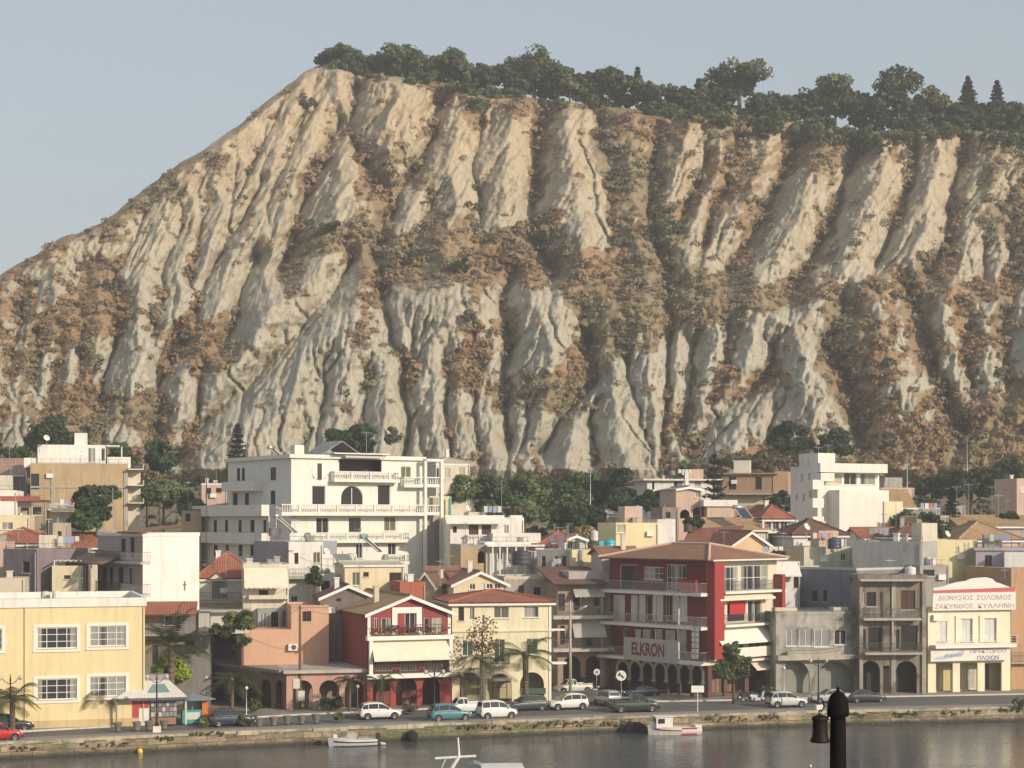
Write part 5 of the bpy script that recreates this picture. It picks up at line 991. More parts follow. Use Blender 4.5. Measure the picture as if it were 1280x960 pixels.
# ------------------------------------------------------------------ houses behind the front row
AER=[]
def house(name,label,px0,px1,Y,th,pyt,mat,front=(),left=(),pxl=None,d=8,roof='flat',rm=None,pyr=None,par=.3,parm=None,o=.35,bottom=-3,lip=0):
    b=Bld(name,label,px0,Y,th,px1=px1); b.d_=b.fr.dto(pxl) if pxl else d; d=b.d_; mid=(px0+px1)/2; zt=b.z(mid,pyt); zg=min(0,bottom)
    b.body(d,zg,zt,mat,front,left)
    if roof=='flat': b.flat(d,zt,parm or mat,par,lip,.2)
    else:
        yr=b.fr.P(b.w/2,d/2 if roof!='gfront' else 0,0).y; rise=zat(pyr,yr)-b.fr.O.z-zt
        if roof=='hip': b.hip(d,zt,rise,rm,o)
        elif roof=='gfront': b.gfront(d,zt,rise,rm,mat,o)
        elif roof=='gside': b.gside(d,zt,rise,rm,mat,o)
    b.zt=zt; g=random.Random(int(px0*3+pyt*7)); fr=b.fr; w=b.w
    b.p(MB().tube(fr.P(w-.15,-.07,zg),fr.P(w-.15,-.07,zt-.05),.045,n=6),'downpipe',plain((.42,.4,.37),.6))
    if roof=='flat':
        for q in range(g.randint(1,3)):
            x=g.uniform(.3,max(.4,w-.8)); y=g.uniform(.6,max(.7,d-1)); h=g.uniform(.4,1.0)
            if g.random()<.5: b.p(MB().tube(fr.P(x,y,zt+.05),fr.P(x,y,zt+.05+h),.06,n=6),'vent_pipe',GALV)
            else: b.chimney(x,y,zt+.06,h,g.choice([CRW2,GREYW,CONC,PW2]),g.uniform(.35,.6))
        if g.random()<.55 and w>3:
            rb=MB()
            for zz in(.45,.9): rb.box(fr,.1,.3,zt+par+zz-.35,w-.1,.33,zt+par+zz-.32)
            for q in range(int(w/1.2)+1): rb.box(fr,.1+q*1.2,.295,zt+.06,.14+q*1.2,.335,zt+par+.56)
            b.p(rb,'roof_railing',METAL)
        if g.random()<.45 and w>4.5: x=g.uniform(.5,w-3); hh=g.uniform(1.5,2.1); b.p(MB().box(fr,x,2,zt+.06,x+g.uniform(1.5,2.5),min(d-.5,4.5),zt+hh),'roof_hut',g.choice([CRW2,GREYW,PW2,PINKW]))
        if g.random()<.4 and w>4:
            lb=MB(); x=g.uniform(.5,w-3)
            for xx in(x,x+2.4): lb.tube(fr.P(xx,1.4,zt+.05),fr.P(xx,1.4,zt+1.7),.025,n=5)
            lb.tube(fr.P(x,1.4,zt+1.65),fr.P(x+2.4,1.4,zt+1.65),.01,n=4); lp=b.p(lb,'laundry_line',METAL)
            for q in range(4): MB().box(fr,x+.15+q*.55,1.385,zt+g.uniform(.8,1.1),x+.6+q*.55,1.415,zt+1.64).build('laundry',fabric(g.choice([(.7,.68,.65),(.3,.35,.5),(.5,.2,.18),(.6,.6,.5)])),lp)
    elif g.random()<.6: b.chimney(w*g.uniform(.2,.7),d*.3,zt,g.uniform(1.3,2.2),g.choice([CRW2,PW2,GREYW]),.45)
    if g.random()<.45 and w>3: x=g.uniform(.3,w-1.2); z=max(zt-g.uniform(1.2,2.6),.5); b.p(MB().box(fr,x,-.34,z,x+.8,-.01,z+.55),'air_conditioner',WFR)
    if g.random()<.5: AER.append((name,fr.P(g.uniform(.5,max(.6,w-.5)),g.uniform(1,max(1.1,d-1)),zt+(.06 if roof=='flat' else .3)),g.uniform(1.6,3.6),g.randint(0,180)))
    return b
OC=plaster((.42,.3,.17),.5); TANW=plaster((.5,.36,.2),.5); GREYW=plaster((.4,.37,.33),.5); PINKW=plaster((.6,.43,.34),.35); CRW=plaster((.72,.63,.42),.3); DKW=plaster((.2,.16,.15),.5); CRW2=plaster((.68,.62,.5),.4)
# big white apartment block
AP=plaster((.74,.715,.65),.25)
b=Bld('white_apartment_block','largest white apartment block with four tiers of balustraded balconies below the cliff',364,200,33,px1=528); fr=b.fr; d=fr.dto(285); zt=b.z(440,573); L=fr.left(d); b.L=L
fo=[('a:w',391,581,407,598),('hole',424,573.5,477,590),('so',501,583,514,597),('dw',390,607,407,632),('a:dw2',426,607,454,632),('dw',472,606,488,632),('dw2',395,647,411,668),('b',436,647,451,665),('so',480,646,495,664),('dw',402,681,411,700),('dw2',445,680,453,698),('dw2',485,679,495,695)]
lo=[('d',296,585,300,601),('d',302,585,306,601),('sb',338,584,345,600),('d',291,616,297,634),('d',306,616,311,634),('d',338,613,344,630),('d',267,650,271,665),('d',281,650,285,665),('d',298,650,302,665),('d',313,650,318,665),('d',329,650,333,665),('d',267,681,272,695),('d',282,681,286,695),('d',298,681,303,695),('d',313,681,317,695)]
b.body(d,-2,zt,AP,fo,lo[:6]); b.flat(d,zt,AP,.35,.35,.3)
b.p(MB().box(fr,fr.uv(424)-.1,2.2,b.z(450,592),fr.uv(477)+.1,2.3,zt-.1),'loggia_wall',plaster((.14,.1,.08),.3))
c_=(b.rect(fr,fo[0][1:5])); zc=(c_[1]+c_[3])/2; xc=(c_[0]+c_[2])/2
mb=MB(); mb.extr(fr,[(xc+.95*math.cos(k*math.pi/12),zc+1.0*math.sin(k*math.pi/12)) for k in range(24)],-.08,-.005); b.p(mb,'oval_surround',WFR); b.p(MB().box(fr,xc-.28,-.1,zc-.95,xc+.3,-.081,zc+.95),'shutter',SH_BROWN)
for x0,x1,py in((418,500,599),(505,528,606)): b.balcony(fr,x0,x1,py,1.1,'balusters',.95,.3,AP,AP)
b.balcony(fr,352,532,641,1.5,'balusters',1.0,.32,AP,AP); b.balcony(fr,388,513,676,1.2,'balusters',.95,.28,AP,AP); b.balcony(fr,485,512,703,1.1,'balusters',.95,.28,AP,AP)
b.balcony(L,277,316,612,1.3,'solid',.9,.25,AP,AP); 
# wider lower storeys towards the back left
fw_=fr.sh(-1.2,0,0); dw=fw_.dto(252); fw_=fr.sh(-1.2,3.5,0); dw-=3.5; mb=MB(); LW=fw_.left(dw); zw=LW.zc(290,642)-.32; b.facade(mb,LW,dw,-2,zw,lo[6:]); mb.poly([fw_.P(0,0,-2),fw_.P(1.19,0,-2),fw_.P(1.19,0,zw),fw_.P(0,0,zw)]); mb.poly([fw_.P(0,dw,-2),fw_.P(1.19,dw,-2),fw_.P(1.19,dw,zw),fw_.P(0,dw,zw)]); mb.poly([fw_.P(0,0,zw),fw_.P(1.19,0,zw),fw_.P(1.19,dw,zw),fw_.P(0,dw,zw)]); b.p(mb,'side_wing',AP)
L2=L.sh(0,-1.2,0)
for py in(642,676): b.balcony(LW,0,0,py,1.0,'solid',1.0,.3,AP,AP,x=(-.6,dw+.2))
b.balcony(LW,0,0,706,.8,'none',1,.3,AP,x=(-.4,dw-.2))
a,z=fr.uv(413,566); c=fr.uv(481); b.p(MB().box(fr,a,-1.15,z-.15,c,2.4,z),'loggia_roof',AP); b.awning(fr,426,567,475,573,1.2,fabric((.7,.67,.58),(.4,.4,.36)),True)
b.p(MB().slab([fr.P(a,3,zt+.3),fr.P(a,8,zt+.3),fr.P((a+c)/2-.5,8,zt+2.2),fr.P((a+c)/2-.5,3,zt+2.2)],.1).slab([fr.P(c-1,3,zt+.3),fr.P(c-1,8,zt+.3),fr.P((a+c)/2-.5,8,zt+2.2),fr.P((a+c)/2-.5,3,zt+2.2)],.1),'stair_roof',plaster((.3,.29,.3)))
b.box(fr.uv(378),2,zt+.06,fr.uv(378)+1.2,3.2,zt+1.5,'chimney',AP)
b.p(MB().box(fr,b.w-.45,-1.3,-2,b.w-.1,-.95,zt+.1).box(fr,b.w-.45,-1.3,zt-.2,b.w+2.2,-.95,zt+.1).box(fr,b.w+1.8,-1.3,-2,b.w+2.2,-.95,zt-.21),'column',AP)
for py in(606,641): b.balcony(fr,528,552,py,1.1,'balusters',.95,.28,AP,AP)
b.box(b.w+.02,.5,-2,b.w+2.6,6,b.z(540,622),'side_wall',GREYW)
house('cream_house','cream house with two shutter windows just right of the white apartment block',545,587,236,20,578,CRW2,[('sc',556,585,563,598),('sc',573,584,581,598),('dw',545,585,549,600)],roof='hip',rm=plaster((.5,.45,.38)),pyr=573,o=.1)
house('cream_stair_house','small pale cream flat-roofed house with a turquoise edge beside the apartment block',537,563,222,15,623,CRW,[],d=5).p(MB().tube(at(563,650,221.8),at(563,621,221.8),.14,n=6),'turquoise_edge',plain((.15,.5,.42),.6))
# left upper group
b=house('tan_block','large tan block with a bright white penthouse at the upper left',38,160,222,13,584,TANW,[('b',36,592,49,612)],d=14,par=.5)
fr=b.fr; b.box(b.w-.001,1,-2,b.w+1.6,9,b.zt-.3,'side_wall',CRW2)
p0=Fr((xat(47,227),227,b.zt+b.fr.O.z),13); wz=p0.uv(132); zz=p0.zc(90,556); b.body(9,0,zz,PW,[('c',110,560,119,578),('d',127,560,131,576)],w=wz,fr=p0,name='penthouse_wall'); q=p0.uv(93); q2=p0.uv(109); b.p(MB().box(p0,q,.5,zz,q2,2.5,p0.zc(100,541)),'chimney_block',PW)
b.p(MB().box(p0,wz+.1,.5,zz-.15,p0.uv(150),5,zz).box(p0,wz+2,.5,0,wz+2.15,.7,zz-.16),'pergola',WFR); b.p(MB().box(p0,p0.uv(31),-2.2,0,-.1,-2,p0.zc(38,573)).box(p0,wz+.2,-2.4,0,p0.uv(163),-2.2,p0.zc(150,572)),'roof_parapet',PW)
for k,py in enumerate((586,606,628)): b.p(MB().box(fr,b.w+.0,-.9,b.z(160,py)-.15,b.w+2.0,6,b.z(160,py)).box(fr,b.w+1.9,-.9,b.z(160,py)+.003,b.w+2.0,6,b.z(160,py)+.6),'balcony',CRW2)
b.p(MB().box(fr,fr.uv(64),-.12,-1,fr.uv(68),-.005,b.zt-.3).box(fr,0,-.1,b.z(90,609)-.1,b.w,-.005,b.z(90,609)+.12).box(fr,b.w-.5,-.12,-1,b.w-.02,-.005,b.zt-.3),'concrete_frame',CONC)
house('pink_hut','small pink hut with a white roof edge left of the apartment block',252,284,228,12,606,PINKW,[('d',258,610,264,618),('b',270,610,277,616)],d=5,par=.2,parm=PW)
house('tan_hut','low tan hut with a flat brown roof between the grey-green tree and apartment block',228,252,216,12,638,TANW,[('d',232,642,238,652)],d=4,par=.15,parm=BROWN)
house('pink_roof_house','low house with a pinkish tile roof at the far left below the trees',-40,27,236,10,592,DKW,[('b',2,610,12,622)],roof='gside',rm=tiles((.36,.22,.17)),pyr=574)
house('banded_house','white flat house with a dark red band under the roof at the left edge',-30,21,204,10,615,PW,[],par=.2).p(MB().box(Fr((xat(-30,204),204,0),10),-.0,-.08,zat(626,204),7.2,-.005,zat(620,204)),'red_band',plaster((.35,.1,.08)))
house('brown_shed','brown timber shed with a flat roof under the tan block',22,58,206,10,628,plaster((.4,.3,.22),.5),[('d',26,634,36,644),('dw',40,633,52,644)],d=5,parm=BROWN)
b=house('canopy_house','low house roofed with cream rippled canopy sheets under the tan block',60,106,208,12,641,CRW2,[],d=7,par=.1); m=MB()
for k in range(4): u=k*b.w/4; m.slab([b.fr.P(u,-1,b.zt+.35),b.fr.P(u+b.w/4+.02,-1,b.zt+.3),b.fr.P(u+b.w/8+b.w/8,5,b.zt+1.3),b.fr.P(u,5,b.zt+1.1)],.06)
b.p(m,'canopy',fabric((.74,.68,.5)))
house('cream_terrace_house','cream low house with a long terrace rail at the left edge',-30,37,196,10,647,CRW,[('c',2,653,16,662)],d=6)
house('wide_red_roof_house','house with a wide red-brown hipped roof at the left edge',-25,68,187,8,679,plaster((.55,.4,.3),.4),[('d',4,682,12,692)],roof='hip',rm=T_RED,pyr=660,d=9)
house('small_tan_house','small tan house front between red roofs left of the white block',66,86,193,10,657,plaster((.5,.42,.33),.5),[('b',72,664,77,672)],d=4)
house('long_red_roof_house','long low house under a red tile roof left of the white block',84,150,196,8,683,CRW2,[('c',118,684,130,692)],roof='gside',rm=T_RED,pyr=666,d=7)
b=house('old_tan_house','old tan house with a rusty red roof box, behind the yellow building',40,112,181,12,690,OC,[('d',52,695,60,706)],d=6); b.box(b.fr.uv(92),1,b.zt,b.fr.uv(104),3,b.z(98,686),'vent_box',plaster((.4,.12,.09)))
house('cream_pergola_house','cream house with a white slatted roof frame and one small window behind the yellow building',65,104,169,9,711,CRW,[('b',80,719,88,724)],d=7).p((lambda m:[m.box(Fr((xat(67,169),169,0),9),k*.5,.1,zat(702,169),k*.5+.12,5,zat(702,169)+.1) for k in range(8)] and m)(MB()).box(Fr((xat(67,169),169,0),9),0,.2,zat(711,169),.1,.3,zat(702,169)-.003).box(Fr((xat(67,169),169,0),9),3.5,.2,zat(711,169),3.6,.3,zat(702,169)-.003),'roof_frame',WFR)
house('mauve_house','dark mauve shaded house with a tiny balcony behind the yellow building',4,46,172,-30,690,plaster((.24,.19,.2),.5),[('d',28,702,37,716),('d',10,715,18,728)],d=7)
b=house('beige_shelter','beige canvas-sided roof shelter standing behind the yellow parapet',-20,31,158.5,10,724,fabric((.6,.52,.4)),[],d=4,par=.1,bottom=-3)
house('pink_gable_house','small salmon house with rooftop clutter left of the pergola house',-10,10,178,8,681,PINKW,[],d=5)
# middle left
b=house('red_roof_cream_house','cream house with a steep red roof and small gable right of the white block',247,322,176,10,722,CRW,[('sw',252,726,262,743),('dg',265,722,284,748),('sw',286,727,299,746)],roof='hip',rm=T_RED,pyr=690,d=8); fr=b.fr
u,zg=fr.uv(262,722); v=fr.uv(280); b.p(MB().extr(fr,[(u,b.zt-.1),(v,b.zt-.1),((u+v)/2,b.z(271,716))],-.75,-.5),'gable',plaster((.75,.66,.5))); b.p(MB().slab([fr.P(u-.2,-.9,b.zt-.15),fr.P(u-.2,2,b.zt-.15),fr.P((u+v)/2,2,b.z(271,715)),fr.P((u+v)/2,-.9,b.z(271,715))],.08).slab([fr.P(v+.2,-.9,b.zt-.15),fr.P(v+.2,2,b.zt-.15),fr.P((u+v)/2,2,b.z(271,715)),fr.P((u+v)/2,-.9,b.z(271,715))],.08),'porch_roof',T_RED)
b.balcony(fr,247,320,752,1.2,'bars',.9); b.chimney(fr.uv(270),2.5,b.zt,2.6,PW,.5)
b=house('awning_house','cream house with a big beige scalloped awning left of the tall dark pole',304,361,169,10,709,CRW2,[('dw',323,737,336,745)],d=7); b.awning(b.fr,305,710,359,736,1.5,AWN,True); b.balcony(b.fr,311,361,746,.8,'solid',.15,.25,CRW2,CRW2)
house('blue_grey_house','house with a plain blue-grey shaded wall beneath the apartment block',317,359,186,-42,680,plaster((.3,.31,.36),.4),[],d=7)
b=house('narrow_white_house','narrow bright white house with two slim windows under the apartment block',361,404,181,12,681,PW,[('d',368,691,373,705),('so',391,690,400,704),('c',364,745,372,753)],d=7); b.balcony(b.fr,361,412,722,1.0,'bars',.9)
house('white_terrace_house','small white house with a barred terrace window behind the peach house',400,422,176,12,721,PW2,[('b',401,726,412,738),('db',395,728,399,742)],d=6)
house('rough_white_house','rough white walled house under the solar heaters',404,446,184,12,696,PW2,[('d',424,683,430,695)],d=5)
b=house('cream_flat_house','cream flat-roofed house with a dark green door beneath the solar heaters',431,505,174,14,706,CRW,[('so',440,715,450,732),('d',454,715,461,721),('dw',486,715,502,728)],roof='gside',rm=plaster((.5,.47,.38)),pyr=702,d=7,o=.15)
house('dark_red_roof_house','low house with a dark red roof right behind the peach house',400,470,167.5,12,746,DKW,[('d',420,748,426,752)],roof='gfront',rm=T_DK,pyr=731,d=6,o=.2)
house('brick_red_shed','brick-red plastered shed behind the ridge of the red house',500,532,170,14,731,plaster((.4,.13,.07),.4),[],d=5)
# middle
b=house('white_awning_house','white house with a long white awning, brown shutters and balustrade below the tree clump',563,655,204,12,650,PW,[('sb',586,656,598,669),('sb',602,656,614,669),('sr',630,656,636,667),('d',566,658,571,666)],d=9); fr=b.fr
b.awning(fr,556,644,630,655,1.2,AWW); b.balcony(fr,584,615,678,.8,'balusters',.9,.25,PW,PW); b.box(fr.uv(638),.0-.006,0,fr.uv(653),1.5,b.z(645,644),'stair_tower',PW); b.box(fr.uv(590),2,b.zt,fr.uv(612),5,b.z(600,640),'roof_room',CRW2)
b.balcony(fr,616,676,676,2.5,'solid',.9,.3,PW,PW); 
house('tan_low_house','low tan house with an arched dark doorway below the white awning house',576,608,193,12,684,plaster((.5,.36,.22),.4),[('b',563,690,576,700),('arch',597,689,606,704)],d=7,parm=GREYW)
b=house('white_pillar_house','white house with a pillared porch and white railings left of the grey shuttered house',606,664,194,12,681,PW2,[('dw',622,688,628,700),('c',630,687,640,702),('dw2',642,687,652,702)],d=6)
m=MB()
for x in(612,621,630,641,652): u=b.fr.uv(x); m.box(b.fr,u,-1.4,-1,u+.16,-1.24,b.zt-.2)
m.box(b.fr,0,-1.5,b.zt-.19,b.w+1.2,-.01,b.zt+.02); b.p(m,'porch',PW); b.balcony(b.fr,655,672,700,1.2,'bars',1,rmat=WFR)
b=house('cream_gable_house','cream house with a white-edged front gable and bay windows behind the pale yellow house',567,633,177.5,13,729,CRW,[('c',587,726,594,737),('sw',602,724,606,738),('w',608,725,616,736),('w',618,725,626,736)],roof='gfront',rm=T_BRN,pyr=714,d=9); fr=b.fr
c=Fr((xat(528,183),183,fr.O.z),13); b.body(6,-2,c.zc(550,726),CRW,[],w=c.uv(572),fr=c,name='rear_wall'); m=MB(); wq=c.uv(580); m.slab([c.P(-.4,-.4,c.zc(550,727)),c.P(wq,-.4,c.zc(550,727)),c.P(wq,3,c.zc(550,727)+1.6),c.P(.9,3,c.zc(550,727)+1.6)],.14); b.p(m,'rear_roof',T_BRN)
house('grey_gable_house','small grey house with a peaked roof left of the cream gable house',522,545,181,-30,731,GREYW,[],roof='gfront',rm=T_DK,pyr=715,d=6,o=.15)
house('grey_back_house','plain grey house with one small window behind the pale yellow house roof',630,694,182,10,724,plaster((.42,.38,.34),.4),[('b',648,732,655,743),('d',667,734,676,744)],d=7,parm=CRW2)
b=house('grey_shutter_house','grey house with three tall dark shutters right of the pillar house',672,727,190,-28,689,plaster((.45,.42,.39),.35),[('sb',677,695,682,709),('sb',693,695,697,710),('sb',703,695,708,710)],d=10,par=.15)
Rr=Fr(b.fr.P(b.w,0,0),62); 
house('cream_side_house','sunny cream wall with leaning planks between the grey shutter house and the hotel',715,752,187.5,18,688,plaster((.74,.62,.36),.3),[],d=6,par=.1)
b=house('low_cream_wall_house','low sunny cream wall under the three dark shutters',684,716,185,18,711,CRW,[],d=3,par=.1)
house('hipped_red_house','house with a faded red hipped roof in front of the tree clump',672,735,203,8,683,plaster((.55,.48,.4),.4),[],roof='hip',rm=T_RED,pyr=664,d=8)
house('roof_hut','small grey-and-pink roof hut beside the faded red hipped roof',706,734,193,12,674,PW2,[('c',710,676,716,686)],roof='gfront',rm=PINKW,pyr=669,d=3,o=.1)
b=house('yellow_cream_house','large plain yellow-cream house wall left of the red roofs',770,823,193,14,655,plaster((.76,.66,.38),.2),[('sc',770,654,782,666)],d=7,par=.15); b.p(MB().box(b.fr,b.w+.01,.5,-1,b.fr.uv(846),6,b.z(830,649)),'white_wing',PW2)
house('brown_roof_strip_house','low house under a red-brown roof in front of the turquoise tanks',752,798,181,10,692,plaster((.55,.45,.38),.4),[],roof='gside',rm=T_BRN,pyr=684,d=5)
b=house('peach_gable_house','peach gabled house with a dark shutter window and wide red roof right behind the hotel',904,973,186,12,688,plaster((.72,.52,.3),.2),[('sb',923,675,929,687),('so',930,675,942,690),('dw',946,675,951,690)],roof='gfront',rm=T_RED,pyr=664,d=10,o=.3); fr=b.fr
b.p(MB().slab([at(850,684,194),at(905,684,190),at(930,657,197),at(862,661,202)],.14),'side_roof',T_RED); b.p(MB().box(Fr((xat(852,192),192,0),8),.2,.3,10,5,6,zat(683,192)-.1),'side_wall',CRW2)
b=house('white_porch_house','white house with glazed porch and red roof above the peach gabled house',955,988,205,12,648,PW,[('dw2',957,650,964,662),('dw2',966,650,974,662),('dw2',976,650,984,662),('dg',962,667,970,682)],roof='hip',rm=T_RED,pyr=632,d=9,o=.5); b.balcony(b.fr,950,990,664,1.4,'bars',.8,.25,PW); b.p(MB().box(b.fr,-.7,-1.4,-2,-.5,-1.2,b.z(955,650)).box(b.fr,b.w+.2,-1.4,-2,b.w+.4,-1.2,b.z(985,650)),'porch_post',PW)
house('striped_awning_house','white house with a broad white awning right of the hotel roof',941,1000,183,12,703,PW2,[('d',992,720,1000,735)],d=6,par=.1).awning(Fr((xat(941,183),183,gz(0,183)),12),944,704,997,721,1.2,AWW)
house('tan_tile_roof_house','low house under an old tan tile roof above the peach gabled house',880,960,202,10,661,CRW2,[],roof='gside',rm=T_TAN,pyr=648,d=6)
# middle right, upper
house('long_white_house','long low white house with a thin flat roof at the foot of the cliff',809,895,262,10,600,PW2,[('d',815,602,818,612),('c',842,601,853,609),('c',868,601,876,608)],d=8,par=.15,lip=.8)
b=house('brick_house','unfinished brick house with two dark doorways and a concrete roof slab',903,968,246,-12,592,plaster((.4,.25,.16),.5),[('d',911,596,920,612),('d',944,596,952,612),('dw2',913,619,921,632),('dw2',947,619,955,625)],d=8,par=.1,lip=.5); fr=b.fr
b.balcony(fr,904,965,616,1.4,'none',.5,.3,CONC); b.box(b.w+.01,1,-2,fr.uv(985),8,b.z(970,589),'side_wall',plaster((.5,.33,.2),.4)); b.p(MB().box(fr,.1,-.05,b.z(935,632),b.w-.1,-.006,b.z(935,620)),'lower_render',CRW)
b=house('pink_arched_house','pinkish house with a shallow roof and shaded double arch below the long white house',845,877,216,12,611,PINKW,[('c',869,615,876,622),('arch',850,637,862,648),('arch',866,634,878,648)],roof='gfront',rm=GREYW,pyr=608,d=7,o=.15); b.box(b.fr.uv(875),-1.5,b.z(880,633),b.fr.uv(917),2,b.z(880,625),'white_parapet',PW); b.box(b.fr.uv(880),-1.2,-3,b.fr.uv(915),2,b.z(880,633)-.01,'lower_wall',PINKW)
house('brown_hut','small brown flat-roofed hut at the edge of the tree clump',746,781,226,12,643,plaster((.5,.36,.27),.4),[('d',749,648,757,656)],roof='hip',rm=GREYW,pyr=639,d=4,o=.2)
house('rubble_terrace_house','low brown terrace house with wooden fence left of the pink arched house',828,848,214,12,637,plaster((.32,.24,.2),.5),[('d',832,640,838,648)],d=5)
b=Bld('white_modern_block','tall white modern block with stepped balconies and a blue-grey shaded side',1022,212,26,px1=1099); fr=b.fr; d=fr.dto(988); zt=b.z(1060,586)
b.body(d,-2,zt,AP,[('sc',1024,592,1052,605),('w',1055,591,1071,606),('c',1075,592,1094,606)],[('sr',1001,592,1004,601),('sr',1010,591,1013,601),('sr',994,617,997,625),('sr',1003,617,1006,626),('sr',1011,613,1015,624)]); b.flat(d,zt,AP,.3,.0,.2)
b.box(-.6,-1.4,zt-.5,b.w+.2,-.01,zt+.6,'parapet_band',AP); b.box(.8,1,zt+.06,fr.uv(1050),5,b.z(1040,566),'stair_head',AP)
for py in(609,632,655): b.balcony(fr,1016,1030,py,1.3,'solid',.9,.25,AP,AP)
b.box(1.6,-2.2,-2,fr.uv(1097),-.01,b.z(1060,613),'front_block',AP); b.box(fr.uv(1090),-2.4,-3,fr.uv(1113),3,b.z(1100,627),'lower_block',CRW); b.box(-.5,-1.35,b.z(1060,590)-1.2,1.5,-.02,b.z(1060,590)-.2,'balcony_front',AP)
b.box(.3,3,zt+.0,.9,3.5,zt+1.2,'chimney',PW) 
house('peach_flat_house','peach flat-roofed house right of the white modern block',1101,1143,228,12,611,PINKW,[('d',1130,618,1136,628)],d=7,par=.15)
house('peach_lean_house','small house with an orange lean-to roof at the foot of the white modern block',1112,1142,219,12,632,PINKW,[],roof='gside',rm=T_OCH,pyr=613,d=5)
house('dark_red_hip_house','low white house under a dark red roof below the white modern block',992,1058,198,10,668,PW2,[('d',1010,668,1015,676),('w',1024,669,1032,676)],roof='hip',rm=T_DK,pyr=649,d=8)
house('green_cream_block','pale greenish cream block with a tiny window and antennas behind the slate wall',1005,1065,190,12,685,plaster((.6,.58,.42),.4),[('c',1051,691,1057,701)],d=6,par=.15)
house('big_grey_gable_house','big plain grey walled house left of the cream terrace house at right',1068,1152,187,-30,679,plaster((.4,.39,.37),.4),[('sr',1128,684,1131,692)],d=9,par=.2)
house('red_roof_low_house','low house under a bright red roof behind the big grey wall',1078,1148,203,8,672,PW2,[],roof='gside',rm=T_RED,pyr=660,d=7)
house('rusty_hip_house','house with a rusty brown hipped roof right of the bright red roof',1120,1170,197,8,670,plaster((.3,.24,.22),.4),[],roof='hip',rm=T_DK,pyr=655,d=6)
b=house('cream_recess_house','cream house with a deep recessed balcony, ladder and bare mast behind the roof sign',1151,1222,188,12,677,plaster((.7,.62,.37),.3),[('hole',1153,682,1172,702),('sc',1194,683,1199,692)],d=7,par=.2); b.p(MB().box(b.fr,.2,1.5,-1,3,1.6,b.zt-.2),'recess_wall',GREYW); window(b.t,b.fr.sh(0,1.4,0),b.fr.uv(1157.5),b.z(1160,701),b.fr.uv(1162.5),b.z(1160,685),'d')
m=MB(); u,z0=b.fr.uv(1206,708); 
for q in(0,.5): m.tube(b.fr.P(u+q,-.1,z0),b.fr.P(u+q,-.1,z0+2.6),.03,n=5)
for k in range(7): m.tube(b.fr.P(u,-.1,z0+.3+k*.33),b.fr.P(u+.5,-.1,z0+.3+k*.33),.02,n=5)
b.p(m,'ladder',GALV)
house('grey_balcony_hut','small grey rounded hut with an air unit behind the roof sign',1150,1186,181,12,708,GREYW,[('d',1154,712,1168,720)],d=4,par=.12)
b=house('lilac_white_house','lilac and white house with a small window at the right edge above the terracotta wall',1220,1300,187,-10,687,plaster((.42,.38,.43),.3),[('b',1231,694,1240,710)],d=7,par=.2,lip=.2); b.box(b.fr.uv(1254),-1.5,-3,b.fr.uv(1310),-.01,b.zt-.25,'white_bay',PW)
house('tan_hip_house','wide house under a tan tiled hipped roof at the right',1200,1276,199,8,674,PINKW,[],roof='hip',rm=T_TAN,pyr=652,d=10)
house('tan_ridge_house','long house under a tan roof above the tan hipped roof',1201,1300,210,8,657,plaster((.4,.33,.3),.4),[('c',1206,652,1212,660)],roof='gside',rm=T_OCH,pyr=645,d=7)
house('pale_edge_house','pale pink house tower cut by the right edge of the view',1271,1300,224,12,600,PINKW,[('sw',1276,606,1282,616)],d=6,par=.2)
house('low_green_shed','low white-roofed sheds among the dark trees at the right',1140,1182,222,10,636,plaster((.35,.33,.27),.5),[('d',1150,640,1156,646)],d=5,par=.15,parm=PW2)
house('mauve_hut','mauve roof hut beside the dark fir at the right',1191,1206,214,8,633,plaster((.42,.38,.4),.4),[],d=4,par=.1)
b=house('terrace_house_low','low dim terrace house with a pale lintel right of the white modern block',1146,1186,208,10,646,plaster((.36,.32,.25),.5),[('d',1158,650,1164,656)],d=5,par=.12,parm=CRW2)
# ------------------------------------------------------------------ trees of the hill crest
PINE=(.046,.058,.026); PINE2=(.058,.072,.03); OLV=(.085,.095,.045)
def crest_xyz(px,py=None):
    v=np.interp(px,CR[:,0],CR[:,1]); v=v if py is None else max(py,v); i,j=hillpt(np.array([float(px)]),np.array([v+2.0])); return Vector(rowsV[0][i[0],j[0]]),v
TOPS=np.array([(392,74),(405,66),(430,60),(470,68),(503,60),(530,70),(566,68),(590,82),(640,78),(668,66),(700,80),(735,92),(765,82),(800,98),(850,108),(890,102),(925,98),(970,112),(1010,114),(1044,104),(1090,118),(1125,111),(1165,118),(1200,128),(1240,128),(1280,134),(1380,150)],float)
V=[];Qs=[];T=[];cnt=0; g=np.random.default_rng(11)
for k in range(820):
    px=g.uniform(397,1380); v0=np.interp(px,CR[:,0],CR[:,1]); tp=np.interp(px,TOPS[:,0],TOPS[:,1]); low=np.interp(px,[395,450,600,800,880,1000,1080,1150,1280,1380],[2,8,10,6,12,26,28,8,16,16])
    rp=g.uniform(7,15)*(1 if px>420 else .6); t_=g.uniform(0,1)**1.5; pyc=(tp+rp*.8)*(1-t_)+(v0+low-rp*.3)*t_; p,_=crest_xyz(px,min(max(pyc,v0),v0+low)); Yc=p.y+(g.uniform(0,7) if pyc<v0 else g.uniform(-1.5,.5)); r=rp/F*Yc
    col_=np.array(PINE if k%3 else PINE2)*g.uniform(.75,1.35); vv,qq,tt_=crown_np((xat(px,Yc),Yc,zat(pyc,Yc)),r*g.uniform(.9,1.4),r,r*g.uniform(.75,1.05),560,.3,11,col_,int(k+500),.7); V.append(vv);Qs.append(qq+cnt);T.append(tt_);cnt+=len(vv)
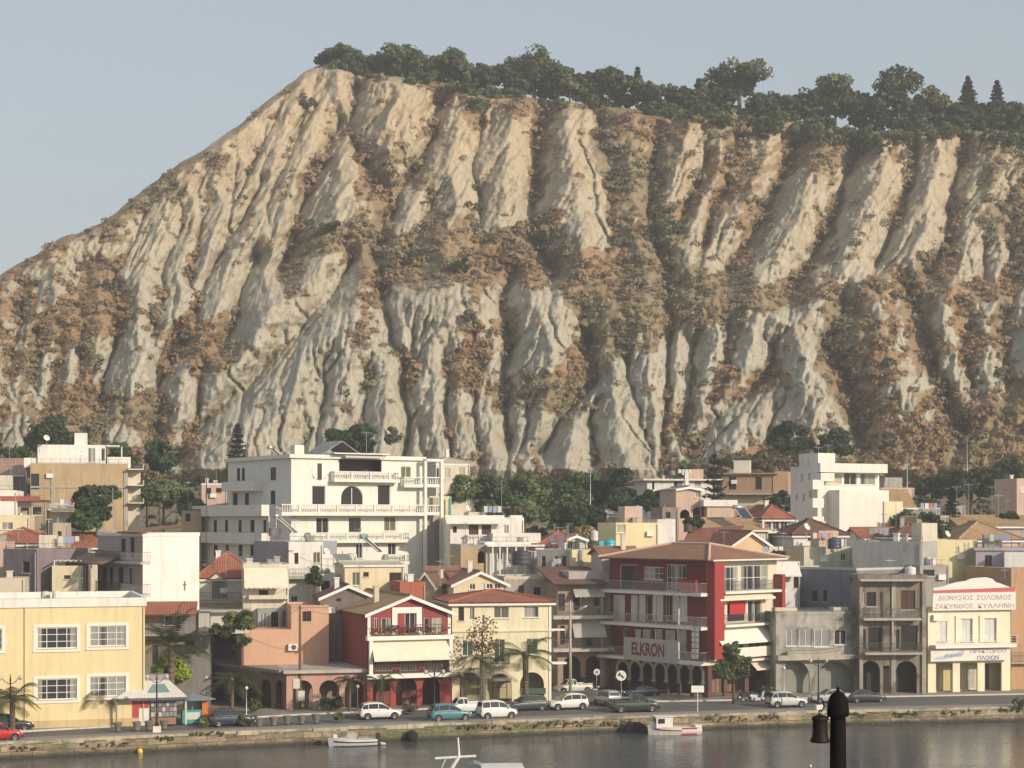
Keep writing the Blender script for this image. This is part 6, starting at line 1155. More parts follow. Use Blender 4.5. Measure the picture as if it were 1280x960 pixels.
tag(npmesh('woodland',np.concatenate(V),np.concatenate(Qs),[LEAF],np.concatenate(T)),'dense dark green belt of trees along the top of the cliff','woodland',None,'stuff')
GC='single trees rising above the crest woodland'
for nm,lb,px,pyt,pyb,w,c,n,cl in [
 ('oak_tree','low rounded dark tree at the left end of the crest',430,57,78,58,PINE,900,16),('oak_tree','broad round dark crown, second from the left end of the crest',503,55,88,62,PINE2,1300,18),
 ('oak_tree','blunt dark tree on the crest between the second round crown and the big pine',566,62,100,44,PINE,900,14),('pine_tree','big dark clumped pine standing highest on the middle of the crest',668,58,112,78,PINE,2200,22),
 ('pine_tree','ragged dark pine just right of the biggest crest pine',762,76,124,44,PINE,1100,12),('pine_tree','small ragged pine left of the umbrella pine on the crest',712,84,122,34,PINE2,700,10),
 ('umbrella_pine','flat-topped spreading umbrella pine on the crest, right of the middle',924,79,112,84,PINE,1700,18),('shrub_tree','pale olive feathery tree on the crest between the two umbrella pines',1044,93,124,52,OLV,1000,16),
 ('umbrella_pine','rounded umbrella pine standing clear on a thin trunk at the right of the crest',1123,85,124,62,PINE,1700,16),('pine_tree','thin upright pine spire left of the flat-topped pine',880,95,125,22,PINE2,450,8),('shrub_tree','pale bushy tree just under the umbrella pine',1165,112,142,50,OLV,900,14),('pine_tree','squat pine near the right end of the crest belt',1262,122,156,46,PINE,900,14)]:
    p,v=crest_xyz(px); tree(nm,lb,px,pyt,pyb,p.y+2,w,c,n,.4,int(cl*1.8),GC,ground=p.z-.5,flatb=.35 if 'umb' in nm else .6)
for lb,px,pyt,pyb,w in [('dark pointed conifer near the right end of the crest',1210,98,138,32),('slim dark conifer at the far right of the crest beside the pointed one',1246,103,142,26),('tiny pale conifer tip on the crest left of the flat-topped pine',797,86,122,18)]:
    p,v=crest_xyz(px); conifer('fir_tree',lb,px,pyt,pyb,p.y+2,w,PINE,900,9,GC,ground=p.z-.5,leaf=.5)
# single dark bushes on the slope
for lb,px,py,w,h,c in [('round dark green bush alone in the big gully right of the middle',830,280,46,40,(.045,.06,.025)),('round dark green bush in the middle of the cliff bench',575,335,32,24,(.045,.055,.025)),('dark bush at the head of the middle gully under the crest',597,130,34,26,PINE),('dark bush on the shoulder below the left peak',383,128,30,26,(.07,.065,.035)),('dark grey-green bush on the left bench of the cliff',412,283,28,20,(.06,.06,.03)),('round grey bush low on the cliff above the white apartment',490,548,24,32,(.075,.075,.05)),('dark shrub on the pale spur above the apartment block',585,396,22,18,(.07,.06,.035)),('dark bush on the spur foot right of the triangular spur',515,320,30,34,PINE)]:
    i,j=hillpt(np.array([float(px)]),np.array([py+h*.3])); p=rowsV[0][i[0],j[0]]; bush(lb,px,py-h/2,py+h/2,float(p[1])-.6,w,c,650,leaf=.3)
# ------------------------------------------------------------------ trees of the town
G1=(.04,.062,.022); G2=(.06,.078,.03); G3_=(.08,.098,.045); GD_=(.028,.042,.018)
TC='dark trees of the clump below the cliff'
for lb,px,pyt,pyb,Y,w,c in [('leafy mid-green tree at the left end of the clump beside the cream house',572,590,640,238,52,G2),('taller green tree, second in the clump from the cream house',612,590,652,240,56,G1),('broad dark tree in the left half of the clump, above the awning house',655,580,655,244,76,G2),('dark tree in the middle of the clump behind the hipped red roof',700,582,660,246,70,G1),('big round dark tree right of the clump middle',742,574,655,248,78,G1),('lighter green tree at the front of the clump above the red hipped roof',712,612,668,232,62,G2),('low olive-green tree at the front of the clump, behind the white awning',650,622,664,224,66,G3_),('low dark tree under the left half of the clump, behind the rough roof room',612,628,662,226,50,G1),('low dark tree at the front right of the clump beside the brown hut',738,632,668,224,48,GD_),('dark tree low at the right end of the clump beside the brown hut',778,612,655,240,44,GD_)]:
    tree('broadleaf_tree',lb,px,pyt,pyb,Y,w,c,2000,None,26,TC)
tree('cypress_tree','tall dark cypress at the right end of the tree clump',776,572,655,243,34,GD_,2000,None,26,flatb=1)
for lb,px,pyt,pyb,Y,w,c,n in [('big dark tree in front of the tan block at the left',122,597,660,205,66,GD_,2600),('dark low tree under the big dark tree left of the white block',104,636,668,198,48,G1,1200),('grey-green tree right of the tan block',205,594,640,226,62,G3_,1800),('mid-green tree behind the grey-green tree, right of the tan block',184,598,645,240,46,G2,1400),('dark green tree behind the white penthouse at upper left',62,522,580,262,76,GD_,2000),('dark tree left of the white penthouse at the left edge',18,555,590,252,50,G1,1300),('dark tree by the right end of the white penthouse',150,545,600,258,44,G1,1300),('tall dull-green tree standing right of the tan block under the scrub',200,548,600,252,40,GD_,1400),('rounded dark green tree showing above the roof of the apartment block',440,528,575,252,78,GD_,2400),('small tree left of the apartment block above the red roofs',240,615,655,222,34,G2,900),
   ('dark rounded tree, left one of the pair at the cliff foot above the modern block',985,531,575,272,60,GD_,1800),('dark rounded tree, right one of the pair at the cliff foot above the modern block',1038,536,578,272,62,GD_,1800),('dark green tree behind the brick house and white modern block',975,610,650,232,46,GD_,1200),('dark tree left of the pink arched house',815,612,650,236,46,GD_,1300),('small dark tree right of the white modern block',1150,618,650,228,50,GD_,1200),('wide dark tree among the far sheds at the right',1215,578,630,256,90,GD_,2400),('dark tree at the right edge below the cliff scrub',1262,572,625,258,60,G1,1600),('dark green tree left of the wide tree at right',1165,590,632,262,60,GD_,1600),('small green tree beside the peach lean-to house',1130,636,666,214,34,G2,800),('dark round tree behind the bright red roof at right',1170,652,678,205,40,GD_,900),('dark tree on the slope above the long white house',870,575,602,280,60,OLV,1300),('olive tree on the slope above the brick house',935,562,592,285,74,(.09,.08,.04),1400)]:
    tree('broadleaf_tree',lb,px,pyt,pyb,Y,w,c,n)
conifer('norfolk_pine','tiered pale norfolk pine left of the apartment block',297,533,600,238,34,(.06,.07,.04),1100,11,open_=True)
conifer('dark_fir','dark narrow fir beside the mauve hut at the right',1190,612,650,214,26,GD_,700,9)
conifer('norfolk_pine','tiered grey norfolk pine between the pink arched house and the brick house',893,570,640,232,36,(.05,.055,.035),700,9,open_=True)
V=[];Qs=[];T=[];cnt=0; g=np.random.default_rng(21)
for k in range(900):
    x=g.uniform(-120,130); y=g.uniform(198,306)
    r=g.uniform(.6,1.7); z=gz(x,y)-.1; vv,qq,tt_=crown_np((x,y,z+r*.45),r*1.2,r,r*.75,150,.28,6,np.array([(.08,.085,.04),(.14,.12,.065),(.055,.065,.03)][k%3]),int(k+3000),.8); V.append(vv);Qs.append(qq+cnt);T.append(tt_);cnt+=len(vv)
tag(npmesh('undergrowth',np.concatenate(V),np.concatenate(Qs),[LEAF],np.concatenate(T)),'scrubby undergrowth on the rising ground between the upper houses','undergrowth',None,'stuff')
# street trees and palms
palm('date_palm','broad dark palm in front of the shaded grey house',214,806,905,150,3.7,26,(.055,.065,.028),tr=.3,up=1.35,droop=.75)
tree('lime_tree','bright yellow-green bushy tree behind the kiosk',211,818,868,155,54,(.17,.22,.03),2600,.18,26)
palm('date_palm','small leaning palm at the left edge in front of the yellow building',16,872,918,gY(916),2.6,18,(.07,.085,.03),tr=.2,up=.9)
palm('wind_bent_palm','short wind-bent palm left of the kiosk',128,868,908,gY(908),2.6,14,(.085,.075,.04),lean=(-.5,0),tr=.2,droop=1.6)
palm('date_palm','yellow-green palm with a stout trunk before the pale yellow house',657,818,875,160.8,3.4,18,(.13,.14,.045),tr=.28,up=.85)
palm('date_palm','small dull palm at the left corner of the pale yellow house',577,846,884,159.3,2.3,16,(.06,.075,.03),tr=.17)
palm('date_palm','ragged dark palm between the peach arcade and the red arcade',437,850,889,154.4,2.3,16,(.05,.055,.025),tr=.14,droop=1.4)
palm('date_palm','dark palm in front of the second red arch',476,852,886,155.6,2.3,16,(.055,.07,.025),tr=.14,droop=1.2)
palm('date_palm','bushy dark palm in front of the shaded arcade wing',290,852,894,153.4,3.0,22,(.06,.065,.03),tr=.18)
tree('orange_tree','green street tree on the pavement right of the hotel corner',917,822,856,165,58,(.06,.075,.03),1300,.16,34,extra=[(914,800,832,26),(925,812,845,34)])
tree('tangled_tree','dry sparse bush of brown twigs before the pale yellow house',603,764,835,160.5,50,(.12,.085,.05),420,.13,34)
palm('bent_palm','drooping bent palm below the dry twig bush before the pale yellow house',601,824,884,159.8,2.6,9,(.08,.085,.035),tr=.1,droop=1.7)
bush('leafy plant spilling over the shaded terrace above the arcade wing',298,752,802,157.5,44,(.065,.08,.03),1700,name='terrace_vine',leaf=.16)
bush('dark potted greenery along the edge of the shaded terrace',278,776,798,157.5,50,(.05,.06,.03),600,name='terrace_greenery',leaf=.17)
bush('hanging dark creeper at the left edge of the peach wall',302,786,822,161.5,20,(.05,.07,.025),600,name='creeper',leaf=.17)
tree('terrace_tree','small dark tree on the white terrace below the apartment block',393,702,742,175,26,(.045,.065,.022),900,.2,12,ground=10)
for lb,px,pyt,pyb,w,c in [('low grey-green bush at the foot of the kerb before the peach arches',408,872,889,26,G3_),('green bush before the second peach arch',421,868,889,18,G2),('dull rounded bush beside the white hatchback',511,876,892,26,(.09,.07,.05)),('low green bush at the foot of the shaded wing',318,874,892,24,G2),('dry green clump in front of the navy car',303,894,907,20,(.1,.1,.05)),('yellow-green weed clump at the pavement by the red arches',424,890,902,14,(.12,.12,.04)),('green tuft of plants beside the stall',255,898,908,14,(.12,.13,.04)),('dark shrub under the street tree by the hotel',960,858,872,26,G1),('dark green scrub patch on the pavement at the right edge',1274,874,884,26,(.1,.1,.05)),('dark olive bush in front of the first wing arch',246,868,892,22,G2)]:
    bush(lb,px,pyt,pyb,gY(pyb,ZQ+.1),w,c,420)
bush('trimmed dark hedge with pale cloth behind the wide red roof',868,646,660,201,40,(.04,.055,.022),700,name='hedge',asp=.3)
bush('row of dark pot plants on the terrace of the peach gabled house',968,688,699,184.5,36,(.06,.065,.03),600,name='terrace_plants',asp=.3); bush('bushy plants on the roof terrace left of the hotel roof',735,658,672,195,26,(.2,.14,.08),400,name='terrace_plants')
bush('green shrubs beside the low flat houses right of the white modern block',1160,638,655,203,34,(.06,.075,.03),600); bush('dark shrubs between the tan roofs at the right edge',1262,640,652,214,30,(.05,.06,.03),500)
# weeds on the quay wall
WV=[];WQ=[];WT=[];wn=0
for k,(px,wd,pyt,pyb) in enumerate([(30,30,930,938),(130,60,924,936),(205,22,919,925),(258,40,912,922),(590,40,904,912),(640,70,902,912),(690,40,899,909),(735,50,898,908),(775,34,898,908),(905,60,893,902),(960,30,892,899),(1060,50,889,896),(1130,40,888,895),(1200,60,886,893),(1262,30,884,890)]):
    Yq=Q(xat(px,150))-.1; Yq=Q(xat(px,Yq))-.1; x=xat(px,Yq); rx=wd/2/F*Yq; zt,zb=zat(pyt,Yq),zat(pyb,Yq)
    for q in range(4):
        v2,q2,t2=crown_np((x+rx*(-.75+.5*q),Q(x+rx*(-.75+.5*q))-.08,(zt+zb)/2-.1*(q%2)),rx*.34,.16,(zt-zb)/2*(1 if q%2 else .7),120,.09,6,(.12,.115,.055) if k%2 else (.1,.1,.05),k*9+q,.8); WV.append(v2);WQ.append(q2+wn);WT.append(t2);wn+=len(v2)
tag(npmesh('weeds',np.concatenate(WV),np.concatenate(WQ),[LEAF],np.concatenate(WT)),'dry weeds growing in patches over the quay edge','weeds',None,'stuff')
# ------------------------------------------------------------------ vehicles
WHT=(.72,.7,.66); SIL=(.42,.42,.41)
car('red hatchback cut by the left edge of the view',-2,926,1,'hatch',(.45,.015,.02),Y=gY(926))
car('black estate car parked behind the red one at the left edge',8,914,1,'estate',(.03,.028,.028))
car('dark navy hatchback parked right of the stall',289,907,1,'hatch',(.03,.04,.075))
car('white hatchback driving right before the red arcade',474,898.5,1,'hatch',WHT)
car('teal hatchback driving right before the pale yellow house',562,900.5,1,'hatch',(.06,.2,.24))
car('white pickup parked behind the teal hatchback',580,891,-1,'pickup',WHT,scale=.85,bed=(.1,.1,.1),group=None)
car('boxy white minivan right of the teal hatchback',621,898,1,'mini',WHT)
car('dark grey estate parked before the yellow palm',657,888,-1,'estate',(.05,.055,.055),scale=.92)
car('white hatchback facing left at the mouth of the side street',709,886.5,-1,'hatch',WHT)
car('small silver car seen from behind at the side street corner',759,882,-1,'mini',SIL,head=-65,scale=.92)
car('dark green pickup with open bed before the hotel arcade',793,889.5,1,'pickup',(.03,.045,.03),bed=(.13,.15,.09),scale=.98,group=None)
car('dark blue car in the shade of the hotel arcade',800,871,-1,'sedan',(.02,.025,.05),scale=.85)
car('white pickup parked in the shaded side street',716,866,-1,'pickup',(.55,.53,.5),head=20,scale=.85,bed=(.2,.2,.2),group=None)
car('dark car nose-on beside the shaded white pickup',736,864,1,'hatch',(.03,.03,.03),head=-70,scale=.9)
car('silver hatchback driving right before the weathered grey house',983,883.5,1,'hatch',(.55,.55,.54))
car('silver sedan parked behind the ship\'s bell post',1037,878,-1,'sedan',SIL,scale=.9)
car('dark grey sedan parked before the dark derelict house',1083,877.5,1,'sedan',(.045,.04,.04),scale=.85)
def scooter(label,px,pyb,face,rgb,sc=1):
    Y=gY(pyb,ZQ+.1); t=thing('motor_scooter',label,'scooter',(xat(px,Y),Y,ZQ+.11),'scooters on the pavement',None,R(15+(180 if face<0 else 0))); t['_w']=(0,0,0); t.scale=(sc,)*3
    for x in(-.55,.6):
        mb=MB(); A=[2*math.pi*k/16 for k in range(16)]; mb.grid([[Vector((x+r*math.cos(a),y,.27+r*math.sin(a))) for a in A] for r,y in((.12,-.05),(.27,-.05),(.27,.05),(.12,.05))],0,True); o=mb.build('wheel',TYRE,t,True)
        MB().grid([[Vector((x+r*math.cos(a),y,.27+r*math.sin(a))) for a in A] for r,y in((.125,-.055),(.01,-.06),(.01,.06),(.125,.055))],0,True).build('rim',RIM,o)
    p=plain(rgb,.35,0,'car_paint',.5); MB().extr(WF,[(-.75,.45),(-.2,.32),(.25,.25),(.3,.33),(-.05,.4),(-.05,.62),(-.7,.72),(-.85,.62)],-.14,.14).extr(WF,[(.3,.3),(.42,.3),(.62,.85),(.5,.95)],-.17,.17).build('body',p,t)
    MB().extr(WF,[(-.75,.73),(-.05,.64),(.0,.7),(-.3,.78),(-.72,.84)],-.13,.13).build('seat',TRIM,t); MB().tube((.6,0,.27),(.48,0,1.0),.035).tube((.47,-.33,1.02),(.47,.33,1.02),.025).build('handlebar',METAL,t); MB().lathe((.6,0,.82),[(.02,0),(.08,.03),(.08,.1),(.02,.12)],8).build('headlight',LAMP,t)
scooter('dark motor scooter parked beside the bent palm left of the kiosk',141,907,1,(.03,.025,.03),1.05); scooter('white motor scooter parked beside the hotel street tree',947,877,1,(.6,.6,.6)); scooter('black motor scooter parked by the dark shrub near the hotel',932,875,-1,(.04,.03,.03)); scooter('dark scooter right of the navy car',311,905,-1,(.05,.05,.05),.9)
# ------------------------------------------------------------------ kiosk and stall
Yk=gY(907,ZQ+.1); k0=Fr((xat(166,Yk),Yk,ZQ+.11),16); t=thing('kiosk','pale grey pyramid-roofed newspaper kiosk with red advert panel on the promenade','kiosk',k0.O); w=k0.uv(220); ze=k0.zc(190,872); KW=plain((.62,.6,.55),.5)
MB().box(k0,0,.1,.0,w,3.0,ze).build('wall',plain((.25,.22,.2),.7),t); MB().box(k0,-.05,-.0,.0,w*.36,.095,ze-.1).build('advert_panel',plain((.45,.05,.05),.5),t); MB().box(k0,w*.14,-.03,.05,w*.37,-.003,ze*.62).build('fridge',plain((.72,.7,.66),.4),t)
m=MB(); g=random.Random(2); cols=[plain(c,.6,name='magazine_cover') for c in((.5,.48,.44),(.32,.24,.22),(.22,.25,.28),(.42,.4,.36),(.16,.15,.16))]
for r in range(4):
    for q in range(7): m.box(k0,w*.42+q*.31,-.06,ze*.3+r*.42,w*.42+q*.31+.27,.09,ze*.3+r*.42+.36,g.randrange(5))
m.build('magazine_rack',cols,t); MB().box(k0,w*.42,-.45,.05,w*.98,.09,ze*.26).build('counter',plain((.3,.17,.12),.7),t)
a0,a1,b0,b1=-1.6,w+.9,-.8,3.7; zt=k0.zc(190,852); m=MB(); c0,c1,d0,d1=w*.22,w*.86,.9,2.2; P=k0.P
zlow=ze+.05
m.slab([P(a0,b0,zlow),P(a1,b0,zlow),P(c1,d0,zt),P(c0,d0,zt)],.09).slab([P(a1,b0,zlow),P(a1,b1,zlow),P(c1,d1,zt),P(c1,d0,zt)],.09).slab([P(a1,b1,zlow),P(a0,b1,zlow),P(c0,d1,zt),P(c1,d1,zt)],.09).slab([P(a0,b1,zlow),P(a0,b0,zlow),P(c0,d0,zt),P(c0,d1,zt)],.09); rf=m.build('roof',KW,t)
u=lambda s,tq: (P(a0+(c0-a0)*tq+((a1+(c1-a1)*tq)-(a0+(c0-a0)*tq))*s,b0+(d0-b0)*tq-.04,zlow+(zt-zlow)*tq+.03)); MB().poly([u(.42,.3),u(.8,.3),u(.76,.78),u(.46,.78)]).build('skylight',plain((.2,.28,.28),.2),rf)
u2=lambda s,tq: P(a0+(c0-a0)*tq-.05,b1+(d1-b1)*tq+((b0+(d0-b0)*tq)-(b1+(d1-b1)*tq))*s,zlow+(zt-zlow)*tq+.03); MB().poly([u2(.3,.3),u2(.75,.3),u2(.7,.78),u2(.35,.78)]).build('skylight',plain((.12,.1,.1),.3),rf)
MB().box(k0,c0,d0,zt-.02,c1,d1,zt+.5).build('roof_box',plain((.3,.26,.32),.6),t); m=MB().ring(k0,a0-.02,b0-.02,a1+.02,b1+.02,ze-.15,ze+.06,.08); m.build('fascia',plain((.1,.11,.12),.5),t)
m=MB()
for x,y in((a0+.15,b0+.15),(a1-.2,b0+.15),(a0+.15,b1-.2)): m.box(k0,x,y,0,x+.14,y+.14,ze-.16)
m.build('post',plain((.6,.55,.5),.5),t)
Ys=gY(905,ZQ+.1); s0=Fr((xat(228,Ys),Ys,ZQ+.11),16); t=thing('snack_stall','small stall with a grey-blue umbrella roof, turquoise counter and orange panel beside the kiosk','stall',s0.O); w=s0.uv(252)
MB().box(s0,0,0,0,w,1.3,1.15).build('counter',plain((.04,.32,.3),.5),t); MB().box(s0,w+.05,.1,0,w+.55,1.2,2.2).build('orange_panel',plain((.6,.16,.03),.5),t); MB().box(s0,.2,1.1,1.153,w,1.3,2.3).build('display_shelf',plain((.4,.4,.38),.6),t)
c=s0.P(w*.55,.7,0); m=MB(); rr=2.05; pk=s0.zc(240,867); zl=s0.zc(240,874.5)
for k in range(8): a=2*math.pi*k/8;b_=2*math.pi*(k+1)/8; m.slab([c+Vector((rr*math.cos(a),rr*math.sin(a)*.8,zl)),c+Vector((rr*math.cos(b_),rr*math.sin(b_)*.8,zl)),c+Vector((0,0,pk))],.04)
m.build('umbrella_canopy',fabric((.2,.22,.27)),t); MB().tube(c,c+Vector((0,0,pk)),.04).build('umbrella_pole',GALV,t); MB().box(s0,.3,-.06,.35,w*.9,-.003,.95).build('label_panel',plain((.6,.6,.55),.5),t)
tag(MB().box(Fr(at(108,908,gY(908)),16),-.1,-.1,0,.1,.1,1.2).box(Fr(at(108,908,gY(908)),16),-.12,.0,.9,1.1,.5,1.2).build('news_stand',plain((.55,.5,.4),.6)),'small pale newspaper stand left of the bent palm','stand')
# planters and bollards on the promenade
PTM=plaster((.2,.175,.14),.5)
for k,(px,pyb) in enumerate([(147,914),(171,913),(186,912),(205,911),(324,908),(342,906.5),(359,905),(377,904.5),(395,903)]):
    Y=gY(pyb,ZQ+.1); o=at(px,pyb,Y); o.z=ZQ+.1
    tag(MB().lathe(o,[(.2,0),(.26,.08),(.22,.16),(.36,.62),(.4,.66),(.36,.72),(.3,.7)],12).build('stone_planter',PTM,None,False),'squat stone planter on the promenade edge','planter','stone planters along the promenade')
# ------------------------------------------------------------------ lamps, poles, signs
def twin_lamp(label,px,pyb,pyt,Y=None,arm=.75,dark=True):
    Y=Y or gY(pyb,ZQ+.1); b=at(px,pyb,Y); b.z=ZQ+.1; h=zat(pyt,Y)-b.z; t=thing('street_lamp',label,'street lamp',b,'ornate twin street lamps along the quay')
    MB().box(Fr(b,15),-.32,-.32,0,.32,.32,.5).build('plinth',plaster((.7,.66,.58),.3),t)
    MB().lathe(b+Vector((0,0,.5)),[(.16,0),(.16,.25),(.1,.4),(.12,.9),(.07,1.1),(.055,h-1.0),(.09,h-.95),(.05,h-.85),(.03,h-.5)],10).build('pole',BLACKM,t,True)
    for s in(-1,1):
        pts=[b+Vector((s*arm*math.sin(q*math.pi/12)*1.0,s*arm*.27*math.sin(q*math.pi/12),h-.75+.35*(1-math.cos(q*math.pi/6)))) for q in range(7)]; o=MB().path(pts,.03,5).build('lamp_arm',BLACKM,t)
        c=pts[-1]; MB().lathe(c-Vector((0,0,.42)),[(.03,0),(.13,.08),(.17,.2),(.15,.3),(.06,.4)],10).build('lamp_globe',plain((.5,.48,.4),.3),o,True)
twin_lamp('ornate twin lamp in front of the kiosk',196,915,842); twin_lamp('ornate twin lamp between the teal car and the white minivan',543,900,836); twin_lamp('ornate twin lamp in front of the weathered grey house, left of the bell',1023,887.5,822); twin_lamp('ornate twin lamp at the left edge before the yellow building',13,924,843)
def post_lamp(label,px,pyb,pyt,Y=None):
    Y=Y or gY(pyb,ZQ+.12); b=at(px,pyb,Y); b.z=ZQ+.1; h=zat(pyt,Y)-b.z; t=thing('post_lamp',label,'street lamp',b,'plain single globe lamps on the pavement'); MB().lathe(b,[(.09,0),(.08,.3),(.045,.4),(.04,h-.3)],8).build('pole',GALV,t,True); MB().lathe(b+Vector((0,0,h-.3)),[(.08,0),(.16,.1),(.16,.2),(.05,.32)],10).build('lamp_globe',plain((.75,.73,.68),.3),t,True)
post_lamp('thin single-globe lamp post right of the navy car',308,897,858); post_lamp('thin single-globe lamp post behind the stall',258,893,845); post_lamp('thin lamp post before the weathered grey house',980,878,833); post_lamp('thin lamp post between the palm and the red arcade',447,889,856)
# tall road lamp and the wooden poles
Y=gY(868,ZQ+.1); b0=at(713,868,Y); b0.z=ZQ+.1; h=zat(751,Y)-b0.z; t=thing('road_lamp','tall grey road lamp with one outstretched arm beside the pale yellow house','street lamp',b0); MB().tube(b0,b0+Vector((0,0,h)),.16,.1,10).build('pole',plain((.4,.37,.32),.7),t,True); hd=at(726,761,Y-1.2); st_=b0+Vector((0,0,h-1.3)); MB().tube(st_,hd,.05,.04).build('lamp_arm',GALV,t); d=(hd-st_).normalized(); MB().tube(hd-d*.1,hd+d*.9,.13,.08,8).build('lamp_head',plain((.65,.64,.6),.4),t,True)
Y=gY(888,ZQ+.1); b0=at(375,888,Y); b0.z=ZQ+.1; h=zat(757,Y)-b0.z; t=thing('utility_pole','tall brown wooden pole with white notices before the peach house','pole',b0); MB().tube(b0,b0+Vector((0,0,h)),.15,.11,9).build('pole',plain((.16,.1,.06),.9),t,True)
for dz,dx in((2.0,-.3),(.9,.15)): MB().box(WF,b0.x+dx-.3,b0.y-.2,b0.z+dz,b0.x+dx+.3,b0.y-.16,b0.z+dz+.9).build('notice',plain((.72,.68,.6),.7),t)
def pole(label,px,pyb,pyt,Y,r=.1,mat=None,name='utility_pole',g=None):
    b=at(px,pyb,Y); b.z=min(b.z,gz(b.x,Y)+.0) if name=='utility_pole' else b.z; tp=at(px,pyt,Y); t=thing(name,label,'pole',b,g); MB().tube(b,tp,r,r*.7,8).build('pole',mat or plain((.2,.14,.09),.9),t,True); MB().box(WF,tp.x-.6,tp.y-.05,tp.z-.5,tp.x+.6,tp.y+.05,tp.z-.4).build('crossbar',METAL,t)
pole('tall dark pole between the awning house and the narrow white house',359,790,683,174,.16,plain((.08,.06,.05),.8)); pole('tall thin black pole beside the brick house',893,620,545,250,.13,plain((.03,.03,.03),.8)); pole('thin pole above the long white house',872,600,572,268,.08); pole('thin grey pole right of the white modern block',1134,640,566,236,.08,GALV); pole('tall thin pole rising from the tree clump',738,640,570,228,.06,GALV); pole('thin grey pole before the dark tree left of the white block',141,664,610,200,.07,GALV); pole('thin pole left of the apartment block',258,650,590,215,.08); pole('thin pole at the right below the dark cliff scrub',1209,600,548,262,.07,GALV)
# traffic signs
def sign(label,px,pyb,pyt,kind,Y=None,wpx=10):
    Y=Y or gY(pyb,ZQ+.1); b=at(px,pyb,Y); b.z=ZQ+.02; zt=zat(pyt,Y); r=wpx/2/F*Y; t=thing('road_sign',label,'road sign',b); MB().tube(b,Vector((b.x,b.y,zt-.03)),.035,n=7).build('pole',WFR if kind=='board' else GALV,t)
    f=Fr((b.x,b.y-.05,0),4)
    if kind=='board': MB().box(f,-r,-.02,zt-r*1.05,r,.02,zt).build('sign_panel',plain((.78,.76,.7),.5),t)
    else:
        A=[2*math.pi*k/20 for k in range(20)]; c=zt-r; MB().extr(f,[(r*math.cos(a),c+r*math.sin(a)) for a in A],-.015,.02).build('sign_panel',plain((.72,.7,.66),.5),t)
        if kind=='arrow': MB().extr(f,[(-r*.7,c+r*.25),(-r*.1,c+r*.75),(-r*.2,c+r*.35),(r*.6,c-r*.3),(r*.35,c-r*.55),(-r*.35,c+r*.1),(-r*.5,c-r*.25)],-.03,-.018).build('arrow_mark',plain((.04,.03,.04),.6),t)
        else: MB().extr(f,[(r*.55*math.cos(a),c+r*.55*math.sin(a)) for a in A],-.03,-.018).build('inner_disc',plain((.3,.22,.22),.6),t)
sign('round road sign on a pole at the mouth of the side street',746,870,836,'disc',wpx=8); sign('round road sign with a dark bent arrow beside the hotel arcade',776.5,872,838,'arrow',wpx=13); sign('blank white rectangular sign board on a white post at the quay edge',872,890,857,'board',wpx=16)
# ------------------------------------------------------------------ roof clutter
tank(762,690,674,188,.62,'turquoise round water tank on the roof edge beside the brown-roofed strip',plain((.03,.42,.48),.35)); tank(768,686,674,189,.5,'turquoise-white ribbed tank at the right of the turquoise tanks',plain((.05,.5,.55),.35)) if False else None
m=at(758,690,191); t=thing('tank_shelter','turquoise sheet box beside the round turquoise tank','tank',m); MB().box(Fr(m,14),-1.0,-.6,0,.3,1,zat(676,191)-m.z).build('box',plain((.07,.4,.42),.5),t)
tank(797,652,632,206,.62,'blue-wrapped water tank on a frame behind the yellow-cream house',plain((.07,.28,.5),.4)); tank(743,676,663,191,.4,'small white round tank on the roof hut',plain((.6,.58,.52),.5)); tank(1043,686,672,189,.75,'dark blue round tank on the green-cream block',plain((.05,.06,.1),.5)); tank(652,706,688,180.5,1.0,'large dark water tank on the grey house roof behind the pale yellow house',plain((.05,.045,.055),.6)); tank(57,748,739,155,.42,'small white barrel tank on the yellow building',plain((.6,.58,.52),.5)); tank(70,748,738,154,.34,'second white barrel on the yellow building roof',plain((.62,.6,.54),.5)); tank(1138,722,708,176,.55,'white ball-shaped tank on the dark derelict house',plain((.62,.62,.6),.5)); tank(860,665,655,200,.5,'dark water tank by the long tan roof',plain((.06,.05,.05),.6)); tank(840,594,588,262,.5,'small dark tank on the long white house',plain((.2,.2,.18),.6))
MB_=[solar(348,666,188,78,2.6,1.2,'solar heater with a white edge on the blue-grey wall house'),solar(456,690,182,74,2.3,1.1,'solar heater with a dull turquoise tank over the cream flat house',plain((.22,.33,.34),.4)),solar(340,572,206,70,1.6,1.0,'white solar heater on the apartment block roof'),solar(925,648,203,30,1.8,1.5,'white-framed pair of collectors on the tan roof by the hedge')]
dish(58,548,226,.42,'white dish on the penthouse roof at upper left'); dish(1008,659,191,.42,'white dish right of the peach gabled house'); dish(101,566,225,.4,'small dish on the front wall of the white penthouse')
dish(1184,668,197,.4,'small pale dish by the rusty hipped roof'); dish(585,636,205,.36,'white dish on the white awning house'); dish(408,690,186,.4,'small white dish on the rough white house')
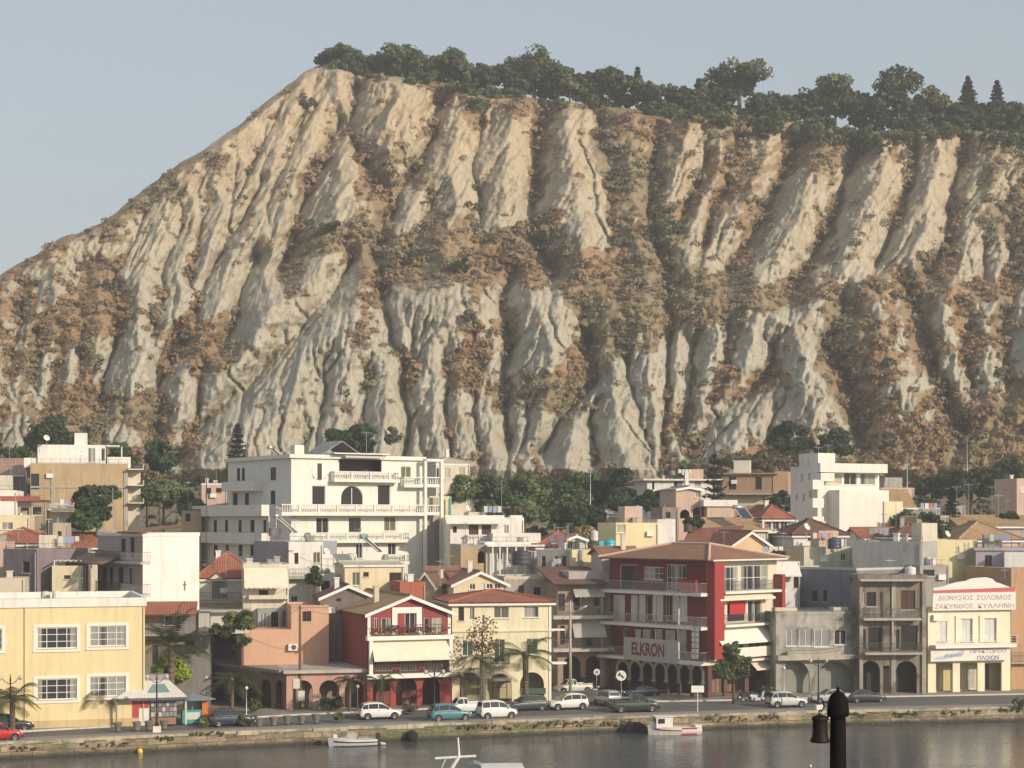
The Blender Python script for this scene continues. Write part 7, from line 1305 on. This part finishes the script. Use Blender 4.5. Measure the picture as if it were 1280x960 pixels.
for px,yb,yt,Y,lb in [(379,565,549,206,'aerial on the apartment block beside the solar heater'),(458,566,540,205,'tall aerial above the loggia of the apartment block'),(413,566,552,206,'aerial on the apartment roof left of the stair roof'),(627,640,600,210,'tall aerial over the white awning house'),(589,640,626,205,'aerial above the rough roof room'),(693,683,655,204,'aerial left of the faded red hipped roof'),(1023,568,559,214,'aerial on the stair head of the white modern block, left one'),(1036,566,556,214,'aerial on the stair head of the white modern block, right one'),(829,600,586,264,'aerial on the long white house, left end'),(1240,655,607,211,'tall double aerial on the tan roof at right'),(1248,655,618,210,'aerial beside the tall double aerial at right'),(1196,650,607,212,'aerial above the mauve hut'),(1211,655,604,214,'tall thin aerial right of the mauve hut'),(1120,672,615,204,'aerial behind the bright red roof'),(282,745,690,176,'tall aerial on the steep red roof'),(303,705,690,188,'aerial before the apartment block left side'),(97,745,722,153,'aerial on the yellow building roof'),(94,748,728,152,'aerial post near the middle of the yellow roof') if False else (23,678,661,188,'aerial on the wide red roof at the left edge'),(885,668,655,196,'flat aerial on the peach gabled house roof'),(905,690,664,186,'aerial on the hotel side of the peach gabled house'),(1046,690,672,189,'aerial on the pale greenish block'),(1112,716,700,176,'aerial on the dark derelict house'),(1164,735,722,176,'thin aerial behind the roof sign left end'),(1256,724,712,177,'short aerial on the terracotta house'),(50,660,640,205,'aerial above the brown timber shed'),(130,584,560,224,'aerial on the tan block roof'),(12,574,555,236,'aerial on the pink roof at the left edge'),(1180,672,655,197,'aerial on the rusty hipped roof'),(760,655,636,208,'aerial by the brown hut'),(550,745,700,180,'aerial behind the cream gable house'),(840,690,672,190,'aerial on the red roof behind the hotel')]:
    aerial(px,yb,yt,Y,lb,el=2+px%3,wd=.7+.1*(px%5),ang=(px*37)%180)
for nm_,p_,h_,a_ in AER:
    px=640+F*p_.x/p_.y; yb=HY+(H-p_.z)*F/p_.y; aerial(px,yb,HY+(H-p_.z-h_)*F/p_.y,p_.y,'television aerial on the roof of the '+nm_.replace('_',' '),el=2+a_%3,wd=.6+.1*(a_%5),ang=a_)
# overhead wires
def wire(label,pts,sag,r=.018):
    mb=MB()
    for a,b in zip(pts,pts[1:]):
        q=[a.lerp(b,k/12)-Vector((0,0,sag*4*(k/12)*(1-k/12))) for k in range(13)]; mb.path(q,r,4)
    tag(mb.build('overhead_wire',plain((.05,.05,.05),.6)),label,'wire',None)
wire('thin wire slung from the road lamp to the red house',[at(712,756,gY(868,ZQ+.1)),at(566,798,163)],.5); wire('thin wire from the wooden pole to the red house eave',[at(375,760,159),at(459,770,159)],.3); wire('thin wire from the wooden pole across the shaded terrace',[at(375,760,159),at(262,794,168)],.6)
wire('long thin cable sagging from the dark pole towards the white block',[at(359,686,174),at(250,700,168)],.7,.022); wire('thin cable from the dark pole to the cream flat house',[at(359,688,174),at(432,708,175)],.5,.022); wire('pair of cables strung over the pale yellow house to the road lamp',[at(712,764,gY(868,ZQ+.1)),at(690,778,170),at(566,826,162.5)],.3,.02); wire('long cable from the thin black pole to the white modern block',[at(893,549,250),at(1000,580,214)],.8,.03); wire('cable crossing the trees from the tall thin pole to the brown hut',[at(738,575,228),at(872,578,268)],.9,.03); wire('thin cable low across the dark derelict house front',[at(970,812,171.5),at(1075,804,172),at(1160,808,173)],.35,.022)
# ------------------------------------------------------------------ boats, floats, buoy
def hull(mb,f,L,B,sheer,keel,bow=.35,n=11,m=0):
    rows=[]
    for k in range(n):
        s=k/(n-1); bw=B/2*(1-max(0,(s-.45)/.55)**2.2*.97)*(.88+.12*min(1,s/.15)); z=sheer+bow*max(0,(s-.3)/.7)**2; x=-L/2+L*s; x0=x-(.25*max(0,(s-.8)/.2)**1*(L*.1))
        rows.append([f.P(x,-bw,z),f.P(x-.02,-bw*.96,z*.5+keel*.3),f.P(x0,-bw*.7,keel),f.P(x0,bw*.7,keel),f.P(x-.02,bw*.96,z*.5+keel*.3),f.P(x,bw,z)])
    mb.grid(rows,m); mb.poly(rows[0],m); mb.poly([r[0] for r in rows]+[r[-1] for r in rows[::-1]],m); return rows
def gw(py): return H*F/(py-HY)
Y=gw(932); f=Fr((xat(440,Y),Y,0),196); t=thing('motor_boat','small white motor boat with a dark stripe and beige canvas cover at the quay','boat',f.O); L=4.0; mb=MB(); rows=hull(mb,f,L,1.6,.52,-.1,.22); mb.build('hull',plain((.66,.65,.62),.35),t)
for a,bb,nm in((.2,.46,0),(-.05,.06,1)):
    m=MB(); R0=[[],[]]
    for r in rows[:-1]:
        for side in(0,5): 
            pass
    for side,i0,i1 in((0,0,1),(5,5,4)):
        lo=[];hi=[]
        for r in rows[:-1]:
            o=(r[side]-(r[0]+r[5])*.5).normalized()*.02; tp,md,lw=r[i0],r[i1],r[2 if side==0 else 3]
            g_=lambda z: (md.lerp(tp,(z-md.z)/(tp.z-md.z)) if z>md.z else lw.lerp(md,(z-lw.z)/(md.z-lw.z)))
            lo.append(g_(tp.z*.52 if nm==0 else .0)+o); hi.append(g_(tp.z*.74 if nm==0 else .07)+o)
        m.grid([lo,hi])
    m.build('stripe',plain((.05,.05,.08),.5),t)
m=MB(); cv=[]
for s,hh,wq in((-.3,.52,.75),(-.28,1.0,.6),(.0,1.2,.5),(.35,1.15,.5),(.62,.78,.35),(1.1,.62,.45)):
    cv.append([f.P(s*L/3.2,-wq,.5),f.P(s*L/3.2,-wq*.75,.5+(hh-.5)*.8),f.P(s*L/3.2,0,hh),f.P(s*L/3.2,wq*.75,.5+(hh-.5)*.8),f.P(s*L/3.2,wq,.5)])
m.grid(cv); m.poly(cv[0]); m.poly(cv[-1]); m.build('canvas_cover',fabric((.4,.38,.31)),t)
MB().box(f,-L/2-.35,-.16,.25,-L/2-.02,.16,.95).box(f,-L/2-.28,-.06,-.3,-L/2-.14,.06,.25).build('outboard_motor',BLACKM,t); MB().box(f,-L/2-.75,-.45,.06,-L/2-.36,.45,.16).build('swim_platform',plain((.7,.7,.68),.4),t); MB().box(f,L*.32,-.32,.72,L*.4,.32,.98).build('windscreen_frame',plain((.65,.65,.62),.4),t)
Y=gw(917.5)-.0; Y=min(Y,Q(xat(842,150))-1.2); f=Fr((xat(842,Y),Y,0),193); t=thing('fishing_boat','small white cabin fishing boat with a red stern patch at the quay','boat',f.O); L=4.7; mb=MB(); rows=hull(mb,f,L,1.7,.6,-.15,.28); mb.build('hull',plain((.66,.62,.56),.45),t)
m=MB(); 
for q0,q1,z0,z1,mm in((1,5,.1,1.02,0),):
    lo=[];hi=[]
    for r in rows[q0:q1]: 
        for a in(5,): lo.append(r[3].lerp(r[4],.35)+ (r[5]-r[0]).normalized()*.025); hi.append(r[5]+(r[5]-r[0]).normalized()*.025)
    m.grid([lo,hi])
m.build('red_patch',plain((.4,.03,.03),.5),t); m=MB()
lo=[r[4].lerp(r[5],.15)+(r[5]-r[0]).normalized()*.022 for r in rows[4:-1]]; hi=[r[4].lerp(r[5],.45)+(r[5]-r[0]).normalized()*.022 for r in rows[4:-1]]; m.grid([lo,hi]); lo=[r[4].lerp(r[5],.15)-(r[5]-r[0]).normalized()*.022 for r in rows]; m.build('stripe',plain((.15,.03,.03),.5),t)
cb=MB(); x0,x1=.25,1.75; cb.box(f,x0,-.6,.62,x1,.6,1.55); cb.box(f,x0-.15,-.7,1.553,x1+.12,.7,1.63); cb.build('cabin',plain((.7,.66,.58),.5),t); MB().box(f,x0+.75,.603,1.0,x1-.15,.62,1.42).box(f,x1+.003,-.45,1.05,x1+.02,.45,1.42).build('cabin_window',GLASS,t)
m=MB()
for x in(1.6,2.0,2.2): m.tube(f.P(x,.35,.7),f.P(x,.35,1.15),.02,n=5)
m.tube(f.P(1.6,.35,1.15),f.P(2.2,.35,1.15),.02,n=5); m.build('bow_rail',GALV,t); MB().box(f,-L/2-.02,-.6,.62,-L/2+.55,.6,.8).build('stern_deck',plain((.7,.68,.62),.5),t)
# black rubber fenders on the quay wall
FB=plain((.012,.01,.01),.9,name='black_rubber')
x=xat(515,147); y=Q(x)-.42; tag(MB().lathe((x,y,zat(928,y)),[(.12,0),(.38,.12),(.52,.4),(.52,.62),(.38,.9),(.12,1.02)],16).build('fender',FB,None,True),'round black rubber fender hanging at the quay right of the motor boat','fender')
x=xat(794,152); y=Q(x)-.75; mb=MB(); rows=[]
for j in range(7):
    fz=j/6; rr=math.cos(fz*math.pi/2)**.6; rows.append([Vector((x+1.12*rr*math.cos(a)*(1+.07*math.sin(3*a+j)),y+.6*rr*math.sin(a),-.1+1.0*math.sin(fz*math.pi/2)+.03*math.sin(5*a))) for a in [2*math.pi*k/18 for k in range(18)]])
mb.grid(rows,0,True); tag(mb.build('tarpaulin_heap',FB,None,True),'black rubber heap floating against the quay beside the fishing boat','fender')
Y=gw(941); tag(MB().lathe((xat(175,Y),Y,-.1),[(.06,0),(.2,.08),(.24,.24),(.16,.4),(.05,.46)],12).build('buoy',plain((.75,.55,.04),.4),None,True),'small yellow buoy floating before the quay at left','buoy')
Y=gw(958); tag(MB().lathe((xat(1013,Y),Y,-.06),[(.04,0),(.09,.05),(.1,.12),(.04,.2)],10).build('float',plain((.75,.75,.72),.4),None,True),'tiny white float on the water left of the post','float')
# white boat with mast, mostly below the frame
Y=112.0; o=at(590,960,Y); f=Fr((o.x,Y,0),4); t=thing('sailing_boat','white boat at the bottom edge with only its mast cross and cabin roof showing','boat',(o.x,Y,0)); mb=MB(); hull(mb,f,9.5,2.6,.75,-.2,.3); mb.build('hull',plain((.7,.69,.66),.4),t); pt=lambda px,py: at(px,py,Y); zc_=zat(957,Y)
x0=xat(603,Y)-o.x; x1=xat(654,Y)-o.x; MB().box(f,x0,-.9,.8,x1-.3,.9,zc_-.09).build('cabin',plain((.68,.67,.64),.45),t); MB().box(f,x0-.1,-1.05,zc_-.087,x1,1.05,zc_).build('cabin_roof',plain((.74,.73,.7),.4),t); MB().box(f,x0+.4,-.93,zc_-.8,x1-.9,-.903,zc_-.3).build('cabin_window',GLASS,t)
WM=plain((.75,.73,.68),.4); base=f.P(xat(566,Y)-o.x,0,.8); MB().path([base,pt(565,960),pt(574,945)],.12,8).build('mast',WM,t); MB().tube(pt(574,946),pt(572.5,922),.08,.05).build('mast_top',WM,t); MB().tube(pt(544,948),pt(595,945),.08,n=7).build('spreader',WM,t)
m=MB(); c0_=[pt(580,962),pt(584,955),pt(592,952),pt(600,954),pt(604,960)]; m.grid([[q+Vector((0,-.8,0)) for q in c0_],[q+Vector((0,.8,0)) for q in c0_]]); m.build('spray_hood',fabric((.2,.26,.33)),t); MB().tube(pt(557,949),pt(552,960),.03).build('stay',WM,t)
V=[pt(585,958),pt(588,953),pt(602,958)]; 
# ------------------------------------------------------------------ bell post on the ship in the foreground
Y=12.0; c=at(1047.5,960,Y); BLACKM=plain((.004,.0035,.003),.75,name='black_post_paint'); BLACKM.node_tree.nodes['Principled BSDF'].inputs['Specular IOR Level'].default_value=.15; top=zat(893,Y); sx=lambda px: px/F*Y; r=sx(10.3); z=lambda py: zat(py,Y); t=thing('bell_post','black round-headed post on the ship\'s bow, carrying the bell','post',(c.x,Y,15.5)); O=Vector((c.x,Y,0))
MB().lathe(O,[(r*1.02,15.5),(r,z(960)),(r*.93,z(900)),(r*.93,z(896)),(r*1.3,z(895)),(r*1.34,z(889)),(r*1.3,z(884)),(r*1.22,z(877)),(r*1.02,z(871)),(r*.7,z(866.5)),(r*.3,z(865)),(r*.18,z(861)),(r*.12,z(858.5))],24).build('post',BLACKM,t,True)
bt=thing('ship_bell','dark bronze bell hanging at the left side of the black post','bell',at(1025,928,Y)); bx=xat(1025,Y); o=Vector((bx,Y,0)); BZ=plain((.012,.007,.005),.65,.0,name='bronze'); BZ.node_tree.nodes['Principled BSDF'].inputs['Specular IOR Level'].default_value=.25
MB().lathe(o,[(sx(11.6),z(927.8)),(sx(12.6),z(927)),(sx(12),z(924.5)),(sx(10),z(921)),(sx(9.3),z(914)),(sx(9.2),z(903)),(sx(9.6),z(900.5)),(sx(10.6),z(899)),(sx(9.6),z(896)),(sx(5),z(894)),(sx(2),z(893))],24).build('bell_body',BZ,bt,True)
m=MB(); m.path([o+Vector((0,0,z(893))),o+Vector((-sx(1.5),0,z(890))),o+Vector((0,0,z(887.5))),o+Vector((sx(3),0,z(889)))],sx(.9),6); m.path([o+Vector((sx(1),0,z(890))),o+Vector((sx(5),0,z(884))),o+Vector((sx(4),0,z(876)))],sx(.8),6); m.tube(o+Vector((sx(9),0,z(896))),Vector((c.x-r*.5,Y,z(893))),sx(1.4)); m.build('hanger',BZ,bt); MB().lathe(o+Vector((0,0,z(929.5))),[(.006,0),(.014,.006),(.012,.02),(.004,.05)],8).build('clapper',BZ,bt)
# the ship's bow that carries the post
sb=MB(); pr=[]
for zz,k in((15.5,1.0),(13,.9),(8,.72),(0,.55),(-1,.5)): pr.append([Vector((x*k*.9+2.2,4+(yy-4)*(.93+.07*k),zz)) for x,yy in((-4.5,-2),(-4.3,4),(-3.2,9),(-1.2,13),(0,14),(1.2,13),(3.2,9),(4.3,4),(4.5,-2))])
sb.grid(pr); sb.poly(pr[0]); tag(sb.build('ship_bow',plain((.6,.6,.58),.5)),'bow of the ship carrying the black bell post, below the view','ship')
# ------------------------------------------------------------------ air
hz=MB().box(WF,-3600,-1600,-12,3600,3600,185); hz.f=[f_ for f_ in hz.f]; ho=hz.build('haze',(lambda q:(q.t.nodes.remove(q.b),q.l((lambda v:(v.inputs['Color'].__setattr__('default_value',(.84,.86,.88,1)),v.inputs['Density'].__setattr__('default_value',HAZE),v.inputs['Anisotropy'].__setattr__('default_value',.2),v.outputs[0])[-1])(q.n('VolumePrincipled')),q.t.nodes['Material Output'].inputs['Volume']),q.m)[-1])(NB('haze_air')))
tag(ho,'thin haze over the bay, town and hill','haze',None,'stuff'); ho.display_type='WIRE'
for o in S.objects:
    if '_w' in o: del o['_w']
S.cycles.max_bounces=6; S.cycles.volume_bounces=1; S.cycles.use_denoising=True
print('objects',len(S.objects))
